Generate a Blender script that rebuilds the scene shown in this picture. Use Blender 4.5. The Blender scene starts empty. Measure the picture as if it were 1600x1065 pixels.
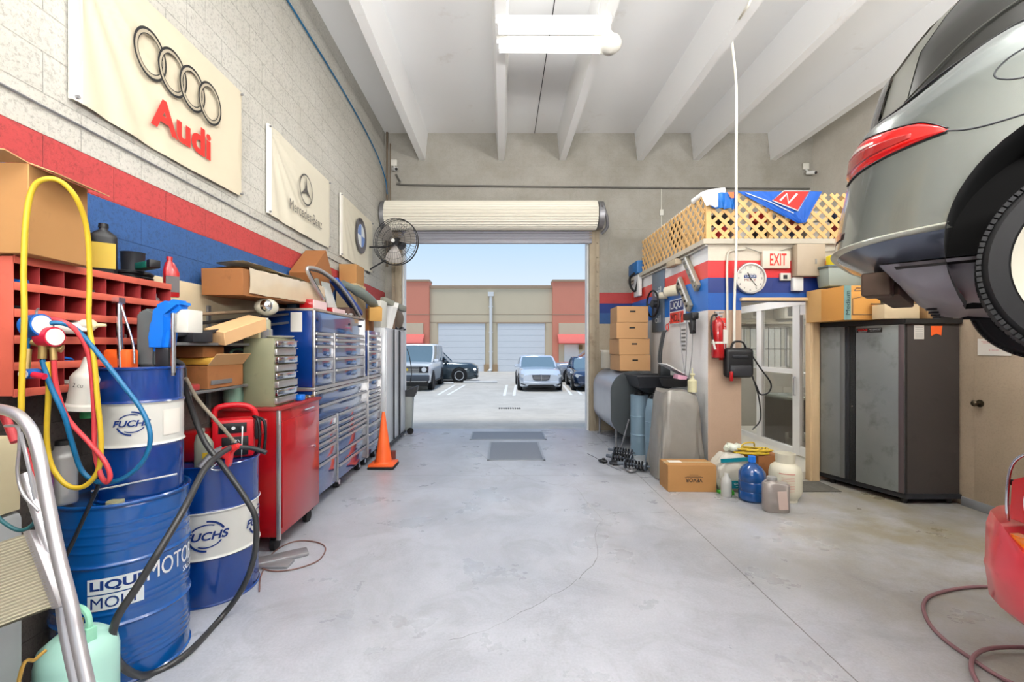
import bpy, bmesh, math, random
from mathutils import Vector, Matrix, Euler
S = bpy.context.scene
C = S.collection
random.seed(7)
PI = math.pi
# ---------------------------------------------------------------- camera
F = 711.0; VX, VY, CH = 785.0, 542.0, 1.63
cd = bpy.data.cameras.new('camera'); cam = bpy.data.objects.new('camera', cd); C.objects.link(cam)
cam.location = (0, 0, CH); cam.rotation_euler = (PI/2, 0, 0)
cd.sensor_width = 36; cd.sensor_fit = 'HORIZONTAL'; cd.lens = 36*F/1600
cd.shift_x = (800-VX)/1600; cd.shift_y = (VY-532.5)/1600
cd.clip_start = .05; cd.clip_end = 400
S.camera = cam
# ---------------------------------------------------------------- world, sun, exposure
S.view_settings.view_transform = 'Standard'; S.view_settings.look = 'None'
S.view_settings.gamma = 1; S.view_settings.use_curve_mapping = False
S.view_settings.exposure = 0.03
w = bpy.data.worlds.new('world'); S.world = w; w.use_nodes = True
nt = w.node_tree; nt.nodes.clear()
tc = nt.nodes.new('ShaderNodeTexCoord'); sp = nt.nodes.new('ShaderNodeSeparateXYZ')
rp = nt.nodes.new('ShaderNodeValToRGB'); bg = nt.nodes.new('ShaderNodeBackground'); ow = nt.nodes.new('ShaderNodeOutputWorld')
nt.links.new(tc.outputs['Generated'], sp.inputs[0]); nt.links.new(sp.outputs['Z'], rp.inputs[0])
nt.links.new(rp.outputs[0], bg.inputs[0]); nt.links.new(bg.outputs[0], ow.inputs[0])
e = rp.color_ramp.elements
e[0].position = 0.0; e[0].color = (.93, .96, 1, 1)
e[1].position = 1.0; e[1].color = (.30, .50, .90, 1)
for p, c in ((.05, (.88, .95, 1, 1)), (.13, (.74, .87, 1, 1)), (.24, (.52, .75, 1, 1)), (.5, (.42, .64, .98, 1))):
    q = e.new(p); q.color = c
bg.inputs[1].default_value = 1.0
sd = bpy.data.lights.new('sun', 'SUN'); sun = bpy.data.objects.new('sun', sd); C.objects.link(sun)
sd.energy = 3.1; sd.angle = math.radians(12); sd.color = (1, .97, .92)
sun.rotation_euler = (math.radians(11), math.radians(-5), 0); sun.location = (0, 20, 15)
LAMP_W = 115; UP_W = 60; TUBE_E = 4
S.cycles.max_bounces = 8; S.cycles.diffuse_bounces = 5; S.cycles.glossy_bounces = 4
S.cycles.transmission_bounces = 6; S.cycles.transparent_max_bounces = 8
S.cycles.sample_clamp_indirect = 6; S.cycles.use_denoising = True
S.cycles.caustics_reflective = False; S.cycles.caustics_refractive = False

def at(px, py, Y):
    return Vector(((px-VX)*Y/F, Y, CH+(VY-py)*Y/F))
# ---------------------------------------------------------------- materials
def lin(c):
    return tuple(pow(x, 2.2) for x in c)
def M(name, col, rough=.5, metal=0, var=0, vs=6, bump=0, bs=60, coat=0, trans=0, emit=0, dirt=None, ds=3, dt=.55, alpha=1, ior=1.45):
    """col is an sRGB-like colour 0..1"""
    m = bpy.data.materials.new(name); m.use_nodes = True
    n = m.node_tree.nodes; L = m.node_tree.links
    b = n['Principled BSDF']; c = (*lin(col), 1)
    b.inputs['Base Color'].default_value = c
    b.inputs['Roughness'].default_value = rough; b.inputs['Metallic'].default_value = metal
    b.inputs['Coat Weight'].default_value = coat; b.inputs['Coat Roughness'].default_value = .08
    b.inputs['Transmission Weight'].default_value = trans; b.inputs['IOR'].default_value = ior
    b.inputs['Alpha'].default_value = alpha
    if emit:
        b.inputs['Emission Color'].default_value = c; b.inputs['Emission Strength'].default_value = emit
    t = n.new('ShaderNodeTexCoord')
    src = None
    if var or not (emit or trans):
        v = var or .04
        no = n.new('ShaderNodeTexNoise'); no.inputs['Scale'].default_value = vs; no.inputs['Detail'].default_value = 5
        L.new(t.outputs['Object'], no.inputs['Vector'])
        mx = n.new('ShaderNodeMixRGB')
        mx.inputs[1].default_value = (*[x*(1-v) for x in c[:3]], 1); mx.inputs[2].default_value = (*[min(1, x*(1+v)) for x in c[:3]], 1)
        L.new(no.outputs['Fac'], mx.inputs[0]); src = mx.outputs[0]
    if dirt and src:
        n2 = n.new('ShaderNodeTexNoise'); n2.inputs['Scale'].default_value = ds; n2.inputs['Detail'].default_value = 8; n2.inputs['Roughness'].default_value = .65
        L.new(t.outputs['Object'], n2.inputs['Vector'])
        r = n.new('ShaderNodeValToRGB'); r.color_ramp.elements[0].position = dt; r.color_ramp.elements[1].position = min(1, dt+.24)
        L.new(n2.outputs['Fac'], r.inputs[0])
        m2 = n.new('ShaderNodeMixRGB'); m2.inputs[2].default_value = (*lin(dirt), 1)
        L.new(r.outputs[0], m2.inputs[0]); L.new(src, m2.inputs[1]); src = m2.outputs[0]
    if src: L.new(src, b.inputs['Base Color'])
    if bump:
        n3 = n.new('ShaderNodeTexNoise'); n3.inputs['Scale'].default_value = bs; n3.inputs['Detail'].default_value = 4
        L.new(t.outputs['Object'], n3.inputs['Vector'])
        bp = n.new('ShaderNodeBump'); bp.inputs['Strength'].default_value = bump; bp.inputs['Distance'].default_value = .01
        L.new(n3.outputs['Fac'], bp.inputs['Height']); L.new(bp.outputs[0], b.inputs['Normal'])
    return m

def wall_mat(name, axis, stops, mortar=.82, rough=.7, bump=.5, dirt=.12, pits=.5):
    """painted concrete block wall: stops = [(z, colour)], colour holds from z upward"""
    m = bpy.data.materials.new(name); m.use_nodes = True
    n = m.node_tree.nodes; L = m.node_tree.links; b = n['Principled BSDF']; b.inputs['Roughness'].default_value = rough
    t = n.new('ShaderNodeTexCoord'); s = n.new('ShaderNodeSeparateXYZ'); L.new(t.outputs['Object'], s.inputs[0])
    cb = n.new('ShaderNodeCombineXYZ'); L.new(s.outputs[axis], cb.inputs[0]); L.new(s.outputs['Z'], cb.inputs[1])
    br = n.new('ShaderNodeTexBrick'); br.inputs['Scale'].default_value = 1; br.inputs['Brick Width'].default_value = .4144
    br.inputs['Row Height'].default_value = .2072; br.inputs['Mortar Size'].default_value = .0035; br.inputs['Mortar Smooth'].default_value = .6
    br.inputs['Color1'].default_value = (1, 1, 1, 1); br.inputs['Color2'].default_value = (.965, .965, .965, 1)
    br.inputs['Mortar'].default_value = (mortar, mortar, mortar, 1)
    L.new(cb.outputs[0], br.inputs['Vector'])
    dv = n.new('ShaderNodeMath'); dv.operation = 'DIVIDE'; dv.inputs[1].default_value = 6.0; L.new(s.outputs['Z'], dv.inputs[0])
    r = n.new('ShaderNodeValToRGB'); r.color_ramp.interpolation = 'CONSTANT'
    el = r.color_ramp.elements
    el[0].position = 0; el[0].color = (*lin(stops[0][1]), 1); el[1].position = stops[1][0]/6; el[1].color = (*lin(stops[1][1]), 1)
    for z, c in stops[2:]:
        q = el.new(z/6); q.color = (*lin(c), 1)
    L.new(dv.outputs[0], r.inputs[0])
    mu = n.new('ShaderNodeMixRGB'); mu.blend_type = 'MULTIPLY'; mu.inputs[0].default_value = 1
    L.new(r.outputs[0], mu.inputs[1]); L.new(br.outputs['Color'], mu.inputs[2])
    no = n.new('ShaderNodeTexNoise'); no.inputs['Scale'].default_value = 1.3; no.inputs['Detail'].default_value = 9; no.inputs['Roughness'].default_value = .7
    L.new(t.outputs['Object'], no.inputs['Vector'])
    rr = n.new('ShaderNodeValToRGB'); rr.color_ramp.elements[0].position = .35; rr.color_ramp.elements[0].color = (1-dirt, 1-dirt*1.05, 1-dirt*1.25, 1)
    rr.color_ramp.elements[1].position = .62; rr.color_ramp.elements[1].color = (1, 1, 1, 1); L.new(no.outputs['Fac'], rr.inputs[0])
    m2 = n.new('ShaderNodeMixRGB'); m2.blend_type = 'MULTIPLY'; m2.inputs[0].default_value = 1
    L.new(mu.outputs[0], m2.inputs[1]); L.new(rr.outputs[0], m2.inputs[2])
    nf = n.new('ShaderNodeTexNoise'); nf.inputs['Scale'].default_value = 55; nf.inputs['Detail'].default_value = 6; nf.inputs['Roughness'].default_value = .7
    L.new(t.outputs['Object'], nf.inputs['Vector'])
    r3 = n.new('ShaderNodeValToRGB'); r3.color_ramp.elements[0].position = .37; r3.color_ramp.elements[0].color = (1-pits, 1-pits, 1-pits, 1)
    r3.color_ramp.elements[1].position = .50; r3.color_ramp.elements[1].color = (1, 1, 1, 1); L.new(nf.outputs['Fac'], r3.inputs[0])
    m3 = n.new('ShaderNodeMixRGB'); m3.blend_type = 'MULTIPLY'; m3.inputs[0].default_value = 1
    L.new(m2.outputs[0], m3.inputs[1]); L.new(r3.outputs[0], m3.inputs[2]); L.new(m3.outputs[0], b.inputs['Base Color'])
    ad = n.new('ShaderNodeMath'); ad.operation = 'MULTIPLY_ADD'; ad.inputs[1].default_value = .5
    L.new(nf.outputs['Fac'], ad.inputs[0]); sb = n.new('ShaderNodeMath'); sb.operation = 'SUBTRACT'; sb.inputs[0].default_value = 1
    L.new(br.outputs['Fac'], sb.inputs[1]); L.new(sb.outputs[0], ad.inputs[2])
    bp = n.new('ShaderNodeBump'); bp.inputs['Strength'].default_value = bump; bp.inputs['Distance'].default_value = .012
    L.new(ad.outputs[0], bp.inputs['Height']); L.new(bp.outputs[0], b.inputs['Normal'])
    return m

def concrete_mat(name, c1, c2, c3, rough, joints=(), warm=None):
    m = bpy.data.materials.new(name); m.use_nodes = True
    n = m.node_tree.nodes; L = m.node_tree.links; b = n['Principled BSDF']
    t = n.new('ShaderNodeTexCoord')
    def noise(sc, det=8, ro=.6, dist=0):
        q = n.new('ShaderNodeTexNoise'); q.inputs['Scale'].default_value = sc; q.inputs['Detail'].default_value = det
        q.inputs['Roughness'].default_value = ro; q.inputs['Distortion'].default_value = dist; L.new(t.outputs['Object'], q.inputs['Vector']); return q.outputs['Fac']
    def ramp(src, a, bb, ca=(0, 0, 0, 1), cbb=(1, 1, 1, 1)):
        q = n.new('ShaderNodeValToRGB'); q.color_ramp.elements[0].position = a; q.color_ramp.elements[1].position = bb
        q.color_ramp.elements[0].color = ca; q.color_ramp.elements[1].color = cbb; L.new(src, q.inputs[0]); return q.outputs[0]
    def mix(f, a, bb, mode='MIX'):
        q = n.new('ShaderNodeMixRGB'); q.blend_type = mode
        for i, x in ((0, f), (1, a), (2, bb)):
            if isinstance(x, (tuple, float, int)): q.inputs[i].default_value = x
            else: L.new(x, q.inputs[i])
        return q.outputs[0]
    col = mix(ramp(noise(.9, 9, .62, .4), .38, .62), (*lin(c1), 1), (*lin(c2), 1))
    s = n.new('ShaderNodeSeparateXYZ'); L.new(t.outputs['Object'], s.inputs[0])
    if warm:
        g = n.new('ShaderNodeMapRange'); g.inputs[1].default_value = 1.2; g.inputs[2].default_value = 3.4; L.new(s.outputs['X'], g.inputs[0])
        mm = n.new('ShaderNodeMath'); mm.operation = 'MULTIPLY'; L.new(g.outputs[0], mm.inputs[0])
        L.new(ramp(noise(1.4, 9, .7), .3, .6), mm.inputs[1]); col = mix(mm.outputs[0], col, (*lin(warm), 1))
    col = mix(ramp(noise(2.2, 10, .72, 1.0), .48, .82, (0, 0, 0, 1), (.7, .7, .7, 1)), col, (*lin(c3), 1))
    col = mix(ramp(noise(11, 8, .75), .66, .76, (0, 0, 0, 1), (.45, .45, .45, 1)), col, (*lin([x*.6 for x in c3]), 1))
    col = mix(1.0, col, ramp(noise(70, 4, .6), .3, .7, (.86, .86, .86, 1), (1, 1, 1, 1)), 'MULTIPLY')
    for ax, v, hw in joints:
        a = n.new('ShaderNodeMath'); a.operation = 'SUBTRACT'; a.inputs[1].default_value = v; L.new(s.outputs[ax], a.inputs[0])
        a2 = n.new('ShaderNodeMath'); a2.operation = 'ABSOLUTE'; L.new(a.outputs[0], a2.inputs[0])
        a3 = n.new('ShaderNodeMath'); a3.operation = 'LESS_THAN'; a3.inputs[1].default_value = hw; L.new(a2.outputs[0], a3.inputs[0])
        col = mix(a3.outputs[0], col, (.13, .125, .12, 1))
    L.new(col, b.inputs['Base Color'])
    L.new(ramp(noise(1.7, 7, .6), .3, .7, (rough-.08,)*3+(1,), (rough+.14,)*3+(1,)), b.inputs['Roughness'])
    bp = n.new('ShaderNodeBump'); bp.inputs['Strength'].default_value = .12; bp.inputs['Distance'].default_value = .01
    L.new(noise(45, 6), bp.inputs['Height']); L.new(bp.outputs[0], b.inputs['Normal'])
    return m

# ---------------------------------------------------------------- mesh helpers
class MB:
    def __init__(s, T=None):
        s.bm = bmesh.new(); s.mi = 0; s.T = T
    def _fin(s, verts, faces, T=None, sm=False):
        if T is not None: bmesh.ops.transform(s.bm, matrix=T, verts=verts)
        if s.T is not None: bmesh.ops.transform(s.bm, matrix=s.T, verts=verts)
        for f in faces: f.material_index = s.mi; f.smooth = sm
        return s
    def box(s, x0, x1, y0, y1, z0, z1, b=0, T=None, seg=2, taper=None):
        r = bmesh.ops.create_cube(s.bm, size=1); vs = r['verts']
        for v in vs:
            v.co = Vector(((x0+x1)/2+v.co.x*(x1-x0), (y0+y1)/2+v.co.y*(y1-y0), (z0+z1)/2+v.co.z*(z1-z0)))
            if taper and v.co.z < (z0+z1)/2:
                v.co.x = (x0+x1)/2+(v.co.x-(x0+x1)/2)*taper; v.co.y = (y0+y1)/2+(v.co.y-(y0+y1)/2)*taper
        fs = set(f for v in vs for f in v.link_faces)
        if b:
            es = list(set(e for v in vs for e in v.link_edges))
            q = bmesh.ops.bevel(s.bm, geom=es, offset=b, segments=seg, affect='EDGES', profile=.5)
            fs = set(q['faces']) | set(f for f in fs if f.is_valid)
            vs = list(set(v for f in fs for v in f.verts))
            allf = set(f for v in vs for f in v.link_faces); fs = allf
        return s._fin(vs, fs, T, bool(b))
    def cyl(s, p0, p1, r0, r1=None, seg=20, cap=True, T=None):
        p0 = Vector(p0); p1 = Vector(p1); r1 = r0 if r1 is None else r1
        d = p1-p0; q = bmesh.ops.create_cone(s.bm, cap_ends=cap, segments=seg, radius1=r0, radius2=max(r1, 1e-5), depth=d.length)
        R = Matrix.Translation((p0+p1)/2) @ d.to_track_quat('Z', 'Y').to_matrix().to_4x4()
        bmesh.ops.transform(s.bm, matrix=R, verts=q['verts'])
        fs = set(f for v in q['verts'] for f in v.link_faces)
        s._fin(q['verts'], fs, T, True)
        for f in fs:
            if len(f.verts) > 4: f.smooth = False
        return s
    def sph(s, c, r, sx=1, sy=1, sz=1, seg=20, T=None):
        q = bmesh.ops.create_uvsphere(s.bm, u_segments=seg, v_segments=seg//2, radius=r)
        for v in q['verts']: v.co = Vector((v.co.x*sx+c[0], v.co.y*sy+c[1], v.co.z*sz+c[2]))
        return s._fin(q['verts'], set(f for v in q['verts'] for f in v.link_faces), T, True)
    def lathe(s, prof, c=(0, 0, 0), seg=40, T=None, sx=1, sy=1):
        """prof: [(r,z)], revolved round z"""
        rings = []; vs = []
        for r, z in prof:
            if r < 1e-6:
                v = s.bm.verts.new((c[0], c[1], c[2]+z)); rings.append([v]); vs.append(v)
            else:
                ring = [s.bm.verts.new((c[0]+r*sx*math.cos(2*PI*i/seg), c[1]+r*sy*math.sin(2*PI*i/seg), c[2]+z)) for i in range(seg)]
                rings.append(ring); vs += ring
        fs = []
        for a, b in zip(rings, rings[1:]):
            for i in range(seg):
                j = (i+1) % seg
                if len(a) == 1 and len(b) == 1: continue
                if len(a) == 1: fs.append(s.bm.faces.new((a[0], b[j], b[i])))
                elif len(b) == 1: fs.append(s.bm.faces.new((a[i], a[j], b[0])))
                else: fs.append(s.bm.faces.new((a[i], a[j], b[j], b[i])))
        return s._fin(vs, fs, T, True)
    def tube(s, pts, r, seg=10, smooth=6, closed=False, T=None, cap=True):
        P = [Vector(p) for p in pts]
        if smooth:
            Q = []; n = len(P)
            rng = range(n) if closed else range(n-1)
            for i in rng:
                p0 = P[(i-1) % n] if (closed or i > 0) else P[0]*2-P[1]
                p1 = P[i]; p2 = P[(i+1) % n]; p3 = P[(i+2) % n] if (closed or i+2 < n) else P[-1]*2-P[-2]
                for k in range(smooth):
                    t = k/smooth
                    Q.append(.5*((2*p1)+(-p0+p2)*t+(2*p0-5*p1+4*p2-p3)*t*t+(-p0+3*p1-3*p2+p3)*t**3))
            if not closed: Q.append(P[-1])
            P = Q
        n = len(P); rings = []; vs = []; up = None
        for i in range(n):
            d = (P[(i+1) % n]-P[i-1]) if closed else (P[min(i+1, n-1)]-P[max(i-1, 0)])
            if d.length < 1e-9: d = Vector((0, 0, 1))
            d.normalize()
            if up is None: up = Vector((0, 0, 1)) if abs(d.z) < .9 else Vector((1, 0, 0))
            a = d.cross(up)
            if a.length < 1e-6: a = d.orthogonal()
            a.normalize(); up = a.cross(d); rr = r[i*(len(r)-1)//max(1, n-1)] if isinstance(r, (list, tuple)) else r
            ring = [s.bm.verts.new(P[i]+(a*math.cos(2*PI*k/seg)+up*math.sin(2*PI*k/seg))*rr) for k in range(seg)]
            rings.append(ring); vs += ring
        fs = []
        for i in range(n if closed else n-1):
            a = rings[i]; b = rings[(i+1) % n]
            off = 0
            if closed and i == n-1:
                off = min(range(seg), key=lambda o: (a[0].co-b[o].co).length)
            for k in range(seg): fs.append(s.bm.faces.new((a[k], a[(k+1) % seg], b[(k+1+off) % seg], b[(k+off) % seg])))
        if cap and not closed: fs += [s.bm.faces.new(rings[0][::-1]), s.bm.faces.new(rings[-1])]
        return s._fin(vs, fs, T, True)
    def prism(s, poly, d, o=(0, 0, 0), ax='xz', T=None, b=0):
        """poly of 2D points in plane ax, pushed by d along the remaining axis"""
        def p3(p, h):
            v = {'xz': (p[0], h, p[1]), 'yz': (h, p[0], p[1]), 'xy': (p[0], p[1], h)}[ax]
            return Vector(v)+Vector(o)
        a = [s.bm.verts.new(p3(p, 0)) for p in poly]; c = [s.bm.verts.new(p3(p, d)) for p in poly]
        fs = [s.bm.faces.new(a), s.bm.faces.new(c[::-1])]
        for i in range(len(poly)):
            j = (i+1) % len(poly); fs.append(s.bm.faces.new((a[j], a[i], c[i], c[j])))
        bmesh.ops.recalc_face_normals(s.bm, faces=fs)
        vs = a+c; sm = False
        if b:
            es = list(set(e for v in vs for e in v.link_edges))
            q = bmesh.ops.bevel(s.bm, geom=es, offset=b, segments=2, affect='EDGES')
            vs = list(set(v for f in q['faces'] for v in f.verts)); fs = set(f for v in vs for f in v.link_faces); vs = list(set(v for f in fs for v in f.verts)); sm = True
        return s._fin(vs, fs, T, sm)
    def poly(s, pts, T=None, sm=False):
        vs = [s.bm.verts.new(p) for p in pts]; return s._fin(vs, [s.bm.faces.new(vs)], T, sm)
    def grid(s, rows, close_u=False, sm=True, T=None, capends=False):
        """rows: list of rows of points"""
        R = [[s.bm.verts.new(p) for p in row] for row in rows]; fs = []
        for a, b in zip(R, R[1:]):
            m = len(a)
            for i in range(m if close_u else m-1): fs.append(s.bm.faces.new((a[i], a[(i+1) % m], b[(i+1) % m], b[i])))
        if capends: fs += [s.bm.faces.new(R[0][::-1]), s.bm.faces.new(R[-1])]
        return s._fin([v for r in R for v in r], fs, T, sm)
    def merge(s, bm2, T=None):
        me = bpy.data.meshes.new('t'); bm2.to_mesh(me); n0 = len(s.bm.verts); f0 = len(s.bm.faces); s.bm.from_mesh(me); bpy.data.meshes.remove(me)
        s.bm.verts.ensure_lookup_table(); s.bm.faces.ensure_lookup_table()
        return s._fin(s.bm.verts[n0:], s.bm.faces[f0:], T, False)
    def build(s, name, mats, parent=None, label=None, world=False, kind=None, angle=40, mod=None):
        me = bpy.data.meshes.new(name)
        if world and parent is not None:
            r = parent
            while r.parent: r = r.parent
            s.bm.transform(Matrix.LocRotScale(r.location, r.rotation_euler, None).inverted())
        s.bm.normal_update(); s.bm.to_mesh(me); s.bm.free()
        for m in (mats if isinstance(mats, (list, tuple)) else [mats]): me.materials.append(m)
        me.set_sharp_from_angle(angle=math.radians(angle))
        o = bpy.data.objects.new(name, me); C.objects.link(o)
        if parent is not None: o.parent = parent
        if label: o['label'] = label
        if kind: o['kind'] = kind
        if mod: mod(o)
        return o

def tag(o, label, cat, group=None, kind=None):
    o['label'] = label; o['category'] = cat
    if group: o['group'] = group
    if kind: o['kind'] = kind
    return o
def thing(name, label, cat, loc=(0, 0, 0), rz=0, group=None, rot=None):
    o = bpy.data.objects.new(name, None); C.objects.link(o); o.empty_display_size = .1
    o.location = loc; o.rotation_euler = rot if rot else (0, 0, rz)
    return tag(o, label, cat, group)
def solo(b, name, mats, label, cat, group=None, kind=None, angle=40):
    """one-mesh thing with its origin at its base"""
    vs = [v.co for v in b.bm.verts]
    c = Vector(((min(v.x for v in vs)+max(v.x for v in vs))/2, (min(v.y for v in vs)+max(v.y for v in vs))/2, min(v.z for v in vs)))
    b.bm.transform(Matrix.Translation(-c))
    o = b.build(name, mats, angle=angle); o.location = c
    return tag(o, label, cat, group, kind)
def struct(b, name, mats, parent=None, angle=40):
    o = b.build(name, mats, parent, angle=angle)
    if parent is None: o['kind'] = 'structure'
    return o
def dup(root, loc=None, rz=None, label=None, group=None, rot=None):
    r = root.copy(); C.objects.link(r)
    if loc is not None: r.location = loc
    if rz is not None: r.rotation_euler = (0, 0, rz)
    if rot is not None: r.rotation_euler = rot
    if label: r['label'] = label
    if group: r['group'] = group
    for ch in list(root.children):
        c = ch.copy(); C.objects.link(c); c.parent = r
        for g in ch.children:
            d = g.copy(); C.objects.link(d); d.parent = c
    return r
def frame(o, x, y):
    """matrix whose local x,y run along x,y in the world"""
    x = Vector(x).normalized(); y = Vector(y).normalized(); z = x.cross(y)
    m = Matrix((x, y, z)).transposed().to_4x4(); m.translation = Vector(o); return m
def text_bm(s, w=None, h=None, bold=0.0, shear=0, ext=0, space=1.0):
    """flat lettering centred on the origin in the xy plane"""
    if 'M' in s and bold:
        q = join_bm(*[shift(text_bm(s, w and w*(1-bold*.4), h), (k-1)*bold*(h or .1)*.45, 0) for k in range(3)]); return q
    cu = bpy.data.curves.new('t', 'FONT'); cu.body = s; cu.size = 1; cu.offset = bold; cu.shear = shear; cu.extrude = ext
    cu.align_x = 'CENTER'; cu.space_character = space; cu.resolution_u = 4
    o = bpy.data.objects.new('t', cu); C.objects.link(o)
    dg = bpy.context.evaluated_depsgraph_get(); me = bpy.data.meshes.new_from_object(o.evaluated_get(dg))
    bm = bmesh.new(); bm.from_mesh(me); bpy.data.objects.remove(o); bpy.data.curves.remove(cu); bpy.data.meshes.remove(me)
    xs = [v.co.x for v in bm.verts]; ys = [v.co.y for v in bm.verts]
    W = max(xs)-min(xs); H = max(ys)-min(ys); cx = (max(xs)+min(xs))/2; cy = (max(ys)+min(ys))/2
    kx = w/W if w else h/H; ky = h/H if h else kx
    if w and not h: ky = kx
    for v in bm.verts: v.co = Vector(((v.co.x-cx)*kx, (v.co.y-cy)*ky, v.co.z*ext*2 if ext else 0))
    return bm
def wrap(bm, r, phi0, c, z, step=.012):
    """bend a flat drawing round a vertical cylinder"""
    xs = [v.co.x for v in bm.verts]; x = min(xs)+step
    while x < max(xs):
        bmesh.ops.bisect_plane(bm, geom=bm.verts[:]+bm.edges[:]+bm.faces[:], plane_co=(x, 0, 0), plane_no=(1, 0, 0)); x += step
    for v in bm.verts:
        a = phi0+v.co.x/r; v.co = Vector((c[0]+r*math.cos(a), c[1]+r*math.sin(a), z+v.co.y))
    return bm
def arc_bm(r0, r1, a0, a1, sx=1, sy=1, n=16):
    bm = bmesh.new(); p = []
    for i in range(n+1):
        a = math.radians(a0+(a1-a0)*i/n); p.append((bm.verts.new((r0*math.cos(a)*sx, r0*math.sin(a)*sy, 0)), bm.verts.new((r1*math.cos(a)*sx, r1*math.sin(a)*sy, 0))))
    for q, t in zip(p, p[1:]): bm.faces.new((q[0], q[1], t[1], t[0]))
    return bm
def rect_bm(w, h, cx=0, cy=0):
    bm = bmesh.new(); bm.faces.new([bm.verts.new((cx+a*w/2, cy+b*h/2, 0)) for a, b in ((-1, -1), (1, -1), (1, 1), (-1, 1))]); return bm
def join_bm(*bs):
    o = bmesh.new()
    for b in bs:
        me = bpy.data.meshes.new('t'); b.to_mesh(me); o.from_mesh(me); bpy.data.meshes.remove(me); b.free()
    return o
def shift(bm, x, y, z=0):
    for v in bm.verts: v.co += Vector((x, y, z))
    return bm
def RT(loc=(0, 0, 0), rx=0, ry=0, rz=0):
    return Matrix.Translation(loc) @ Euler((rx, ry, rz)).to_matrix().to_4x4()

# ---------------------------------------------------------------- palette
white = M('white_paint', (.86, .86, .85), .5, var=.03)
offw = M('offwhite_plastic', (.80, .79, .75), .45)
black = M('black_plastic', (.07, .07, .08), .45)
dark = M('charcoal_plastic', (.16, .165, .18), .5, var=.1)
rubber = M('black_rubber', (.09, .09, .095), .7)
chrome = M('chrome', (.85, .86, .88), .15, 1)
alu = M('aluminium', (.78, .77, .76), .35, .85, var=.1, vs=20)
steel = M('dull_steel', (.55, .55, .56), .45, .7, var=.15, dirt=(.3, .25, .2), ds=6, dt=.6)
galv = M('galvanised_steel', (.62, .62, .63), .4, .6, var=.12)
card = M('cardboard', (.63, .46, .28), .85, var=.06, dirt=(.45, .33, .20), ds=5, dt=.62)
card2 = M('light_cardboard', (.73, .58, .40), .85, var=.06)
card3 = M('dark_cardboard', (.54, .35, .20), .85, var=.08, dirt=(.38, .24, .13), ds=6, dt=.58)
tape = M('packing_tape', (.74, .66, .52), .25)
redp = M('red_enamel', (.60, .07, .09), .3, coat=.6, var=.05)
redo = M('worn_red_enamel', (.74, .35, .28), .5, var=.1, dirt=(.58, .22, .18), ds=7, dt=.6)
redi = M('dark_red_enamel', (.54, .16, .16), .5, var=.1)
bluep = M('blue_enamel', (.03, .19, .44), .22, coat=1, var=.04)
bluef = M('gloss_blue_enamel', (.05, .20, .42), .12, .0, coat=1, var=.04)
bluef.node_tree.nodes['Principled BSDF'].inputs['Coat IOR'].default_value = 2.6
drumb = M('blue_drum_paint', (.0, .29, .55), .25, coat=.8, var=.05, dirt=(.02, .29, .58), ds=4, dt=.6)
drumd = M('deep_blue_drum_paint', (.03, .20, .45), .25, coat=.8, var=.05)
drumw = M('grey_white_drum_paint', (.80, .80, .77), .35, coat=.4, var=.03)
navy = M('navy_print', (.06, .18, .42), .5)
printw = M('white_print', (.88, .9, .9), .5)
printk = M('black_print', (.08, .08, .08), .6)
printr = M('red_print', (.80, .16, .13), .6)
printg = M('grey_print', (.45, .45, .44), .7)
paper = M('paper', (.86, .84, .80), .8)
yellow = M('yellow_rubber', (.74, .62, .16), .45, var=.05)
hred = M('red_hose_rubber', (.72, .22, .24), .45)
hblue = M('blue_hose_rubber', (.06, .36, .52), .4)
teal = M('teal_plastic', (.07, .45, .5), .4)
wood = M('pine_wood', (.82, .66, .44), .7, var=.14, vs=14)
glass = M('clear_glass', (.95, .98, .97), .02, trans=1, alpha=.35)
tubeglow = M('lamp_tube', (1, .99, .95), emit=TUBE_E)
orange = M('orange_plastic', (.93, .38, .16), .5, var=.04)
green = M('pale_green_paint', (.62, .80, .70), .4, var=.08)
olive = M('olive_grey_enamel', (.48, .48, .38), .5, var=.08, dirt=(.36, .35, .28), ds=8, dt=.62)
greyp = M('grey_paint', (.55, .56, .57), .45, var=.06)
darkglass = M('tinted_glass', (.10, .11, .12), .06, coat=.5)
bluepl = M('blue_plastic', (.10, .42, .80), .35, var=.04)
# ================================================================ THE SETTING
RED = (.68, .24, .24); BLU = (.17, .32, .53); BLU2 = (.08, .20, .47); OFFW = (.745, .735, .70)
XL, XR, YB, ZC = -2.3, 6.08, 8.92, 5.82
m_left = wall_mat('left_block_wall', 'Y', [(0, (.40, .37, .35)), (2.07, BLU), (2.484, RED), (2.69, OFFW)], bump=.8, pits=.32, mortar=.88)
m_back = wall_mat('back_block_wall', 'X', [(0, (.60, .585, .55)), (5.7, (.60, .585, .55))], mortar=.93, bump=.3, dirt=.2, pits=.1)
m_backs = wall_mat('back_block_wall_striped', 'X', [(0, (.68, .63, .55)), (2.07, BLU), (2.28, BLU2), (2.484, RED), (2.69, (.60, .585, .55))], mortar=.93, bump=.3, dirt=.22, pits=.1)
m_side = wall_mat('office_side_wall', 'Y', [(0, (.90, .90, .90)), (2.07, (.16, .44, .78)), (2.484, (.86, .28, .24)), (2.69, (.90, .90, .90))], mortar=.96, rough=.3, bump=.1, dirt=.05, pits=.04)  # white wall, stripes paler than in front: glare washed into the colour
m_front = wall_mat('office_front_wall', 'X', [(0, (.66, .56, .48)), (2.07, (.04, .30, .60)), (2.28, (.06, .17, .43)), (2.484, (.78, .10, .12)), (2.69, (.78, .74, .67))], mortar=.95, rough=.45, bump=.12, dirt=.06, pits=.06)
m_tan = wall_mat('tan_block_wall', 'Y', [(0, (.73, .66, .57)), (5.7, (.73, .66, .57))], mortar=.97, rough=.5, bump=.15, dirt=.12, pits=.1)
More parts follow.
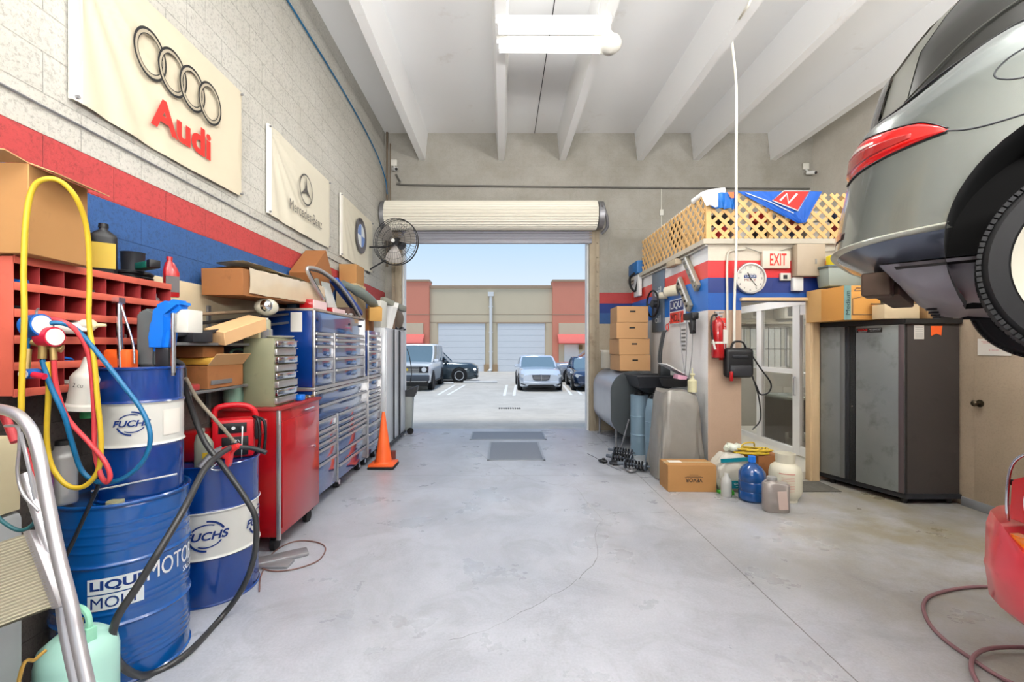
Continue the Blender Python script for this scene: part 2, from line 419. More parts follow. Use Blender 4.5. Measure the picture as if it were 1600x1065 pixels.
m_upper = wall_mat('upper_wall', 'Y', [(0, (.86, .84, .80)), (5.7, (.86, .84, .80))], mortar=.96, bump=.2, dirt=.1, pits=.08)
m_floor = concrete_mat('shop_concrete', (.715, .725, .755), (.635, .645, .675), (.50, .50, .50), .30, joints=(('X', 1.73, .004), ('Y', 5.79, .004)), warm=(.56, .53, .45))
m_ground = concrete_mat('lot_concrete', (.76, .74, .70), (.71, .69, .65), (.62, .60, .57), .7)
m_ceil = M('painted_ceiling', (.90, .90, .895), .7, var=.04, vs=.8, dirt=(.76, .73, .68), ds=1.5, dt=.62)
m_tile = M('pale_tile', (.80, .79, .74), .4, var=.03)

b = MB(); b.box(-2.5, 8.7, -7.2, 9.12, -.2, 0); struct(b, 'floor', m_floor)
b = MB(); b.box(XL-.2, XL, -7.2, 9.12, 0, ZC); struct(b, 'wall_left', m_left)
# back wall, with the door opening and the small office window
DX0, DX1, DZ = -1.96, 1.69, 3.95
WX0, WX1, WZ0, WZ1 = 4.55, 5.65, 1.22, 2.03
wb = bpy.data.objects.new('wall_back', None); C.objects.link(wb); wb['kind'] = 'structure'; wb.location = (0, YB, 0)
def wseg(x0, x1, z0, z1, m):
    q = MB(); q.box(x0, x1, YB, YB+.2, z0, z1); q.build('wall_panel', m, wb, world=True)
wb.location = (0, 0, 0)
wseg(XL, DX0, 0, DZ, m_back); wseg(XL, XR+.2, DZ, ZC, m_back); wseg(DX1, 2.53, 0, DZ, m_backs)
wseg(2.53, WX0, 0, DZ, m_back); wseg(WX1, XR+.2, 0, DZ, m_back); wseg(WX0, WX1, 0, WZ0, m_back); wseg(WX0, WX1, WZ1, DZ, m_back)
b = MB(); b.box(XR, XR+.2, 3.0, YB, 0, ZC); struct(b, 'wall_right', m_upper)
b = MB(); b.box(XR+.2, 8.7, 2.8, 3.0, 0, ZC); b.box(8.5, 8.7, -7.2, 2.8, 0, ZC); struct(b, 'wall_bay', m_upper)
b = MB()
for x0, x1, z0, z1 in ((-2.5, -1.6, 0, ZC), (2.4, 3.6, 0, ZC), (7.6, 8.7, 0, ZC), (-1.6, 2.4, 4.0, ZC), (3.6, 7.6, 4.0, ZC)): b.box(x0, x1, -7.4, -7.2, z0, z1)
struct(b, 'wall_rear', m_back)  # two unseen openings added in this wall to let sky light in
b = MB(); b.box(-40, 40, -60, -7.4, -.2, -.02); struct(b, 'ground_rear', m_ground)  # ground outside the added rear openings
# ceiling with its concrete ribs
b = MB(); b.box(-2.5, 8.7, -7.4, 9.12, ZC, ZC+.2); b.mi = 1; b.box(.625, .637, -7.2, YB, ZC-.004, ZC+.01)
ceil = struct(b, 'ceiling', [m_ceil, black])
for x in (-4.6+3.03, -.02, 1.18, 2.70, 3.80, 5.31, 6.9, 8.0):
    y1 = YB if x < 6 else 2.8
    b = MB(); b.prism([(x-.06, 5.29), (x+.06, 5.29), (x+.11, ZC), (x-.11, ZC)], y1+7.2, (0, -7.2, 0)); b.build('beam', m_ceil, ceil)
# office block
b = MB(); b.box(2.53, 2.68, 5.6, YB, 0, 2.92); b.mi = 1; b.poly([(2.53, 5.5999, 0), (2.68, 5.5999, 0), (2.68, 5.5999, 2.92), (2.53, 5.5999, 2.92)])
struct(b, 'wall_office_side', [m_side, m_front])
OX0, OX1, OZ = 2.94, 3.74, 2.195
b = MB(); b.box(2.68, OX0, 5.6, 5.75, 0, 2.92); b.box(OX0, OX1+.12, 5.6, 5.75, OZ, 2.92); b.box(OX1+.12, XR, 5.6, 5.75, 0, 2.92)
struct(b, 'wall_office_front', m_front)
b = MB(); b.box(2.45, XR, 5.54, YB, 2.89, 2.95); b.box(4.76, XR, 3.0, 5.6, 2.89, 2.95); struct(b, 'ceiling_office', M('mezzanine_edge', (.72, .69, .63), .7, var=.08))
b = MB(); b.box(4.76, 4.9, 3.0, 5.6, 0, 2.89); struct(b, 'wall_tan', m_tan)
b = MB(); b.box(4.748, 4.762, 3.55, 4.58, .01, 2.10, b=.003); dr2 = struct(b, 'door_2', m_tan)
b = MB(); b.box(4.735, 4.76, 3.0, 4.7, 0, .09, b=.004); struct(b, 'baseboard_tan', greyp)
cream = M('cream_trim', (.80, .69, .54), .55, var=.05)
b = MB(); b.box(OX1, OX1+.12, 5.53, 5.62, 0, OZ+.03, b=.006); b.box(OX1+.02, OX1+.05, 5.52, 5.54, 0, OZ, b=.004); b.box(OX0-.02, OX1+.12, 5.55, 5.62, OZ, OZ+.04, b=.005)
struct(b, 'trim_office_opening', cream)
b = MB(); b.box(2.68, XR, 5.75, YB, .0, .09); b.box(3.3, 4.24, 5.62, 5.75, 0, .09); struct(b, 'floor_office', m_tile)
# glazed partition inside the opening
gp = thing('glazed_partition', 'white framed glass partition with door seen through the office opening', 'partition', (4.25, 7.2, .09))
fr = [(5.76, 5.83, 2.1), (6.52, 6.62, 2.1), (7.42, 7.56, 2.1), (8.80, 8.9, 2.1)]
b = MB()
for y0, y1, h in fr: b.box(4.22, 4.28, y0, y1, .09, 2.3)
b.box(4.212, 4.288, 5.755, 8.9, 2.225, 2.34); b.box(4.215, 4.285, 6.6, 8.9, .085, .17); b.box(4.226, 4.274, 6.61, 7.5, 1.24, 1.31)
b.build('frame', white, gp, world=True)
b = MB()
for a in ((5.9, 5.97), (6.44, 6.52)): b.box(4.16, 4.218, a[0]-.07, a[1]-.02, .11, 2.215)
b.box(4.165, 4.213, 5.85, 6.48, .115, .24); b.box(4.165, 4.213, 5.85, 6.48, 2.08, 2.21)
d = b.build('door', white, gp, world=True)
b = MB(); b.cyl((4.13, 6.46, .95), (4.13, 6.46, 1.2), .012); b.cyl((4.13, 6.46, .95), (4.17, 6.46, .95), .01); b.cyl((4.13, 6.46, 1.2), (4.17, 6.46, 1.2), .01); b.build('handle', chrome, d, world=True)
b = MB(); b.box(4.185, 4.193, 5.9, 6.40, .24, 2.08); b.build('pane', glass, d, world=True)
for y0, y1, z0, z1 in ((6.62, 7.42, .17, 1.24), (6.62, 7.42, 1.31, 2.22), (7.56, 8.8, .17, 2.22)):
    b = MB(); b.box(4.245, 4.255, y0, y1, z0, z1); b.build('pane', glass, gp, world=True)
# barred window of the office
wd = bpy.data.objects.new('window_1', None); C.objects.link(wd); wd['kind'] = 'structure'; wd.location = (5.1, YB, WZ0)
b = MB()
for z in (WZ0, WZ1-.04): b.box(WX0, WX1, YB+.05, YB+.1, z, z+.04)
for x in (WX0, WX1-.04): b.box(x, x+.04, YB+.05, YB+.1, WZ0, WZ1)
b.build('window_frame', white, wd, world=True)
b = MB()
for i in range(9): b.cyl((WX0+.08+i*.12, YB+.02, WZ0+.02), (WX0+.08+i*.12, YB+.02, WZ1-.02), .007, seg=8)
b.box(WX0, WX1, YB+.01, YB+.03, 1.58, 1.6); b.build('window_bars', black, wd, world=True)
b = MB(); b.box(WX0+.04, WX1-.04, YB+.07, YB+.075, WZ0+.04, WZ1-.04); b.build('window_pane', glass, wd, world=True)
# office room furniture
d = thing('office_desk', 'dark office desk seen through the glass partition', 'desk', (5.2, 7.4, .09))
b = MB(); b.box(-.75, .55, -.4, .4, .72, .76, b=.005); b.build('desk_top', M('desk_top', (.5, .52, .48), .5), d)
b = MB(); b.box(-.73, -.69, -.38, .38, 0, .72); b.box(.49, .53, -.38, .38, 0, .72); b.box(-.69, .49, .3, .33, .1, .72); b.build('desk_panel', M('desk_side', (.28, .25, .21), .6), d)
b = MB(); b.lathe([(.001, 0), (.10, 0), (.10, .02), (.02, .03), (.02, .14), (.16, .14), (.24, .02+.34), (.23, .36), (.15, .16), (.001, .16)], (0, 0, 0), 24)
solo(b, 'desk_lamp', white, 'white flared lamp standing on the office desk', 'lamp').location = (4.95, 7.4, .85)
b = MB(); b.box(-.17, .17, -.12, .12, 0, .14, b=.01); solo(b, 'paper_tray', offw, 'pale stack of papers on the office desk', 'papers').location = (5.4, 7.3, .85)
b = MB(); b.box(5.3, 5.75, 8.55, 8.9, 2.17, 2.5, b=.02)
ac = thing('window_air_conditioner', 'off white boxed air conditioner above the barred window', 'air conditioner', (5.55, 8.9, 2.17)); b.build('body', offw, ac, world=True)
b = MB(); b.box(5.36, 5.62, 8.54, 8.56, 2.21, 2.45); b.build('grille', black, ac, world=True)
b = MB(); b.box(4.35, 6.0, 8.62, 8.9, 2.07, 2.11); b.box(4.4, 5.2, 8.66, 8.88, 2.115, 2.165); solo(b, 'wall_shelf', M('shelf_grey', (.52, .50, .44), .7, var=.2), 'long grey wall shelf over the barred window', 'shelf')
def troffer(name, loc, label, hide=False, watts=LAMP_W, L=1.2, n=3, rz=0, upk=1):
    t = thing(name, label, 'ceiling light', loc, rz)
    for k, y in enumerate((-.165, .165)):
        q = MB(); q.box(-L/2-.03, L/2+.03, y-.12, y+.12, .03, .06, b=.004); q.build('reflector', white, t)
        q = MB()
        for i in range(n): q.cyl((-L/2, y+(i-1)*.08, .005), (L/2, y+(i-1)*.08, .005), .014, seg=10)
        q.build('lamp_tube', tubeglow, t)
        q = MB(); q.box(-L/2-.03, -L/2, y-.1, y+.1, -.015, .03); q.box(L/2, L/2+.03, y-.1, y+.1, -.015, .03); q.build('end_cap', white, t)
    for y in (-.165, .165):
        ld = bpy.data.lights.new('lamp_light', 'AREA'); ld.shape = 'RECTANGLE'; ld.size = L-.02; ld.size_y = .19; ld.energy = watts/2; ld.color = (1, .985, .97)
        lo = bpy.data.objects.new('lamp_light', ld); C.objects.link(lo); lo.parent = t; lo.location = (0, y, .026)
    ud = bpy.data.lights.new('added_uplight', 'AREA'); ud.shape = 'RECTANGLE'; ud.size = L-.02; ud.size_y = .42; ud.energy = watts*UP_W/LAMP_W*upk; ud.color = (1, .985, .97)  # upward light added above the closed reflector to brighten the ceiling
    uo = bpy.data.objects.new('added_uplight', ud); C.objects.link(uo); uo.parent = t; uo.location = (0, 0, .085); uo.rotation_euler = (PI, 0, 0)
    return t
f0 = troffer('fluorescent_light', (.56, 5.22, 5.17), 'twin row fluorescent fixture hanging between the white roof ribs', upk=.03)
f0.rotation_euler = (0, math.radians(1.2), math.radians(-1.5))
b = MB()
for x in (-.56, .56):
    b.tube([(x, .1, .06), (x*.98, .12, .3), (x, .14, ZC-5.17)], .02, seg=8)
b.box(-.62, -.5, -.26, .26, .06, .08); b.box(.5, .62, -.26, .26, .06, .08)
b.build('hanger', white, f0)
for i, (x, y) in enumerate(((.56, 1.0), (.56, -3.2), (3.9, 1.2), (3.9, -3.2), (6.9, -1.0))):  # unseen fixtures assumed behind the viewer, added to light the shop
    troffer('fluorescent_light', (x, y, 5.17), 'assumed unseen fluorescent fixture behind the viewer, added to light the shop')['group'] = 'assumed fluorescent fixtures out of view'
troffer('office_fill_light', (5.2, 7.3, 2.8), 'unseen fluorescent fixture added to light the small office', watts=90, L=1.0)  # unseen fixture added to light the office interior
troffer('office_fill_light', (3.4, 7.2, 2.8), 'unseen fluorescent fixture added to brighten the passage behind the office opening', watts=35, L=.8, rz=PI/2)  # unseen fixture added to brighten the passage and the white frames

def ceiling_fill_light(loc, rot, w_, watts):  # unseen lamps added behind the viewer to brighten the ceiling
    t = thing('ceiling_fill_light', 'unseen fill lamp added behind the viewer to brighten the ceiling', 'lamp', loc, rot=rot, group='added fill lights out of view')
    q = MB(); q.box(-w_/2-.05, w_/2+.05, -.45, .45, -.12, -.03, b=.01); q.build('housing', dark, t)
    ud = bpy.data.lights.new('lamp_light', 'AREA'); ud.shape = 'RECTANGLE'; ud.size = w_; ud.size_y = .8; ud.energy = watts; ud.color = (1, .99, .98)
    uo = bpy.data.objects.new('lamp_light', ud); C.objects.link(uo); uo.parent = t; uo.rotation_euler = (PI, 0, 0)
ceiling_fill_light((-.2, -2.2, 2.9), (math.radians(-24), 0, 0), 3.0, 960)
ceiling_fill_light((5.0, -2.2, 2.9), (math.radians(-24), 0, 0), 3.0, 960)
# roll-up door
dr = bpy.data.objects.new('door_1', None); C.objects.link(dr); dr['kind'] = 'structure'; dr.location = (-.13, YB, 0)
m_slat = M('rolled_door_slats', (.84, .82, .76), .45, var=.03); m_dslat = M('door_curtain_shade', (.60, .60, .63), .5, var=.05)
pr = []
for i in range(64):
    a = PI*.5-i*PI*2/64; rr = .255+.018*(i % 2)
    pr.append((8.65+rr*math.cos(a), 4.13+rr*math.sin(a)))
b = MB(); b.prism([(p[0], p[1]) for p in pr], 3.98, (-2.2, 0, 0), ax='yz'); b.build('door_coil', m_slat, dr, world=True, angle=60)
b = MB(); rows = []
for i in range(20):
    z = 3.98-i*.017; rows.append([(-2.02, 8.83+.012*(i % 3), z), (1.74, 8.83+.012*(i % 3), z)])
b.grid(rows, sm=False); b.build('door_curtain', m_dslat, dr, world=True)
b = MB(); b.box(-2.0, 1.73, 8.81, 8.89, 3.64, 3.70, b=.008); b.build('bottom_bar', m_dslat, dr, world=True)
for s_, x in ((1, DX1), (-1, DX0)):
    b = MB(); b.box(min(x, x+s_*.13), max(x, x+s_*.13), 8.84, 8.92, 0, 3.95, b=.006); b.box(min(x+s_*.13, x+s_*.2), max(x+s_*.13, x+s_*.2), 8.88, 8.92, 0, 3.95)
    for k in range(13): b.cyl((x+s_*.165, 8.875, .3+k*.28), (x+s_*.165, 8.85, .3+k*.28), .014, seg=8)
    b.build('guide_rail', M('weathered_steel', (.60, .55, .47), .6, .3, var=.15, dirt=(.42, .33, .25), ds=4, dt=.55), dr, world=True)
b = MB(); b.cyl((1.80, 8.65, 4.13), (1.9, 8.65, 4.13), .26, seg=30); b.cyl((-2.2, 8.65, 4.13), (-2.28, 8.65, 4.13), .26, seg=30); b.tube([(1.86, 8.4, 4.25), (1.95, 8.5, 4.05), (1.98, 8.6, 3.9), (1.9, 8.7, 3.8)], .03)
b.build('coil_bracket', steel, dr, world=True)
b = MB(); b.box(DX1-.03, DX1, 8.93, 9.14, 0, 3.95); b.box(DX0, DX0+.03, 8.93, 9.14, 0, 3.95); b.build('jamb', white, dr, world=True)
# ground outside
b = MB()
prof = [(9.12, 0), (9.5, -.01), (13.3, -.17), (13.6, -.175), (17, -.22), (35.2, -.25), (70, -.25)]
b.grid([[(-45, y, z), (45, y, z)] for y, z in prof], sm=False); b.mi = 0
for q in b.bm.faces: q.normal_flip() if q.normal.z < 0 else None
struct(b, 'ground_lot', m_ground)
def gz(y):
    for (a, za), (c, zc) in zip(prof, prof[1:]):
        if a <= y <= c: return za+(zc-za)*(y-a)/(c-a)
    return 0
pl = M('parking_line_paint', (.86, .86, .85), .7, var=.05, dirt=(.7, .7, .69), ds=6, dt=.6)
def ground_y(py):
    Y = 20
    for _ in range(30): Y = (CH-gz(Y))*F/(py-VY)
    return Y
def gpt(px, py, dz=.004):
    Y = ground_y(py); return Vector(((px-VX)*Y/F, Y, gz(Y)+dz))
def line(p, q, w, label):
    a = gpt(*p); c = gpt(*q); n = Vector((-(c-a).y, (c-a).x, 0)).normalized()*w/2; u = MB()
    u.poly([a-n, a+n, c+n, c-n]); u.bm.normal_update()
    for f_ in u.bm.faces:
        if f_.normal.z < 0: f_.normal_flip()
    solo(u, 'parking_line', pl, label, 'road marking', 'parking lines outside')
L2 = 'white painted parking line on the concrete lot'
for p, q in (((788, 618), (792, 601)), ((803, 618), (806, 601)), ((893, 617), (880, 601)), ((908, 616), (892, 600)), ((684, 617), (711, 601)), ((699, 617), (727, 601))): line(p, q, .11, L2)
b = MB(); p = gpt(724, 598); b.box(p.x, p.x+1.75, p.y-.08, p.y+.08, p.z, p.z+.1, b=.02); solo(b, 'wheel_stop', white, 'long white concrete wheel stop on the lot between dark and white cars', 'wheel stop')
b = MB(); p = gpt(680, 600); b.box(-2.93, -2.45, p.y-.08, p.y+.08, p.z, p.z+.1, b=.02); solo(b, 'wheel_stop', white, 'white concrete wheel stop beside the white off-roader wheel', 'wheel stop')
b = MB(); p = gpt(797, 638)
for i in range(10): b.box(p.x-.33+i*.066, p.x-.29+i*.066, p.y-.12, p.y+.12, p.z, p.z+.012)
solo(b, 'storm_drain_grate', black, 'small black slotted drain grate in the concrete outside the doorway', 'drain')
# floor grates just inside the door
for nm, x0, x1, y0, y1, lab in (('floor_grate', -.58, .78, 8.0, 8.75, 'wide flush metal floor plate nearest the doorway'), ('floor_grate', -.22, .62, 6.55, 7.8, 'square framed metal grate set in floor inside doorway')):
    t = thing(nm, lab, 'floor grate', ((x0+x1)/2, (y0+y1)/2, 0))
    b = MB(); b.box(x0+.03, x1-.03, y0+.03, y1-.03, .001, .004); b.build('grate', M('grate_steel', (.50, .51, .53), .5, .3, var=.15, vs=60, bump=.5, bs=150), t, world=True)
    b = MB()
    for a in ((x0, x1, y0, y0+.03), (x0, x1, y1-.03, y1), (x0, x0+.03, y0, y1), (x1-.03, x1, y0, y1)): b.box(*a, .0, .007)
    b.build('frame', galv, t, world=True)
# cracks in the floor
m_cr = M('crack_dark', (.36, .35, .33), .9)
def crack(pts, w=.004):
    q = MB(); P = [Vector(((px-VX)*CH/(py-VY), F*CH/(py-VY), .0012)) for px, py in pts]; R_ = []
    fine = []
    for a, c in zip(P, P[1:]):
        for k in range(5): fine.append(a.lerp(c, k/5)+Vector((random.uniform(-1, 1), random.uniform(-1, 1), 0))*.012)
    fine.append(P[-1])
    for i, v in enumerate(fine):
        d = (fine[min(i+1, len(fine)-1)]-fine[max(0, i-1)]).normalized(); nn = Vector((-d.y, d.x, 0))*w/2*random.uniform(.3, 1)
        R_.append([v+nn, v-nn])
    q.grid(R_, sm=False)
    for f_ in q.bm.faces:
        f_.normal_update()
        if f_.normal.z < 0: f_.normal_flip()
    return q
o = struct(crack([(700, 690), (745, 705), (790, 735), (840, 752), (900, 762), (940, 812), (928, 835), (936, 870), (905, 905)]), 'floor_crack', m_cr)
o = struct(crack([(936, 805), (985, 798), (1040, 801)]), 'floor_crack', m_cr)
o = struct(crack([(905, 905), (830, 950), (760, 985), (700, 1000)], .003), 'floor_crack', m_cr)

# ---------------------------------------------------------------- building across the lot
fb = thing('warehouse_building', 'cream and coral stucco warehouse across the lot with white roller doors', 'building', (0, 35.2, -.25))
st_c = M('cream_stucco', (.80, .74, .63), .8, var=.04, vs=1, dirt=(.74, .68, .57), ds=.6, dt=.6)
st_r = M('coral_stucco', (.83, .53, .44), .8, var=.04, vs=1)
st_t = M('cornice_trim', (.66, .57, .48), .8)
GB = -.25
def fbx(name, x0, x1, y0, y1, z0, z1, m, par=None, bev=0):
    q = MB(); q.box(x0, x1, y0, y1, z0, z1, b=bev); return q.build(name, m, par or fb, world=True)
def zat(py, Y=35.0): return CH+(VY-py)*Y/F
def xat(px, Y=35.0): return (px-VX)*Y/F
wl = fbx('wall', -5.8, 3.9, 35.0, 36, GB, zat(447), st_c)
fbx('cornice', -5.8, 3.9, 34.93, 36.05, zat(450), zat(445.6), st_t, wl)
for py in (491, 503.5): fbx('score_line', -5.6, 3.85, 34.985, 35.01, zat(py), zat(py)+.03, st_t, wl)
for x0, x1, nm in ((-13.5, xat(671.5), 0), (xat(863), 13.5, 1)):
    tw = fbx('tower_wall', x0, x1, 34.7, 36, GB, zat(440.5), st_r)
    fbx('cornice', x0-.02, x1+.02, 34.62, 36.05, zat(440.5), zat(437.5), st_t, tw)
    fbx('score_line', x0, x1, 34.685, 34.71, zat(492), zat(492)+.04, st_t, tw)
for x0, x1 in ((-30, -13.5), (13.5, 30)): fbx('wall', x0, x1, 35, 36, GB, zat(447), st_c)
for px0, px1, s_ in ((610, 661.5, 0), (873, 930, 1)):
    x0 = xat(px0, 34.7); x1 = xat(px1, 34.7)
    pn = fbx('entry_panel', x0, x1, 34.6, 34.71, GB, zat(505), st_c)
    q = MB(); q.prism([(34.6, zat(522)), (34.6, zat(537)), (33.7, zat(536)), (33.75, zat(533))], x1-x0+.2, (x0-.1, 0, 0), ax='yz'); q.build('awning', M('awning_red', (.84, .42, .38), .7), fb, world=True)
    fbx('entry_door', x0+.4, x0+1.5, 34.55, 34.6, GB, zat(538), white)
    q = MB(); q.box((x0+x1)/2+.1, (x0+x1)/2+.35, 34.4, 34.6, zat(546), zat(539)); q.build('wall_lantern', M('bronze', (.42, .36, .22), .5), fb, world=True)
m_rd = M('roller_door_white', (.84, .85, .86), .5, var=.02)
for px0, px1 in ((685, 758), (777.5, 851)):
    x0 = xat(px0); x1 = xat(px1); q = MB(); n = 8; z1 = zat(505)
    for i in range(n):
        h = (z1-GB)/n; q.box(x0, x1, 34.93, 34.96, GB+i*h+.012, GB+(i+1)*h-.012)
    q.box(x0, x1, 34.95, 34.98, GB, z1); q.build('roller_door', m_rd, fb, world=True)
    fbx('door_head', x0-.1, x1+.1, 34.88, 35, z1, z1+.08, st_t)
q = MB(); x = xat(767); q.cyl((x, 34.8, GB+.1), (x, 34.8, zat(462)), .12, seg=14); q.box(x-.22, x+.22, 34.66, 35, zat(463), zat(456.5)); q.cyl((x, 34.8, GB+.15), (x-.15, 34.6, GB+.02), .12)
for py in (480, 520, 550): q.box(x-.16, x+.16, 34.75, 35, zat(py), zat(py)+.08)
q.build('downspout', white, fb, world=True)
for px in (762, 772): fbx('bumper_block', xat(px)-.28, xat(px)+.28, 34.85, 35, GB, zat(569), M('brown_stain', (.66, .55, .42), .8))
# palm tree crown behind roof
pt = thing('palm_tree', 'small green palm crown showing above the cream roofline', 'tree', (xat(713, 44), 44, GB))
b = MB(); b.cyl((0, 0, 0), (0, 0, 7.1), .2, .14, seg=12); b.build('trunk', M('palm_trunk', (.42, .36, .28), .9, var=.2), pt)
b = MB()
for i in range(26):
    a = i*2.4; el = .2+.8*((i*7) % 10)/10; L_ = 1.5; rows = []
    for k in range(7):
        t_ = k/6; rr = L_*t_; z = 7.1+L_*(math.sin(el)*t_*1.1-t_*t_*.9*.8); wdt = .13*math.sin(PI*min(1, t_+.12))
        c = Vector((rr*math.cos(a)*math.cos(el*.6), rr*math.sin(a)*math.cos(el*.6), z)); n_ = Vector((-math.sin(a), math.cos(a), -.2))
        rows.append([c-n_*wdt, c+Vector((0, 0, .04)), c+n_*wdt])
    b.grid(rows, sm=False)
b.build('fronds', M('palm_green', (.36, .52, .30), .7, var=.2), pt)
# ================================================================ LEFT SIDE
# ---- banners on the block wall
m_ban = M('cream_banner_cloth', (.775, .735, .64), .75, var=.05, vs=3)
m_ban2 = M('pale_banner_cloth', (.80, .775, .70), .75, var=.04, vs=3)
def banner(name, label, y0, y1, z0, z1, mat, seed):
    t = thing(name, label, 'banner', (XL+.012, (y0+y1)/2, z0))
    rnd = random.Random(seed); rows = []
    N, K = 46, 30
    for j in range(K+1):
        v = j/K; row = []
        for i in range(N+1):
            u = i/N
            # hanging folds radiating from the top corner nailed to the wall
            a = math.atan2(1.02-v, u+.02); q = math.sin(a*34+seed)*.010*max(0, 1-u*1.3)*(1-v*.3)+math.sin(a*13+seed*2)*.006
            sag = -.018*math.sin(PI*u)*(1 if j == 0 else 1)*(1-v)
            row.append((XL+.022+max(0, q+.008)*(1 if 0 < i < N else .3), y0+(y1-y0)*u, z0+(z1-z0)*v+sag*(1 if v < .2 else .4)))
        rows.append(row)
    b = MB(); b.grid(rows)
    b.build('cloth', mat, t, world=True)
    b = MB()
    b.grid([[(XL+.014, y0-.004, z0), (XL+.014, y0-.004, z1)], [(XL+.030, y0-.004, z0), (XL+.030, y0-.004, z1)], [(XL+.040, y0+.05, z0), (XL+.040, y0+.05, z1)]], sm=False)
    b.build('hem', paper, t, world=True)
    b = MB()
    for y, z in ((y0+.02, z0+.02), (y0+.02, z1-.02), (y1-.02, z0+.02), (y1-.02, z1-.02)): b.cyl((XL+.005, y, z), (XL+.05, y, z), .009, seg=10)
    b.build('grommet', steel, t, world=True)
    return t
def wl_frame(y, z, off=.052): return frame((XL+off, y, z), (0, 1, 0), (0, 0, 1))
bn = banner('wall_banner', 'cream cloth banner with four black rings and red lettering', 2.40, 3.97, 2.94, 3.84, m_ban, 1)
b = MB(); T = wl_frame(3.205, 3.50)
for k in range(4):
    b.merge(shift(arc_bm(.134, .150, 0, 360, .92, 1.05, 48), (k-1.5)*.197, 0, k*.0006), T)
    b.merge(shift(arc_bm(.110, .116, 0, 360, .92, 1.05, 48), (k-1.5)*.197, 0, k*.0006), T)
b.build('ring_emblem', printk, bn, world=True)
b = MB()
for k in range(4): b.merge(shift(arc_bm(.116, .134, 0, 360, .92, 1.05, 48), (k-1.5)*.197, 0, -.0004+k*.0006), T)
b.build('ring_fill', M('grey_ring_print', (.62, .58, .50), .6), bn, world=True)
b = MB(); b.merge(text_bm('Audi', w=.60, h=.21, bold=.035), wl_frame(3.21, 3.165)); b.build('lettering', printr, bn, world=True)
bn = banner('wall_banner', 'cream cloth banner with three pointed star in a ring', 4.41, 5.99, 2.93, 3.80, m_ban2, 3)
T = wl_frame(5.22, 3.43); b = MB(); b.merge(arc_bm(.158, .176, 0, 360, n=48), T)
for k in range(3):
    a = PI/2+k*2*PI/3; q = bmesh.new()
    P = [(0, 0), (.03*math.cos(a-PI/3), .03*math.sin(a-PI/3)), (.158*math.cos(a), .158*math.sin(a)), (.03*math.cos(a+PI/3), .03*math.sin(a+PI/3))]
    q.faces.new([q.verts.new((x, y, 0)) for x, y in P]); b.merge(q, T)
b.build('star_emblem', M('dark_grey_print', (.30, .29, .28), .6), bn, world=True)
b = MB(); b.merge(text_bm('Mercedes-Benz', w=.86, h=.115), wl_frame(5.24, 3.15)); b.build('lettering', M('faded_grey_print', (.42, .41, .39), .6), bn, world=True)
bn = banner('wall_banner', 'cream cloth banner with blue and white roundel above the small square carton', 6.39, 7.97, 2.92, 3.80, m_ban2, 5)
T = wl_frame(7.25, 3.40); b = MB(); b.merge(arc_bm(.18, .28, 0, 360, n=40), T); b.build('roundel_ring', M('faded_black_print', (.38, .37, .38), .6), bn, world=True)
b = MB(); b.merge(arc_bm(0.0001, .18, 0, 360, n=40), T); b.merge(shift(text_bm('BMW', w=.2, h=.06, bold=.02), 0, .23, .002), T); b.build('roundel_face', printw, bn, world=True)
b = MB(); b.merge(shift(arc_bm(.001, .178, 90, 180, n=14), 0, 0, .002), T); b.merge(shift(arc_bm(.001, .178, 270, 360, n=14), 0, 0, .002), T); b.build('roundel_quarter', M('faded_blue_print', (.45, .56, .78), .6), bn, world=True)
# ---- runs along the left wall and back wall
b = MB(); b.tube([(XL+.025, -1, 5.25), (XL+.025, 4.8, 5.30), (XL+.025, 6.9, 5.27), (XL+.03, 8.2, 5.12), (XL+.05, 8.75, 4.85), (XL+.06, 8.84, 4.6)], .011, seg=8)
solo(b, 'air_line', hblue, 'long teal air line strung high along the block wall', 'hose')
b = MB(); b.tube([(XL+.012, -.5, 2.84), (XL+.012, 2.1, 2.83), (XL+.012, 4, 2.82), (XL+.012, 7.6, 2.80)], .006, seg=6); solo(b, 'wall_cable', steel, 'thin grey cable running under the banners', 'cable')
b = MB(); b.cyl((XL+.05, YB-.04, 3.2), (XL+.05, YB-.04, ZC), .02, seg=10); b.cyl((XL+.11, YB-.04, 3.4), (XL+.11, YB-.04, 5.6), .012, seg=8); solo(b, 'corner_conduit', M('aged_conduit', (.45, .40, .34), .6, .4), 'pair of vertical conduits in the back corner', 'pipe')
b = MB(); b.tube([(-2.08, YB-.03, 5.0), (-2.0, YB-.03, 4.86), (-1.9, YB-.03, 4.80), (0, YB-.03, 4.77), (3, YB-.03, 4.74), (6.0, YB-.03, 4.72)], .018, seg=8); solo(b, 'back_wall_conduit', M('dark_conduit', (.38, .37, .35), .5, .4), 'thin dark conduit running across the back wall above the door', 'pipe')
b = MB(); b.tube([(-2.2, YB-.02, 4.4), (-1.2, YB-.02, 4.44), (0, YB-.02, 4.45), (1.3, YB-.02, 4.44), (1.83, YB-.05, 4.28)], .005, seg=6); solo(b, 'door_chain_wire', black, 'thin wire tacked just above the rolled door', 'cable')
def camera_unit(x, z, lab):
    t = thing('security_camera', lab, 'camera', (x, YB, z))
    b = MB(); b.box(-.06, .06, -.04, 0, .05, .17, b=.008); b.build('junction_box', offw, t)
    b = MB(); b.cyl((0, -.02, .05), (.02, -.08, -.02), .016); b.cyl((.0, -.06, -.03), (.08, -.18, -.07), .035); b.build('body', white, t)
    b = MB(); b.sph((.083, -.184, -.072), .028); b.build('lens', black, t)
camera_unit(-2.12, 5.12, 'small white camera beside the corner conduits'); camera_unit(5.93, 5.05, 'small white camera high in the corner above the lattice')
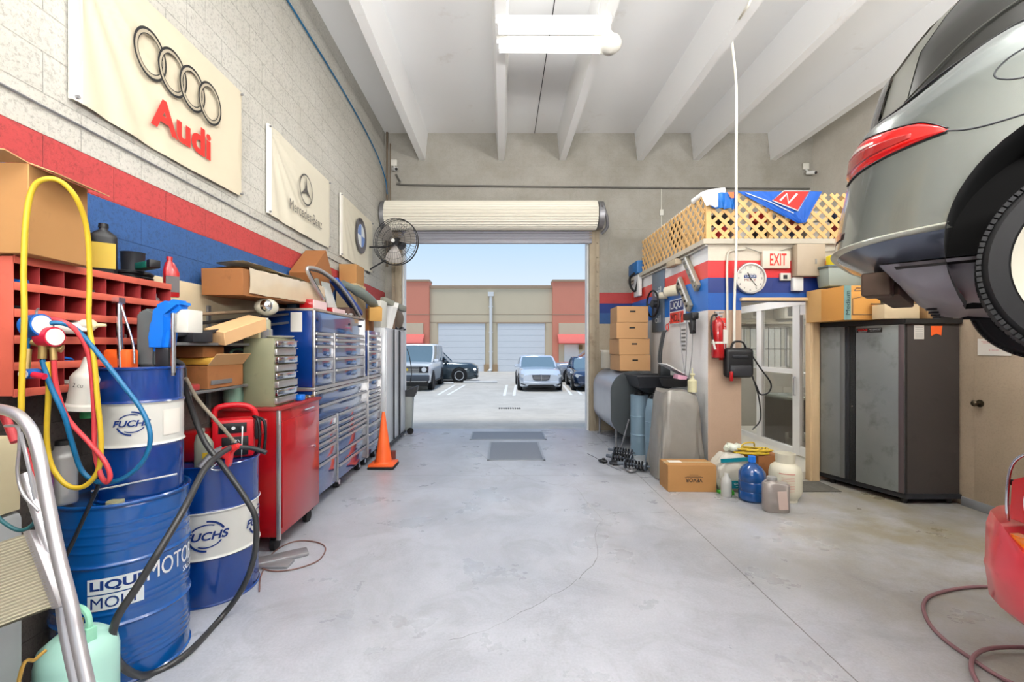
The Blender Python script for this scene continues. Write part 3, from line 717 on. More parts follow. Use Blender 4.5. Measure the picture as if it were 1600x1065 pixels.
b = MB(); b.box(3.08, 3.15, YB-.03, YB, 4.2, 4.32, b=.005); b.cyl((3.11, YB-.015, 4.75), (3.11, YB-.015, 2.98), .008, seg=8); solo(b, 'switch_box', offw, 'small white box and wire on the back wall beyond the lattice', 'junction box')

# ---- wall fan
fn = thing('wall_fan', 'black wire cage fan on a bracket beside the doorway', 'fan', (-1.77, 7.6, 3.38), rz=math.radians(-12))
fm = M('fan_black_wire', (.22, .22, .23), .4, .5); fbm = M('fan_blade_grey', (.58, .56, .54), .4, .4)
b = MB()
R_ = .385
for r, y in ((R_, 0), (R_, -.06), (R_*.985, .04)): b.tube([(r*math.cos(a*PI/16), y, r*math.sin(a*PI/16)) for a in range(32)], .006, seg=6, smooth=0, closed=True)
for i in range(40):
    a = i*PI/20
    for s_, yo in ((-1, -.06), (1, .04)):
        b.tube([(rr*R_*math.cos(a+s_*tw), yo+s_*.075*(1-rr**2), rr*R_*math.sin(a+s_*tw)) for rr, tw in ((.17, 0), (.45, .05), (.75, .1), (1, .16))], .0022, seg=4, smooth=0)
for r, y in ((.07, -.135), (.2, -.115), (.3, -.09), (.2, .095)): b.tube([(r*math.cos(a*PI/12), y, r*math.sin(a*PI/12)) for a in range(24)], .003, seg=5, smooth=0, closed=True)
b.build('cage', fm, fn)
for k in range(3):
    a = k*2*PI/3+.35; b = MB(); rows = []
    for rr in (.05, .12, .2, .28, .345):
        wd_ = (.3, .55, .62, .62, .5)[(.05, .12, .2, .28, .345).index(rr)]
        rows.append([(rr*math.cos(a+wd_*(u-.5)*1.6), -.03+.06*u, rr*math.sin(a+wd_*(u-.5)*1.6)) for u in (0, .25, .5, .75, 1)])
    b.grid(rows); b.build('blade', fbm, fn)
b = MB(); b.cyl((0, -.06, 0), (0, .02, 0), .055); b.cyl((0, .02, 0), (0, .2, 0), .085); b.build('motor', fm, fn)
b = MB(); b.cyl((0, -.14, 0), (0, -.12, 0), .03); b.build('hub_badge', white, fn)
b = MB(); b.tube([(-1.77, 7.75, 3.38), (-1.85, 7.78, 3.2), (-2.28, 7.78, 2.95)], .014, smooth=0); b.tube([(-1.77, 7.75, 3.38), (-2.0, 7.78, 3.34), (-2.28, 7.78, 3.34)], .014, smooth=0); b.box(-2.3, -2.285, 7.7, 7.86, 2.88, 3.4, b=.003)
b.build('bracket', fm, fn, world=True)

# ---- drums
FA = 'FUCHS'
def drum(name, label, loc, r, h, bands, mats, ridges, lidz=.02):
    t = thing(name, label, 'drum', loc)
    def wallp(z0, z1):
        p = []; n = max(2, int((z1-z0)/.004))
        for i in range(n+1):
            z = z0+(z1-z0)*i/n; rr = r
            for (rz_, ra, rw) in ridges:
                rr += ra*math.exp(-((z-rz_)/rw)**2)
            p.append((rr, z))
        return p
    z0 = .012
    for nm, z1, m in bands:
        b = MB(); b.lathe(wallp(z0, z1), seg=72); b.build(nm, m, t); z0 = z1
    b = MB(); b.lathe([(.001, .02), (r-.006, .02), (r-.004, .0), (r+.006, .0), (r+.008, .008), (r, .014)], seg=72); b.build('bottom_rim', mats[0], t)
    b = MB(); b.lathe([(r, h-.014), (r+.008, h-.010), (r+.009, h-.002), (r+.004, h+.003), (r-.006, h), (r-.008, h-lidz), (.001, h-lidz)], seg=72); b.build('lid', mats[0], t)
    return t
RG = [(.30, .009, .007), (.59, .009, .007), (.865, -.004, .006)]+[(z, .003, .006) for z in (.10, .13, .16, .19, .22, .36, .39, .42, .66, .70, .74, .78)]
LM = (-2.0, 2.41, 0)
d1 = drum('oil_drum', 'tall blue steel drum with ribbed body and white motor oil lettering', LM, .283, .88, [('body', .868, drumb)], (drumb,), RG)
d1c = (LM[0], LM[1])
LR = .2862
b = MB()
bg_ = join_bm(rect_bm(.215, .072, 0, .039), rect_bm(.215, .072, 0, -.039)); b.merge(wrap(bg_, LR, math.radians(-57), d1c, .462)); b.build('label_panel', printw, d1, world=True)
b = MB(); b.merge(wrap(join_bm(shift(text_bm('LIQUI', w=.195, h=.052, bold=.035), 0, .039), shift(text_bm('MOLY', w=.19, h=.052, bold=.015), 0, -.039)), LR+.0015, math.radians(-57), d1c, .462)); b.build('label_lettering', navy, d1, world=True)
b = MB(); b.merge(wrap(join_bm(text_bm('MOTOR OIL', w=.46, h=.088, bold=.014), shift(text_bm('SAE SERVICE', w=.2, h=.03, bold=.02), .07, -.075)), LR, math.radians(13), d1c, .515)); b.build('lettering', printw, d1, world=True)
b = MB(); b.cyl((LM[0]+.12, LM[1]-.2, .866), (LM[0]+.12, LM[1]-.2, .885), .036); b.build('bung_cap', M('brass_cap', (.82, .80, .60), .35, .4), d1, world=True)
b = MB(); b.cyl(at(143, 767, 2.17)+Vector((0, 0, 0)), at(277, 740, 2.32), .006); solo(b, 'steel_rod', chrome, 'thin steel rod lying across the blue drum rim', 'rod')
def fuchs(t, r, phi, c, z, k, n='logo'):
    q = join_bm(text_bm(FA, w=.25*k, h=.052*k, bold=.03, shear=.25),
        shift(arc_bm(.098*k, .112*k, 22, 88, 1, .88), -.004*k, 0), shift(arc_bm(.086*k, .096*k, 62, 150, 1, .78), 0, 0),
        shift(arc_bm(.098*k, .112*k, 200, 268, 1, .88), .004*k, 0), shift(arc_bm(.086*k, .096*k, 240, 330, 1, .78), 0, 0))
    b = MB(); b.merge(wrap(q, r, phi, c, z)); b.build(n, navy, t, world=True)
r2 = [(.30, .010, .007), (.59, .010, .007)]
D2 = (-1.985, 3.1, 0)
d2 = drum('oil_drum', 'blue drum with broad white band beside the red cabinet', D2, .288, .88, [('lower_body', .30, drumd), ('white_band', .595, drumw), ('upper_body', .868, drumd)], (drumd,), r2)
fuchs(d2, .2925, math.radians(-62), D2[:2], .447, 1.0)
fuchs(d2, .2925, math.radians(10), D2[:2], .447, 1.0)
D3 = (-1.925, 2.42, .862)
d3 = drum('small_oil_drum', 'smaller blue and white drum standing on the ribbed blue drum', D3, .19, .665, [('lower_body', .272, drumd), ('white_band', .488, drumw), ('upper_body', .653, drumd)], (drumd,), [(.272, .008, .006), (.488, .008, .006)])
fuchs(d3, .1935, math.radians(-62), D3[:2], .862+.39, .62)
b = MB(); q = rect_bm(.1, .13, 0, 0); b.merge(wrap(q, .1935, math.radians(-8), D3[:2], .862+.38)); b.build('data_label', paper, d3, world=True)
# drum pump standing in the small drum
pm = thing('drum_pump', 'blue and grey electric pump head standing on the small drum', 'pump', (-1.79, 2.40, 1.507))
b = MB(); b.prism([(-.13, .02), (-.03, .02), (-.02, .30), (-.07, .33), (-.13, .30)], .15, (0, -.02, 0), b=.012); b.build('motor_housing', M('grey_pump_housing', (.36, .38, .38), .45), pm)
b = MB(); b.prism([(-.05, .10), (.045, .10), (.06, .21), (.06, .28), (.13, .335), (.125, .365), (.05, .375), (-.03, .335), (-.04, .24), (-.06, .20)], .10, (0, -.05, 0), b=.022); b.build('handle', bluepl, pm)
b = MB(); b.box(.075, .145, -.02, .10, .20, .32, b=.004); b.build('mounting_plate', offw, pm)
b = MB(); b.box(-.02, .05, -.03, .03, .02, .12, b=.005); b.build('outlet', dark, pm)
b = MB(); b.tube([(.075, -.03, .30), (.075, -.03, .0), (.075, -.03, -.01)], .012); b.tube([(-.13, -.12, .36), (-.13, -.12, .2), (-.12, -.12, .0)], .014); b.box(-.15, -.115, -.14, -.10, .34, .37); b.tube([(-.12, -.12, .33), (-.08, -.1, .15), (-.07, -.1, .04)], .006); b.build('suction_pipe', chrome, pm)
b = MB(); b.box(-.22, -.20+.1, -.10, -.02, .0, .11, b=.012); solo(b, 'orange_clamp_tool', orange, 'orange plastic tool behind the pump on the small drum', 'tool').location = (-1.935, 2.31, 1.508)

# bottles
def jug(name, label, loc, w=.10, d=.06, h=.24, body=black, cap=black, lab=None, rz=0, rot=None, cat='bottle', sh=.72, off=.6, handle=False):
    t = thing(name, label, cat, loc, rz, rot=rot); b = MB(); rows = []
    def ring(z, ww, dd, cx=0, n=24, e=3.2):
        return [(cx+ww/2*math.copysign(abs(math.cos(2*PI*i/n))**(2/e), math.cos(2*PI*i/n)), dd/2*math.copysign(abs(math.sin(2*PI*i/n))**(2/e), math.sin(2*PI*i/n)), z) for i in range(n)]
    cx = w*(off-.5); nw = min(w, d)*.55
    for z, ww, dd, c in ((0, w*.92, d*.92, 0), (.01, w, d, 0), (h*sh*.5, w*.99, d*.98, 0), (h*sh, w, d, 0), (h*(sh+.06), w*.93, d*.9, cx*.2), (h*.84, w*.6, d*.7, cx*.8), (h*.88, nw, nw, cx), (h*.93, nw, nw, cx)): rows.append(ring(z, ww, dd, c, e=3.2 if z < h*.8 else 2))
    b.grid(rows, close_u=True, capends=True); b.build('body', body, t)
    b = MB(); b.cyl((cx, 0, h*.925), (cx, 0, h), nw*.58, nw*.54, seg=18); b.build('cap', cap, t)
    if lab:
        b = MB(); b.box(-w*.42, w*.42, -d/2-.0025, -d/2+.001, h*.12, h*sh*.85); b.build('label_panel', lab, t)
    if handle:
        b = MB(); b.tube([(-w*.3, 0, h*.72), (-w*.42, 0, h*.86), (-w*.15, 0, h*.93), (cx-nw*.4, 0, h*.9)], .011, seg=8); b.build('handle', body, t)
    return t
def can(name, label, loc, r, h, body, cap, lab=None, neck=.5, rot=None, cat='can'):
    t = thing(name, label, cat, loc, rot=rot)
    b = MB(); b.lathe([(.001, 0), (r*.97, 0), (r, .006), (r, h*.86), (r*.85, h*.9), (r*neck, h*.92), (.001, h*.92)], seg=24); b.build('body', body, t)
    b = MB(); b.lathe([(r*neck*.95, h*.9), (r*neck*.95, h*.99), (r*neck*.8, h), (.001, h)], seg=20); b.build('cap', cap, t)
    if lab: b = MB(); b.lathe([(r+.001, h*.2), (r+.001, h*.66)], seg=24); b.build('label_band', lab, t)
    return t
silver = M('silver_plastic', (.62, .62, .61), .35, .3); purple = M('purple_label', (.42, .20, .40), .5)
t = jug('oil_jug', 'silver oil jug with purple label standing on the ribbed drum rim', (-2.12, 2.19, .884), .15, .10, .30, silver, black, purple, rz=-.5, handle=True)
b = MB()
for k in range(5): b.tube([(-.03, -.057, .05+k*.022), (.02, -.06, .043+k*.022), (.06, -.055, .05+k*.022)], .003, seg=6)
b.build('grip_rib', silver, t)
# ---- red pigeon-hole rack
rk = thing('pigeonhole_rack', 'worn red steel pigeonhole rack hung on the block wall', 'rack', (-2.14, 2.29, 1.44))
X0, X1, Y0, Y1, Z0, Z1 = -2.295, -2.0, 1.86, 2.74, 1.44, 1.99
def pc(name, x0, x1, y0, y1, z0, z1, m=redi): q = MB(); q.box(x0, x1, y0, y1, z0, z1, b=.0015); q.build(name, m, rk, world=True)
pc('side_panel', X0, X1+.004, Y0-.006, Y0, Z0-.01, Z1+.012, redo); pc('side_panel', X0, X1, Y1, Y1+.006, Z0, Z1); pc('back_panel', X0, X0+.006, Y0, Y1, Z0, Z1)
b = MB(); b.box(X1-.2, X1-.16, Y0-.0075, Y0-.004, 1.85, 1.864); b.build('slot', black, rk, world=True)
for k in range(6):
    z = Z0+(Z1-Z0)*k/5; pc('shelf_board', X0+.006, X1, Y0, Y1, z-.003, z+.003); pc('shelf_lip', X1-.002, X1+.006, Y0, Y1+.004, z-.016, z+.018, redo)
ny = 8
for i in range(1, ny):
    y = Y0+(Y1-Y0)*i/ny; pc('divider', X0+.01, X1-.003, y-.002, y+.002, Z0+.004, Z1-.004)
# little things in the pigeonholes
rnd = random.Random(4); cols = [steel, dark, offw, chrome, black, bluepl, rubber, galv, yellow, green]
kinds = ['bulb socket', 'hose clamp', 'filter', 'plug', 'small bottle']
for r_ in range(5):
    for i in range(ny):
        if rnd.random() < .3: continue
        y = Y0+(Y1-Y0)*(i+.5)/ny; z = Z0+(Z1-Z0)*r_/5+.0045; m = rnd.choice(cols); x = X1-.05-rnd.random()*.05; b = MB(); k = rnd.random()
        if k < .35: b.cyl((x-.05, y-.02, z+.018), (x+.02+rnd.random()*.02, y+.02, z+.018), .018, .012, seg=12)
        elif k < .6: b.lathe([(.001, 0), (.02, 0), (.024, .03), (.012, .04), (.01, .06), (.001, .06)], (x, y, z), 14)
        elif k < .8: b.tube([(x-.03, y-.03, z+.008), (x, y+.03, z+.01), (x+.03, y, z+.02), (x+.01, y-.03, z+.03), (x-.02, y, z+.04)], .006, seg=6)
        else: b.box(x-.04, x+.02, y-.03, y+.025, z, z+.03+rnd.random()*.02, b=.004)
        solo(b, 'small_spare_part', m, 'small loose spare part kept in a red pigeonhole', 'spare part', 'spare parts in the red pigeonholes')
def lying(name, label, p, d, r, mats, cat='canister', L=.2):
    t = thing(name, label, cat, p); d = Vector(d).normalized(); b = MB(); b.cyl((0, 0, 0), d*L*.75, r); b.build('body', mats[0], t)
    b = MB(); b.cyl(d*L*.75, d*L*.82, r, r*.5); b.cyl(d*L*.82, d*L, r*.4, r*.25); b.build('nozzle', mats[1], t)
lying('sealant_cartridge', 'white sealant cartridge with two tips poking out of the red rack', (-2.08, 2.02, 1.73), (.8, .35, -.1), .026, (offw, white), 'cartridge', .2)
lying('sealant_cartridge', 'blue and white cartridge sticking out of the last pigeonhole', (-2.06, 2.68, 1.835), (.9, .1, .1), .024, (M('slate_blue', (.35, .42, .50), .4), offw), 'cartridge', .17)
lying('sealant_cartridge', 'cream cartridge lying in the middle row of the red rack', (-2.10, 2.13, 1.735), (.9, .3, .0), .026, (offw, M('cream_tip', (.85, .80, .62), .5)), 'cartridge', .2)
# ---- things on top of the rack
def carton(name, label, loc, sx, sy, sz, rz=0, rot=None, mat=card, flaps=(), tp=True, cat='box', group=None, prnt=None):
    t = thing(name, label, cat, loc, rz, group, rot); b = MB(); b.box(-sx/2, sx/2, -sy/2, sy/2, 0, sz, b=.003, seg=1); b.build('body', mat, t)
    if tp:
        b = MB(); b.box(-sx/2-.001, sx/2+.001, -.022, .022, sz-.02, sz+.0012); b.build('tape', tape, t)
    for s_, an, ln in flaps:
        b = MB()
        if s_ in '+-':
            k = 1 if s_ == '+' else -1; T = RT((k*sx/2, 0, sz), ry=-k*an); b.box(min(0, k*ln), max(0, k*ln), -sy/2, sy/2, 0, .004, T=T)
        else:
            k = 1 if s_ == 'n' else -1; T = RT((0, k*sy/2, sz), rx=k*an); b.box(-sx/2, sx/2, min(0, k*ln), max(0, k*ln), 0, .004, T=T)
        b.build('flap', card2, t)
    if prnt: b = MB(); prnt(b, sx, sy, sz); b.build('print', printk, t)
    return t
carton('cardboard_box', 'large battered cardboard box with open flap standing on the red rack', (-2.10, 1.97, 2.008), .34, .30, .365, rz=math.radians(6), mat=card, flaps=(('+', -.35, .10), ('s', .12, .1)), tp=False)
jug('oil_bottle', 'black oil bottle with yellow and red label on the red rack', (-2.10, 2.395, 2.008), .115, .07, .27, black, black, yellow, rz=.75, off=.5)
b = MB(); b.lathe([(.001, 0), (.055, 0), (.058, .11), (.062, .115), (.055, .115), (.05, .02), (.001, .02)], seg=28); solo(b, 'black_tub', dark, 'black ribbed plastic tub resting on the coiled cable', 'tub').location = (-2.16, 2.66, 2.065)
b = MB()
for k in range(7): b.tube([((.10+.006*(k % 3))*math.cos(a*PI/6), (.10+.005*(k % 2))*math.sin(a*PI/6), .008+k*.008) for a in range(12)], .0045, seg=6, smooth=2, closed=True)
solo(b, 'coiled_cable', black, 'coil of black cable lying on top of the red rack', 'cable').location = (-2.16, 2.64, 2.008)
t = thing('multimeter_tool', 'dark green and black hand tool balanced on the coiled cable', 'tool', (-2.06, 2.60, 2.07), rz=-.5)
b = MB(); b.box(-.02, .11, -.03, .03, 0, .04, b=.008); b.build('body', M('dark_green', (.05, .33, .27), .5), t); b = MB(); b.box(.11, .15, -.028, .028, 0, .045, b=.006); b.build('head', black, t)
jug('additive_bottle', 'red additive bottle with grey label at the end of the red rack', (-2.06, 2.83, 1.94), .085, .055, .25, redp, redp, M('dark_grey_label', (.35, .33, .33), .5), rz=.9, off=.4, sh=.6)
# plywood board and shelf behind
b = MB(); b.box(XL+.006, XL+.022, 2.76, 4.3, 1.70, 2.10, b=.003); solo(b, 'plywood_board', M('bare_plywood', (.76, .70, .58), .8, var=.12, vs=3), 'stained pale plywood board fixed to the wall beyond the red rack', 'board')
bs = thing('shelving_unit', 'two tier wall shelf crowded with cartons behind the drums', 'shelf', (-2.14, 3.45, 1.34))
for z in (1.34, 1.66):
    b = MB(); b.box(-2.28, -2.0, 2.76, 3.58 if z < 1.5 else 4.38, z-.02, z, b=.003); b.build('shelf_board', M('grey_shelf', (.42, .42, .42), .5, .3), bs, world=True)
b = MB()
for y in (2.8, 3.5): b.box(-2.28, -2.26, y, y+.03, 1.1, 1.95)
b.build('upright', steel, bs, world=True)
# lower shelf
carton('cardboard_box', 'open brown carton on the lower wall shelf behind the pump', (-2.13, 3.30, 1.342), .26, .42, .16, mat=card3, flaps=(('+', .9, .1),), tp=False)
b = MB(); b.box(-2.01, -1.994, 3.12, 3.36, 1.37, 1.40); solo(b, 'metal_strip', steel, 'grey metal strip sticking out of the brown carton', 'bracket')
b = MB(); b.box(-.12, .12, -.16, .16, 0, .05, b=.015); solo(b, 'padded_envelope', M('mustard_card', (.80, .62, .25), .7, var=.1), 'mustard yellow packet squashed on top of brown carton', 'packet').location = (-2.12, 3.28, 1.506)
b = MB(); b.box(-.08, .10, -.1, .1, 0, .045, b=.01); solo(b, 'red_tray', redp, 'small red tray wedged beside the pump', 'tray').location = (-2.1, 2.93, 1.342)
b = MB(); b.box(-.1, .1, -.12, .12, 0, .08, b=.01); solo(b, 'crumpled_carton', card3, 'crumpled brown parts carton over the mustard packet', 'box').location = (-2.14, 3.22, 1.557)
# long dark parts on the upper shelf
for i, (p, q, wd_, m, lab) in enumerate((((-2.05, 2.72, 1.70), (-2.03, 4.2, 1.86), .05, dark, 'long black bumper strip, lowest of the shelf pile'),
      ((-2.16, 2.75, 1.75), (-2.1, 4.35, 1.95), .05, black, 'long glossy black trim part in the middle of the shelf pile'),
      ((-2.2, 2.85, 1.83), (-2.12, 4.3, 1.99), .05, M('brown_trim', (.55, .47, .38), .6), 'long tan edged trim panel topping the shelf pile'))):
    p = Vector(p); q = Vector(q); L_ = (q-p).length; T = frame(p, (q-p), (1, .2, .15)); b = MB(); b.prism([(0, -wd_), (L_, -wd_*1.1), (L_, wd_*1.2), (L_*.6, wd_), (0, wd_*.8)], .022, ax='xy', T=T, b=.006)
    solo(b, 'trim_part', m, lab, 'car part')
carton('cardboard_box', 'tan carton tilted on the dark trim parts under the long carton', (-1.99, 3.42, 1.715), .16, .44, .10, rot=(math.radians(17), math.radians(10), math.radians(-8)), mat=M('tan_carton', (.80, .64, .46), .8, var=.05), tp=False)
t = thing('headlamp', 'round clear headlamp lying at the end of the shelf pile', 'car light', (-1.97, 3.80, 1.895), rz=-.3)
b = MB(); b.sph((0, 0, .07), .085, 1.0, 1.2, .85); b.build('housing', M('scuffed_lamp', (.80, .78, .70), .2, .2, var=.2, dirt=(.35, .33, .28), ds=14, dt=.6), t)
b = MB(); b.sph((.045, -.05, .075), .05); b.build('lens', chrome, t)
for p_, s_, m, lab in (((-2.04, 3.0, 1.662), (.14, .2, .07), dark, 'black plastic box on the upper wall shelf behind the pump'), ((-1.99, 3.78, 1.662), (.1, .14, .12), steel, 'small metal bracket box beside the olive parts cabinet')):
    b = MB(); b.box(-s_[0]/2, s_[0]/2, -s_[1]/2, s_[1]/2, 0, s_[2], b=.008); solo(b, 'parts_case', m, lab, 'case').location = p_

# ---- red service cabinet next to the blue chest
rc = thing('tool_cabinet', 'red steel tool cabinet with chrome edge strip and one door', 'cabinet', (-2.0, 3.86, 0))
b = MB(); b.box(-2.28, -1.755, 3.56, 4.36, .14, 1.13, b=.004); b.build('body', redp, rc, world=True)
b = MB(); b.box(-2.285, -1.735, 3.55, 4.37, 1.13, 1.155, b=.003); b.build('top', redi, rc, world=True)
b = MB(); b.box(-1.765, -1.738, 3.55, 3.578, .12, 1.14, b=.003); b.build('edge_strip', alu, rc, world=True)
b = MB(); b.box(-1.756, -1.738, 3.60, 4.28, .20, 1.04, b=.003); dd = b.build('door', redp, rc, world=True)
b = MB(); b.cyl((-1.738, 4.2, .72), (-1.728, 4.2, .72), .014); b.build('lock', chrome, dd, world=True)
b = MB(); b.box(-1.755, -1.735, 4.0, 4.2, 1.075, 1.085); b.build('badge', chrome, rc, world=True)
for x in (-2.2, -1.83):
    for y in (3.66, 4.26): b = MB(); b.cyl((x-.02, y, .055), (x+.02, y, .055), .055); b.box(x-.03, x+.03, y-.03, y+.03, .1, .14); b.build('caster', rubber, rc, world=True)
# olive parts cabinet
oc = thing('parts_cabinet', 'olive parts cabinet with a stack of small metal drawers', 'cabinet', (-1.93, 3.76, 1.157))
b = MB(); b.box(-2.05, -1.81, 3.60, 3.97, 1.157, 1.70, b=.003); b.build('body', olive, oc, world=True)
for k in range(8):
    z = 1.175+k*.065; b = MB(); b.box(-1.83, -1.79+.006*(k % 3), 3.615, 3.955, z, z+.05, b=.006); b.box(-1.79, -1.775, 3.615, 3.955, z+.048, z+.053); b.build('drawer', chrome if k % 2 else alu, oc, world=True)
b = MB(); b.lathe([(.001, 0), (.10, .0), (.125, .02), (.12, .022), (.001, .008)], seg=28); solo(b, 'white_dish', offw, 'shallow off white dish on the olive parts cabinet', 'dish').location = (-1.90, 3.86, 1.702)
t = thing('carton_of_fluid', 'slim cream carton with blue label standing on the olive cabinet', 'carton', (-1.99, 3.66, 1.702), rz=.2)
b = MB(); b.box(-.035, .035, -.03, .03, 0, .15, b=.003); b.build('body', M('cream_carton', (.86, .82, .65), .6), t); b = MB(); b.box(-.022, .03, -.032, -.03, .05, .12); b.build('label_panel', bluepl, t)
can('spray_can', 'grey spray can standing between cream carton and blue chest', (-1.97, 3.80, 1.702), .032, .17, M('olive_can', (.56, .55, .45), .4), white)
gt = thing('refrigerant_tank', 'mint green refrigerant tank behind the olive cabinet', 'gas tank', (-2.16, 3.72, 1.157))
def tank(t, r, h, m, hm):
    b = MB(); b.lathe([(.001, .01), (r*.6, 0), (r*.95, .03), (r, .07), (r, h*.68), (r*.93, h*.78), (r*.6, h*.86), (.001, h*.88)], seg=40); b.build('body', m, t)
    b = MB()
    for s_ in (-1, 1):
        b.tube([(s_*r*.55, 0, h*.84), (s_*r*.52, 0, h*1.02), (s_*r*.3, 0, h*1.08), (0, 0, h*1.09)], .012, seg=8)
        b.box(s_*r*.55-.018, s_*r*.55+.018, -.02, .02, h*.8, h*.95, b=.004)
    b.build('handle', hm, t)
    b = MB(); b.cyl((0, 0, h*.86), (0, 0, h*.98), .018); b.cyl((0, 0, h*.93), (0, -.05, h*.93), .01); b.build('valve', M('brass', (.75, .62, .35), .35, .8), t)
tank(gt, .11, .42, green, green)
b = MB(); b.box(-.05, .05, -.05, .05, 0, .10, b=.01); solo(b, 'blue_rag_ball', bluepl, 'crumpled blue glove on the red cabinet top', 'glove').location = (-1.80, 4.05, 1.157)
bpy.data.objects['blue_rag_ball'].scale = (.6, .8, .5)
for i in range(7):
    b = MB(); b.sph((0, 0, .015), .017, 1.2, 1, .8, seg=8); solo(b, 'loose_fastener', steel if i % 2 else M('rust', (.45, .35, .22), .7), 'loose fastener lying on the red cabinet top', 'fastener', 'fasteners on the red cabinet').location = (-1.79-.02*(i % 3), 4.13+i*.027, 1.157)

# ---- blue tool chests
tc1 = thing('tool_chest', 'large blue roller tool chest with two drawer banks and lidded top', 'tool chest', (-2.06, 5.3, 0))
tc2 = thing('side_locker', 'narrow blue side drawer locker bolted to the far end of the tool chest', 'tool chest', (-2.06, 6.45, 0))
XF = -1.845
def chestbox(t, y0, y1, z0, z1, top=True):
    b = MB(); b.box(-2.285, XF, y0, y1, z0, z1, b=.005); b.build('body', bluep, t, world=True)
def drawer(t, y0, y1, z0, z1, hz=None):
    b = MB(); b.box(XF-.002, XF+.012, y0, y1, z0+.004, z1-.004, b=.003); q = b.build('drawer', bluef, t, world=True)
    b = MB(); b.box(XF+.010, XF+.030, y0+.004, y1-.035, z1-.030, z1-.004, b=.004); b.build('handle', alu, q, world=True)
def post(t, y, z0, z1, w=.022, nm='edge_strip'):
    b = MB(); b.box(XF-.004, XF+.02, y-w/2, y+w/2, z0, z1, b=.003); b.build(nm, alu, t, world=True)
chestbox(tc1, 4.43, 6.18, .14, 1.20); chestbox(tc2, 6.20, 6.86, .14, 1.20)
for t, y0, y1 in ((tc1, 4.42, 6.19), (tc2, 6.20, 6.87)):
    b = MB(); b.box(-2.285, XF+.025, y0, y1, 1.20, 1.235, b=.004); b.build('worktop', alu, t, world=True)
hz = [1.20, 1.03, .87]
for z1, z0 in ((1.195, 1.05), (1.05, .895)): drawer(tc1, 4.45, 6.15, z0, z1)
# right margin after drawers
zs = [.895, .79, .735, .665, .60, .46, .15]
for a, c in zip(zs, zs[1:]): drawer(tc1, 4.45, 5.03, c, a)
zs = [.895, .80, .735, .675, .61, .46, .32, .15]
for a, c in zip(zs, zs[1:]): drawer(tc1, 5.09, 6.13, c, a)
zs = [1.19, 1.04, .975, .91, .86, .80, .71, .57, .44, .30, .15]
for a, c in zip(zs, zs[1:]): drawer(tc2, 6.23, 6.82, c, a)
for y, z1 in ((4.435, 1.2), (6.17, 1.2)): post(tc1, y, .13, z1)
post(tc1, 5.06, .13, .895); post(tc2, 6.85, .13, 1.2); post(tc2, 6.215, .13, 1.2, .016)
# top chest
b = MB(); b.box(-2.285, XF, 4.43, 6.06, 1.237, 2.0, b=.005); tb = b.build('top_box', bluep, tc1, world=True)
b = MB(); b.box(-2.29, XF+.015, 4.42, 6.07, 1.985, 2.01, b=.004); b.build('lid', M('lid_grey', (.55, .50, .46), .5, .2, var=.15), tc1, world=True)
b = MB(); b.box(XF, XF+.012, 4.45, 6.04, 1.785, 1.98, b=.003); b.build('lid_front', bluef, tc1, world=True)
b = MB()
for y in (4.5, 5.45, 5.9): b.cyl((XF+.012, y, 1.9), (XF+.02, y, 1.9), .014)
b.build('latch', black, tc1, world=True)
zs = [1.78, 1.72, 1.65, 1.52, 1.39, 1.25]
for a, c in zip(zs, zs[1:]):
    for y0, y1 in ((4.45, 4.94), (4.99, 6.03)): drawer(tc1, y0, y1, c, a)
post(tc1, 4.435, 1.237, 1.99); post(tc1, 4.965, 1.237, 1.785); post(tc1, 6.05, 1.237, 1.99)
b = MB(); b.box(-2.285, XF, 6.21, 6.86, 1.237, 1.86, b=.005); b.build('top_box', bluep, tc2, world=True)
zs = [1.81, 1.72, 1.65, 1.58, 1.45, 1.33, 1.25]
for a, c in zip(zs, zs[1:]): drawer(tc2, 6.24, 6.83, c, a)
post(tc2, 6.22, 1.237, 1.86, .016); post(tc2, 6.85, 1.237, 1.86)
# end panel papers
b = MB(); b.box(-2.06, -1.95, 4.424, 4.43, 1.78, 1.97); b.build('paper_note', paper, tc1, world=True)
for t, ys in ((tc1, (4.56, 5.3, 6.05)), (tc2, (6.3, 6.78))):
    for y in ys:
        for x in (-2.18, -1.93):
            b = MB(); b.cyl((x-.025, y, .062), (x+.025, y, .062), .062); b.box(x-.035, x+.035, y-.035, y+.035, .1, .145); b.build('caster', rubber, t, world=True)
            b = MB(); b.cyl((x+.025, y, .062), (x+.032, y, .062), .03); b.build('hubcap', chrome, t, world=True)
# ---- steel lockers by the door
lk = thing('steel_locker', 'tall light grey steel locker pair beside the doorway', 'locker', (-2.04, 7.68, 0))
m_lk = M('locker_grey', (.78, .79, .80), .35, .2, var=.03)
b = MB(); b.box(-2.285, -1.80, 6.97, 8.38, .10, 1.93, b=.004); b.build('body', m_lk, lk, world=True)
for y0, y1 in ((7.0, 7.44), (7.47, 7.83), (7.97, 8.35)):
    b = MB(); b.box(-1.80, -1.785, y0, y1, .14, 1.90, b=.003); b.build('door', m_lk, lk, world=True)
b = MB(); b.box(-1.80, -1.775, 7.85, 7.95, .14, 1.90, b=.003); b.build('black_strip', black, lk, world=True)
b = MB(); b.box(-1.79, -1.765, 7.455, 7.465, .12, 1.92); b.box(-1.79, -1.765, 7.84, 7.85, .12, 1.92); b.build('edge_trim', dark, lk, world=True)
b = MB(); b.box(-2.29, -1.78, 6.96, 8.39, .07, .10); b.box(-2.2, -2.14, 7.05, 7.1, 0, .07); b.box(-1.9, -1.84, 7.05, 7.1, 0, .07); b.box(-2.2, -2.14, 8.25, 8.3, 0, .07); b.box(-1.9, -1.84, 8.25, 8.3, 0, .07); b.build('base', dark, lk, world=True)
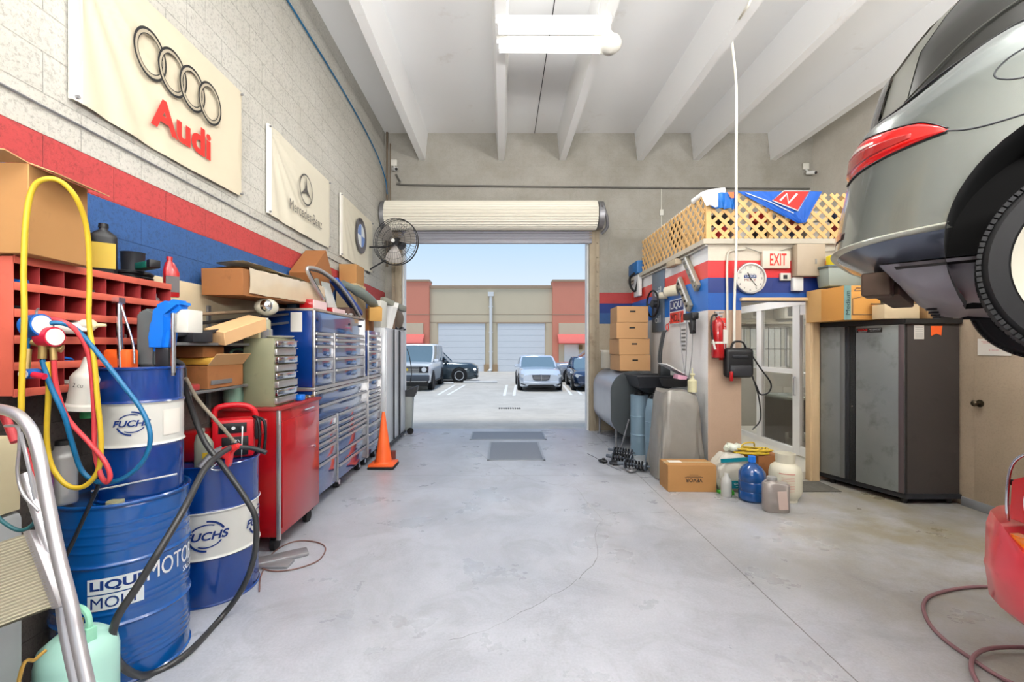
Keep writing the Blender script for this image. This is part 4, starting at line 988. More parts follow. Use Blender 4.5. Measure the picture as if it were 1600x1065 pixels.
# trash bin at the door
bn_ = thing('trash_bin', 'grey wheeled bin with dark lid beside the door jamb', 'bin', (-1.86, 8.66, 0), rz=.1)
b = MB(); b.box(-.17, .17, -.15, .15, .05, .72, b=.02, taper=.82); b.build('body', M('bin_grey', (.55, .57, .56), .5), bn_)
b = MB(); b.prism([(-.19, .72), (.26, .90), (.26, .87), (.2, .70)], .34, (0, -.17, 0), b=.01); b.build('lid', dark, bn_)
b = MB(); b.cyl((.12, -.18, .06), (.12, -.13, .06), .06); b.build('wheel', rubber, bn_); b = MB(); b.tube([(.1, -.1, .9), (.14, -.1, 1.15), (.1, -.1, 1.45), (.05, -.08, 1.6)], .008); b.build('loose_cord', black, bn_)
# traffic cone
cn = thing('traffic_cone', 'tall orange traffic cone beside the blue side locker', 'cone', (-1.62, 6.2, 0))
b = MB(); b.lathe([(.115, .045), (.02, .74), (.014, .75), (.001, .75)], seg=28); b.build('cone_body', orange, cn)
b = MB(); b.box(-.17, .17, -.17, .17, .035, .062, b=.012); b.lathe([(.13, .06), (.115, .085)], seg=28); b.build('base', orange, cn); b = MB(); b.box(-.175, .175, -.175, .175, 0, .035, b=.012); b.build('weight', rubber, cn)
b = MB(); b.box(-.06, .06, -.05, .05, 0, .12, b=.006); solo(b, 'rusty_bracket', M('rusty_red', (.45, .20, .16), .7, var=.2), 'small rusty metal bracket on the floor behind the cone', 'bracket').location = (-1.62, 6.62, 0)
# floor bits near red cabinet
b = MB(); b.box(-.28, .28, -.06, .06, 0, .03, b=.01, T=RT(rz=.55)); b.box(-.03, .2, -.12, .0, .0, .02, b=.004); solo(b, 'steel_jack_foot', galv, 'flat galvanised foot plate on the floor under the red cabinet', 'metal plate').location = (-1.78, 3.46, 0)
b = MB(); P = [(405, 925), (408, 900), (425, 866), (455, 848), (485, 846), (505, 852), (508, 862), (495, 878), (460, 890), (425, 893), (400, 885)]
b.tube([Vector(((px-VX)*CH/(py-VY), F*CH/(py-VY), .006)) for px, py in P], .005, seg=6); solo(b, 'air_hose', M('brown_cable', (.42, .30, .27), .6), 'thin brown cable looping on the floor by the red cabinet', 'cable')
# ---- things on the second drum
d2z = .862
t = jug('oil_bottle', 'grey oil bottle with yellow label on the white banded drum', (-1.905, 2.905, d2z), .105, .07, .25, M('grey_bottle', (.52, .53, .48), .45), M('grey_cap', (.46, .47, .44), .5), None, rz=.35, off=.35, sh=.6)
b = MB(); b.box(.0, .045, -.0385, -.034, .03, .10); b.build('label_panel', yellow, t)
js = thing('jump_starter', 'red jump starter pack with black clamps standing on the drum', 'jump starter', (-1.87, 3.21, d2z), rz=math.radians(28))
m_js = M('jump_red', (.70, .07, .12), .4)
b = MB(); b.box(-.15, .11, -.07, .07, 0, .27, b=.025); b.build('body', m_js, js)
b = MB(); b.tube([(-.14, 0, .25), (-.13, 0, .335), (-.06, 0, .36), (.04, 0, .355), (.10, 0, .32), (.12, 0, .25)], .02); b.build('handle', m_js, js)
b = MB(); b.box(-.11, .06, -.078, -.068, .175, .245, b=.004); b.box(-.09, .07, -.078, -.068, .02, .15, b=.004); b.build('panel', black, js)
b = MB()
for x in (-.075, -.02, .03): b.cyl((x, -.08, .21), (x, -.077, .21), .012, seg=14)
b.merge(text_bm('12V', w=.06, h=.02), frame((.0, -.080, .12), (1, 0, 0), (0, 0, 1))); b.build('gauge', printw, js)
for k, x in enumerate((.13, .165)):
    b = MB(); b.tube([(.10, -.05, .28), (x, -.09, .25), (x+.01, -.1, .15), (x, -.085, .03)], .010); b.build('cable', black, js)
    b = MB(); b.box(x-.02, x+.02, -.09, -.04, .12+.04*k, .26, b=.01); b.build('clamp', redp if k else black, js)
b = MB(); b.box(-2.22, -2.0, 3.03, 3.28, d2z, d2z+.19, b=.01); solo(b, 'red_tool_case', redp, 'dark red metal case on the white banded drum behind the bottle', 'case')
# fuel nozzle and black hose
nz = thing('fuel_nozzle', 'red and silver fuel nozzle lying on the white banded drum', 'nozzle', (-1.76, 2.86, .91))
b = MB(); b.prism([(-.05, .02), (.0, .09), (.10, .115), (.12, .09), (.06, .06), (.05, -.02), (.03, -.04), (.02, .03)], .05, (0, -.02, 0), b=.008); b.build('grip', M('nozzle_red', (.85, .22, .22), .4), nz)
b = MB(); b.tube([(-.10, -.06, -.02), (-.05, -.02, .05), (.0, 0, .08)], .022); b.build('swivel', galv, nz); b = MB(); b.tube([(.11, 0, .09), (.18, .02, .08), (.26, .03, .05)], .014); b.build('spout', dark, nz)
b = MB(); b.tube([(-.01, .0, .01), (-.06, -.02, -.04), (.0, 0, -.05), (.05, 0, -.01)], .006); b.build('trigger', chrome, nz)
hs = MB()
def fl(px, py): return Vector(((px-VX)*(CH-.02)/(py-VY), F*(CH-.02)/(py-VY), .02))
P = [at(358, 700, 2.80), at(340, 712, 2.62), at(318, 735, 2.45), at(290, 790, 2.25), at(255, 850, 2.12), at(215, 915, 2.03), at(183, 965, 1.985), at(176, 1005, 1.975), at(190, 1040, 2.03), fl(230, 1054), fl(290, 1022), fl(345, 965), at(378, 920, 2.72), at(397, 870, 2.72), at(400, 815, 2.72), at(388, 785, 2.72), at(350, 730, 2.73), at(320, 690, 2.74), at(300, 640, 2.72), at(288, 598, 2.66), at(284, 570, 2.62), Vector((-1.84, 2.5, 1.56))]
hs.tube(P, .0165, seg=14); solo(hs, 'fuel_hose', M('black_hose', (.20, .20, .20), .35), 'thick black hose looping from red nozzle down to the floor', 'hose')
hs = MB(); hs.tube([at(290, 590, 2.62), at(310, 625, 2.7), at(345, 665, 2.78), at(366, 690, 2.84)], .011); solo(hs, 'grey_hose', M('tan_grey_hose', (.50, .46, .40), .5), 'thin grey brown hose hanging beside the jump starter', 'hose')
# ================================================================ LEFT FOREGROUND
# refrigerant gauges and hoses hooked on the rack
mf = thing('gauge_manifold', 'refrigerant gauge manifold with blue and red gauges hooked on the red rack', 'gauge set', tuple(at(72, 545, 1.84)))
def dialp(name, px, py, Y, r, m, axis=(.45, -.85, .1)):
    p = at(px, py, Y); a = Vector(axis).normalized(); b = MB(); b.cyl(p-a*.045, p+a*.012, r, seg=26); g = b.build(name, m, mf, world=True)
    b = MB(); b.cyl(p+a*.012, p+a*.015, r*.85, seg=26); b.build('dial_face', paper, g, world=True)
gb = M('gauge_blue', (.10, .36, .66), .35); gr = M('gauge_red', (.70, .12, .22), .35)
dialp('blue_gauge', 62, 508, 1.82, .045, gb, (1, -.1, .1)); dialp('red_gauge', 82, 526, 1.84, .040, gr, (1, -.15, 0)); dialp('blue_knob', 41, 584, 1.80, .02, gb, (.1, -1, 0))
b = MB(); b.tube([at(58, 497, 1.84), at(57, 486, 1.86), at(60, 482, 1.90)], .004); b.build('hook', steel, mf, world=True)
b = MB(); p = at(72, 540, 1.84); b.cyl(at(50, 533, 1.84), at(98, 545, 1.88), .016); b.cyl(at(68, 520, 1.84), at(66, 560, 1.84), .014); b.cyl(at(82, 530, 1.86), at(84, 562, 1.86), .012); b.cyl(at(45, 545, 1.82), at(42, 580, 1.81), .010)
b.build('valve_block', M('brass_fitting', (.66, .56, .36), .4, .7), mf, world=True)
b = MB(); b.cyl(at(52, 585, 1.8), at(70, 588, 1.8), .012); b.build('red_knob', gr, mf, world=True)
def hose(name, lab, m, pts, r=.0095):
    q = MB(); q.tube(pts, r, seg=10, smooth=7); return solo(q, name, m, lab, 'hose')
hose('charging_hose', 'blue charging hose looping from gauges over the small drum', hblue, [at(x, y, Y) for x, y, Y in ((66, 562, 1.84), (78, 600, 1.85), (100, 648, 1.87), (112, 690, 1.9), (128, 735, 1.93), (155, 753, 1.93), (190, 748, 1.93), (222, 722, 1.94), (235, 685, 1.95), (224, 645, 1.96), (190, 598, 1.95), (150, 548, 1.93), (120, 515, 1.9), (90, 504, 1.86), (62, 512, 1.84), (44, 535, 1.83), (42, 560, 1.82))])
hose('charging_hose', 'red charging hose looping down beside the blue one', hred, [at(x, y, Y) for x, y, Y in ((84, 562, 1.86), (88, 605, 1.87), (105, 652, 1.89), (138, 690, 1.91), (162, 718, 1.90), (172, 742, 1.90), (166, 753, 1.9), (156, 738, 1.92), (148, 700, 1.93), (147, 640, 1.94), (140, 560, 1.93), (122, 520, 1.90), (96, 501, 1.87), (66, 500, 1.855), (44, 520, 1.83), (37, 545, 1.82), (38, 570, 1.82))])
hose('charging_hose', 'yellow charging hose arching over the cardboard box', yellow, [at(x, y, Y) for x, y, Y in ((33, 650, 1.76), (34, 600, 1.76), (38, 500, 1.76), (37, 420, 1.76), (41, 340, 1.76), (52, 293, 1.76), (75, 279, 1.77), (100, 287, 1.80), (122, 315, 1.84), (136, 360, 1.9), (140, 430, 1.93), (139, 500, 1.93), (147, 560, 1.93), (152, 620, 1.93), (158, 690, 1.93), (153, 735, 1.92), (130, 760, 1.91), (102, 756, 1.90), (80, 725, 1.89), (73, 680, 1.88), (76, 610, 1.86), (74, 565, 1.85))], .0098)
# white jug hanging behind the hoses
jg = thing('spray_jug', 'white plastic jug marked in pen, hanging below the red rack', 'jug', tuple(at(124, 640, 2.04)), rot=(0, math.radians(8), math.radians(25))); jg.scale = (.8, .8, .95)
b = MB(); b.lathe([(.001, 0), (.075, 0), (.075, .02), (.062, .03), (.060, .10), (.066, .15), (.055, .17), (.03, .20), (.022, .25), (.001, .25)], seg=28); b.build('body', offw, jg)
b = MB(); b.merge(wrap(text_bm('2 cu', w=.045, h=.02), .068, math.radians(-95), (0, 0), .12)); b.build('pen_mark', printk, jg)
b = MB(); b.tube([(0, 0, .25), (.01, .01, .30), (-.03, .03, .33)], .005); b.build('hook_wire', black, jg)
b = MB(); b.lathe([(.001, 0), (.035, 0), (.036, .07), (.02, .09), (.001, .09)], seg=20); solo(b, 'green_bottle', M('green_plastic', (.16, .48, .28), .4), 'small green bottle behind the white jug', 'bottle').location = at(140, 652, 2.12)
# mint refrigerant tank in front of ribbed drum
gt = thing('refrigerant_tank', 'mint green refrigerant tank on the floor in front of ribbed drum', 'gas tank', (-1.79, 1.92, 0), rz=-.35)
tank(gt, .137, .49, M('mint_green', (.66, .84, .78), .35, var=.04), M('mint_green_handle', (.56, .80, .68), .4))
b = MB(); bmt = join_bm(*[shift(rect_bm(.002+.05, .004), 0, -k*.012) for k in range(7)]); b.merge(wrap(bmt, .1385, math.radians(-30), (0, 0), .25)); bm2 = text_bm('134A', w=.12, h=.035, bold=.01); b.merge(wrap(bm2, .1385, math.radians(-95), (0, 0), .12)); b.build('lettering', printk, gt)
# stepladder
ld = thing('step_ladder', 'aluminium folding stepladder with ribbed treads leaning at the frame edge', 'ladder', (-1.5, 1.35, 0))
la = M('ladder_aluminium', (.80, .79, .80), .32, .75, var=.12, vs=25); lt = M('dirty_tread', (.74, .71, .62), .6, .2, var=.1, vs=20, dirt=(.45, .42, .34), ds=12, dt=.58)
def ray_floor(px, py, Y, Y2):
    return at(px, py, Y2)
top = [at(-60, 655, 1.5), at(-25, 640, 1.46), at(5, 640, 1.42), at(30, 650, 1.40), at(50, 675, 1.38), at(62, 715, 1.36), at(72, 770, 1.34), at(92, 870, 1.30), at(112, 950, 1.27), at(133, 1052, 1.24)]
d_ = (top[-1]-top[-3]).normalized(); end = top[-1]+d_*(top[-1].z/abs(d_.z))
b = MB(); b.tube(top+[end], .0165, seg=14, smooth=5); b.build('front_rail', la, ld, world=True)
b = MB(); q = [at(40, 740, 1.42), at(75, 850, 1.38), at(95, 930, 1.36), at(114, 1040, 1.34)]; d_ = (q[-1]-q[0]).normalized(); b.tube(q+[q[-1]+d_*(q[-1].z/abs(d_.z))], .016, seg=12); b.build('rear_rail', la, ld, world=True)
A, B_, C_, D_ = at(60, 832, 1.40), at(103, 942, 1.30), at(-60, 1003, 1.32), at(-90, 880, 1.44)
for off in (0,):
    U = (B_-A); V = (D_-A); n = U.cross(V).normalized(); b = MB(); N = 26
    rows = []
    for i in range(N*2+1):
        u = i/(N*2); h = .004 if i % 2 else 0
        rows.append([A+U*u+n*h, D_+(C_-D_)*u+n*h])
    b.grid(rows, sm=False); b.grid([[r_[0]-n*.03, r_[1]-n*.03] for r_ in rows], sm=False)
    b.grid([[r_[0], r_[0]-n*.03] for r_ in rows], sm=False); b.build('tread', lt, ld, world=True)
    b = MB(); e1 = U.normalized(); e2 = V.normalized(); T = frame(A, e1, e2); L_ = U.length
    b.box(-.01, L_+.01, -.012, .014, -.034, .012, T=T, b=.002); b.build('tread_edge', la, ld, world=True)
    b = MB()
    for k in (.5, .64, .93): b.cyl(A+U*k+n*.01, A+U*k+n*.02, .005, seg=10)
    b.build('rivet', steel, ld, world=True)
b = MB(); b.tube([at(8, 665, 1.41), at(28, 668, 1.4), at(30, 700, 1.395), at(27, 735, 1.39), at(35, 770, 1.385), at(60, 798, 1.38)], .0045, seg=8); b.tube([at(32, 675, 1.40), at(45, 730, 1.39), at(55, 780, 1.385)], .005, seg=8); b.build('spreader_bar', la, ld, world=True)
b = MB(); b.tube([at(2, 640, 1.46), at(14, 665, 1.45), at(24, 690, 1.44)], .012); b.tube([at(40, 700, 1.44), at(60, 770, 1.43), at(88, 820, 1.42), at(88, 805, 1.42)], .006); solo(b, 'red_hose', hred, 'faded red hose hanging behind the stepladder', 'hose')
b = MB(); b.box(-2.18, -1.80, 1.34, 1.72, 0, 1.02, b=.03); b.mi = 0; solo(b, 'grey_bin', M('grey_bin_steel', (.55, .56, .56), .5, .2, var=.12), 'dull grey steel cabinet standing behind the stepladder', 'cabinet')
b = MB(); b.box(-2.2, -1.80, 1.34, 1.70, 1.025, 1.30, b=.004); solo(b, 'wooden_crate', M('stained_board', (.66, .62, .50), .8, var=.15, dirt=(.45, .42, .34), ds=7), 'stained pale fibreboard box on the grey cabinet', 'box')
hose('green_hose', 'thin dark green hose drooping behind the stepladder rail', M('green_hose', (.16, .36, .38), .45), [at(x, y, Y) for x, y, Y in ((-20, 790, 1.40), (5, 815, 1.41), (30, 828, 1.42), (50, 820, 1.42), (66, 795, 1.42))], .006)
b = MB(); b.tube([at(160, 745, 2.0), at(135, 800, 1.98), at(112, 850, 1.96), at(102, 870, 1.95)], .008, seg=8); solo(b, 'black_strap', black, 'thin black strap hanging down the ribbed drum', 'strap')
b = MB(); b.tube([at(30, 1060, 1.55), at(55, 1030, 1.60), at(72, 1015, 1.63)][::-1]+[Vector((-1.66, 1.5, .004))], .006, seg=8); solo(b, 'brass_wand', M('brass_rod', (.70, .56, .28), .4, .6), 'brass wand leaning beside the mint tank', 'wand')

# ================================================================ PILE ON THE BLUE CHEST
wrapm = M('clear_wrap', (.76, .69, .58), .16, var=.1, coat=.5)
t = carton('long_carton', 'long brown carton wrapped in clear plastic lying over the shelf and chest', (-2.09, 4.17, 2.045), .31, 1.55, .20, mat=card3, tp=False, rot=(math.radians(2), 0, 0))
b = MB(); rr = random.Random(3)
rows = []
for j in range(26):
    y = -.70+1.45*j/25; row = []
    for i, (x, z) in enumerate(((-.16, .0), (-.16, .205), (-.08, .215), (0, .22), (.08, .215), (.162, .205), (.164, .14), (.165, .07), (.163, .01))):
        row.append((x+rr.uniform(-.0, .006), y+rr.uniform(-.01, .01), z+rr.uniform(0, .012)))
    rows.append(row)
b.grid(rows); b.build('plastic_wrap', wrapm, t)
b = MB(); b.prism([(-.05, 0), (.9, .02), (.88, .035), (-.08, .014)], .26, (-2.22, 3.75, 2.30), ax='yz'); rows = []
for j in range(14):
    y = 3.6+1.2*j/13; rows.append([(-2.27, y, 2.30), (-2.15, y, 2.31+.03*math.sin(j*.9)), (-2.05, y, 2.30+.02*math.sin(j*1.3+1)), (-1.95+.02*math.sin(j), y, 2.285)])
b.bm.free(); b = MB(); b.grid(rows); b.grid([[(p[0], p[1], p[2]-.006) for p in r_] for r_ in rows]); solo(b, 'wrapping_sheet', M('beige_wrap', (.80, .76, .64), .3, var=.1), 'crumpled beige plastic sheet lying over the long carton', 'plastic sheet')
carton('cardboard_box', 'brown carton standing on its corner behind the long carton', (-2.15, 5.34, 2.19), .24, .52, .50, rot=(math.radians(38), 0, 0), mat=card3, tp=False)
carton('cardboard_box', 'small square carton under the blue and white roundel', (-2.15, 6.50, 2.504), .24, .36, .28, mat=card, tp=False)
carton('cardboard_box', 'taped brown carton supporting the small square carton', (-2.13, 6.42, 1.862), .28, .42, .64, mat=M('pale_taped_carton', (.72, .64, .5), .8, var=.08), tp=True)
# car door window frame
wf = thing('door_window_frame', 'silver car door window frame standing on the blue chest', 'car part', (-1.90, 5.3, 2.01))
yz = [(4.80, 2.0), (4.86, 2.12), (4.74, 2.30), (4.80, 2.345), (5.05, 2.36), (5.4, 2.30), (5.75, 2.16), (5.98, 2.02)]
b = MB(); b.tube([(-1.885, 4.78, 2.13), (-1.90, 4.44, 2.36), (-1.90, 4.52, 2.42), (-1.90, 4.82, 2.43), (-1.90, 5.25, 2.37), (-1.89, 5.68, 2.21), (-1.87, 5.98, 2.03)], .017, seg=10)
b.build('frame', alu, wf, world=True)
b = MB(); b.tube([(-1.885, 4.81, 2.14), (-1.90, 4.50, 2.36), (-1.90, 4.56, 2.395), (-1.90, 4.84, 2.40), (-1.90, 5.23, 2.34), (-1.89, 5.64, 2.18), (-1.88, 5.92, 2.03)], .008, seg=6); b.build('seal', black, wf, world=True)
b = MB(); b.prism([(4.98, 2.35), (5.2, 2.36), (5.5, 2.03), (5.2, 2.02)], .015, (-1.99, 0, 0), ax='yz', b=.003); b.build('panel', M('pale_panel', (.80, .82, .80), .35), wf, world=True)
b = MB(); b.prism([(4.80, 2.32), (4.95, 2.38), (5.2, 2.02), (5.05, 2.015)], .04, (-2.04, 0, 0), ax='yz', b=.006); solo(b, 'trim_panel', M('grey_green_trim', (.56, .57, .53), .5), 'grey green trim panel leaning behind the window frame', 'car part')
for (y0, y1, x0, z1, lab, s_) in ((4.46, 4.80, -1.99, 2.10, 'red parts case with pale front at the near corner of the chest', 1), (4.98, 5.36, -2.0, 2.065, 'second red parts case lower down beside the window frame', 0)):
    t = thing('parts_case', lab, 'case', ((x0-1.83)/2, (y0+y1)/2, 2.011)); b = MB(); b.box(x0, -1.86, y0, y1, 2.011, z1, b=.004); b.build('body', redp, t, world=True)
    b = MB(); b.box(-1.86, -1.85, y0+.01, y1-.01, 2.015, z1-.004); b.build('front', M('pink_white', (.85, .74, .74), .3), t, world=True)
b = MB(); b.box(-2.13, -2.03, 4.48, 4.66, 2.011, 2.09, b=.012); solo(b, 'blue_grey_box', M('slate', (.22, .30, .38), .5), 'slate blue box behind the red parts case', 'box')
b = MB(); b.tube([(-2.0, 4.72, 2.115), (-1.98, 4.66, 2.16), (-1.96, 4.76, 2.175), (-1.95, 4.84, 2.13), (-1.97, 4.78, 2.11)], .012, closed=True); solo(b, 'yellow_clip', yellow, 'yellow plastic loop lying on the red parts case', 'clip')
b = MB(); b.box(0, .10, -.5, .5, 0, .06, b=.012, T=RT((-2.0, 5.72, 2.22), rx=math.radians(-19))); solo(b, 'blue_parts_box', M('royal_box', (.10, .26, .56), .45), 'royal blue flat parts box on top of the chest pile', 'box')
b = MB(); b.box(-2.24, -1.92, 5.72, 6.02, 2.011, 2.13, b=.01); solo(b, 'brown_parts_box', M('umber', (.36, .27, .24), .7, var=.15), 'dark brown box under the royal blue box', 'box')
b = MB(); b.tube([(-2.0, 5.7, 2.42), (-1.9, 6.1, 2.36), (-1.86, 6.5, 2.27), (-1.88, 6.7, 2.22)], (.05, .07, .07, .06, .04), seg=10, smooth=4); solo(b, 'mirror_housing', M('grey_green', (.42, .45, .42), .45), 'long grey green moulded part on the chest pile', 'car part').location.z -= .0
b = MB(); b.box(-.05, .05, -.38, .38, -.05, .05, b=.02, T=RT((-1.80, 7.55, 2.33), rx=-.12, rz=-.25)); solo(b, 'grey_moulding', M('grey_moulding', (.52, .52, .47), .5), 'grey plastic moulding jutting towards the doorway above the lockers', 'car part')
b = MB(); b.box(-.09, .09, -.12, .12, 0, .2, b=.01, T=RT((-1.86, 6.62, 2.02), rx=.2, rz=.4)); solo(b, 'mustard_carton', M('mustard_carton', (.72, .55, .30), .8, var=.08), 'mustard brown carton tipped on the side locker top', 'box')
b = MB(); b.box(-2.2, -1.95, 6.64, 6.9, 1.862, 2.1, b=.01); solo(b, 'brown_crate', card3, 'plain brown carton at the end of the side locker', 'box')
# white covers and brown parts on the lockers
for i, (x, y, z, s_, m, lab, nm) in enumerate(((-1.93, 7.15, 1.935, (.16, .22, .42), offw, 'tall white plastic cover on the near locker', 'white_cover'), (-2.12, 7.3, 1.935, (.24, .3, .3), card3, 'brown carton behind the white cover on the lockers', 'cardboard_box'),
        (-1.90, 7.72, 1.935, (.16, .26, .3), M('umber_part', (.45, .36, .30), .7, var=.15), 'brown moulded part in the middle of the locker pile', 'moulded_part'), (-2.1, 7.9, 1.935, (.22, .3, .34), white, 'white box at the back of the locker pile', 'white_box'))):
    b = MB(); b.box(-s_[0]/2, s_[0]/2, -s_[1]/2, s_[1]/2, 0, s_[2], b=.02, T=RT(rz=.2*i-.2)); solo(b, nm, m, lab, 'box' if 'box' in nm else 'car part').location = (x, y, z)
b = MB()
rows = [[(x+.0, .02*math.sin(x*30)+y, z) for x in (-.12, -.05, .05, .12)] for y, z in ((0, 0), (.03, .12), (.0, .25), (-.05, .36), (-.02, .44))]
b.grid(rows); b.grid([[(p[0], p[1]+.02, p[2]) for p in r_] for r_ in rows]); o = solo(b, 'white_air_bag', white, 'curled white sheet of padding standing beside grey moulding', 'padding'); o.location = (-1.92, 7.42, 1.95); o.rotation_euler = (0, .25, .3)
t = thing('wheel_cover', 'round brown and white wheel cover leaning on the last locker', 'wheel cover', (-1.88, 8.15, 2.13), rot=(0, .35, -.5)); b = MB(); b.lathe([(.001, .02), (.14, .02), (.17, .0), (.19, -.02), (.19, -.05), (.001, -.05)], seg=30, T=RT(ry=PI/2-.3)); b.build('disc', M('brown_cover', (.46, .40, .34), .45, .3), t)
for i in range(9):
    rr = random.Random(i); b = MB(); b.tube([(0, 0, .02), (.04, .02, .05), (.07, -.02, .03), (.03, -.04, .02)], .014, seg=7, closed=True); o = solo(b, 'engine_scrap', black if i % 3 else steel, 'small black engine scrap in the heap on the lockers', 'engine part', 'engine scraps on the lockers'); o.location = (-1.86+rr.uniform(-.05, .06), 7.95+rr.uniform(-.1, .38), 1.935+.0*i); o.rotation_euler = (0, 0, i)
for i in range(6):
    b = MB(); b.tube([(0, 0, .01), (.03, .03, .03), (.08, .0, .02), (.06, -.04, .01)], .009, seg=7); o = solo(b, 'bright_bracket', chrome, 'shiny bracket in the litter on the blue chest', 'bracket', 'shiny brackets on the chest'); o.location = (-1.93+.02*(i % 2), 5.42+i*.09, 2.012); o.rotation_euler = (0, 0, i*1.3)

# ================================================================ RIGHT SIDE
XO = 2.53
# oval oil tank
ot = thing('oil_tank', 'large oval grey steel oil tank on legs beside the doorway', 'tank', (2.07, 8.0, 0))
def oval(w_, h_, cz, n=40, cx=2.07):
    r = w_/2; P = []
    for i in range(n):
        a = 2*PI*i/n; P.append((cx+r*math.cos(a), cz+(h_/2-r)*(1 if math.sin(a) >= 0 else -1)+r*math.sin(a)))
    return P
b = MB(); b.prism(oval(.66, 1.04, .72), 1.40, (0, 7.30, 0)); b.build('shell', M('tank_grey', (.66, .67, .70), .35, .55, var=.08), ot, world=True, angle=30)
b = MB(); b.prism(oval(.67, 1.05, .72), .03, (0, 7.28, 0)); b.build('end_cap', M('tank_end', (.26, .28, .29), .5, .2), ot, world=True, angle=30)
for x in (1.84, 2.30):
    for y in (7.36, 8.6): b = MB(); b.cyl((x, y, 0), (x, y, .34), .018); b.cyl((x, y, 0), (x, y, .01), .05); b.build('leg', steel, ot, world=True)
def prbox(b, sx, sy, sz):
    b.box(-.045, .045, -sy/2-.0015, -sy/2+.001, sz*.62, sz*.72, b=.0005)
rb = random.Random(2)
for k, (nm) in enumerate(('lowest', 'second', 'third', 'topmost')):
    carton('file_box', '%s of the four lidded file cartons stacked on the oval tank' % nm if nm in ('lowest', 'topmost') else '%s lidded file carton from the bottom of the stack on the tank' % nm, (2.13+(.02 if k == 3 else 0)*1-.012*k, 7.62, 1.246+k*.262), .50, .56, .258, rz=rb.uniform(-.05, .05), mat=M('kraft_board', (.68, .52, .36), .8, var=.04), tp=False, prnt=prbox, group='file cartons stacked on the oval tank')
b = MB(); b.tube([(0, .0, 0), (.0, .0, .3)], .12, seg=28, smooth=0, cap=False); b.lathe([(.12, 0), (.12, .32), (.135, .33), (.11, .33), (.11, 0)], seg=28); solo(b, 'white_roll', M('white_bucket', (.85, .83, .78), .5), 'white bucket standing beside the cartons on the oval tank', 'bucket').location = (1.93, 8.35, 1.245)
# drain pans, struts
dp = thing('drain_pan', 'black rectangular drain funnel pan lying on the slim barrels', 'drain pan', (2.30, 6.75, .97))
b = MB(); P0 = [(1.93, 6.5), (2.50, 6.5), (2.50, 7.15), (1.93, 7.15)]; rows = []
for k, z in ((1.0, 1.20), (.97, 1.18), (.8, 1.05), (.35, .98), (.12, .95)): rows.append([(2.2+(x-2.2)*k, 6.82+(y-6.82)*k, z) for x, y in P0])
b.grid(rows, close_u=True, sm=False); b.grid([[(p[0]*1, p[1], p[2]-.008) for p in r_] for r_ in rows], close_u=True, sm=False)
b.build('pan', dark, dp, world=True)
b = MB(); b.tube([(x, y, 1.205) for x, y in P0], .012, closed=True, smooth=0); b.build('rim', dark, dp, world=True)
for i, (x, y, r, h, lab) in enumerate(((2.10, 6.98, .13, .90, 'slim blue grey steel barrel beside the oval tank'), (2.16, 6.45, .13, .90, 'slim blue grey steel barrel beside the silver covered machine'))):
    t = thing('slim_barrel', lab, 'barrel', (x, y, 0)); b = MB(); P = []
    for j in range(120):
        z = h*j/119; rr = r+.006*sum(math.exp(-((z-q)/.006)**2) for q in (h*.33, h*.64)); P.append((rr, z))
    if i: P = [(rr*(1-.25*max(0, (z-h*.82)/(h*.18))), z) for rr, z in P]
    b.lathe([(.001, 0)]+P+[(P[-1][0], h), (.001, h)], seg=36); b.build('body', M('barrel_blue_grey', (.47, .56, .62), .4, .2, var=.05), t)
    b = MB(); b.cyl((0, 0, h), (0, 0, h+.03), r*.6); b.tube([(r*.4*math.cos(a), r*.4*math.sin(a), h+.035+.01*(a % 2)) for a in range(6)], .012, closed=True); b.build('fittings', black, t)
sd_ = thing('covered_machine', 'machine under a wrinkled silver grey dust cover beside the office corner', 'covered machine', (2.22, 5.78, 0))
b = MB(); rows = []; nn = 72
for j in range(31):
    v = j/30; z = 1.08*(1-v) if j > 0 else 1.08; row = []
    fl_ = 1+.10*v**1.2
    for i in range(nn):
        a = 2*PI*i/nn; e_ = 2/5; cx = math.copysign(abs(math.cos(a))**e_, math.cos(a)); cy = math.copysign(abs(math.sin(a))**e_, math.sin(a))
        w_ = 1+.12*v*(.5-abs(math.sin(a*3.5+math.sin(v*3)*1.2+v*.8)))+.05*math.sin(a*4+v*6)*v+.035*v*math.sin(a*11-v*7)+.02*math.sin(a*23+v*11)*v
        hx, hy = (.235+.03*v)*fl_*w_, (.24+.02*v)*fl_*w_
        if v < .12: hx *= .90+v*.8; hy *= .90+v*.8
        row.append((2.21+hx*cx-.02*v, 5.80+hy*cy, max(.012, z+.02*math.sin(a*3+1)*(1 if v < .3 else .3)-.05*max(0, cx)*(1-v))))
    rows.append(row)
b.grid(rows, close_u=True); c0 = [(2.21+(p[0]-2.21)*.5, 5.8+(p[1]-5.8)*.5, 1.09) for p in rows[0]]; c1 = [(2.21+(p[0]-2.21)*.02, 5.8+(p[1]-5.8)*.02, 1.10) for p in rows[0]]
b.grid([c1, c0, rows[0]], close_u=True); b.build('dust_cover', M('silver_cover', (.54, .525, .50), .42, .3, var=.12, vs=6, bump=.7, bs=9), sd_, world=True, angle=180)
t = thing('round_drain_pan', 'round black drain pan with papers resting on the covered machine', 'drain pan', (2.30, 6.08, 1.11)); b = MB(); b.lathe([(.001, .01), (.15, .01), (.185, .10), (.195, .10), (.16, 0), (.001, 0)], seg=34); b.build('pan', rubber, t)
b = MB(); b.box(-.02, .10, -.10, .06, .10, .16, T=RT(ry=.2)); b.build('box', M('pink_box', (.85, .62, .70), .6), t)
b = MB(); b.box(0, .34, -.16, .16, 0, .012, b=.003, T=RT((2.18, 6.22, 1.40), ry=.5)); solo(b, 'white_board_piece', white, 'white sheet of board slanting behind the round pan', 'board')
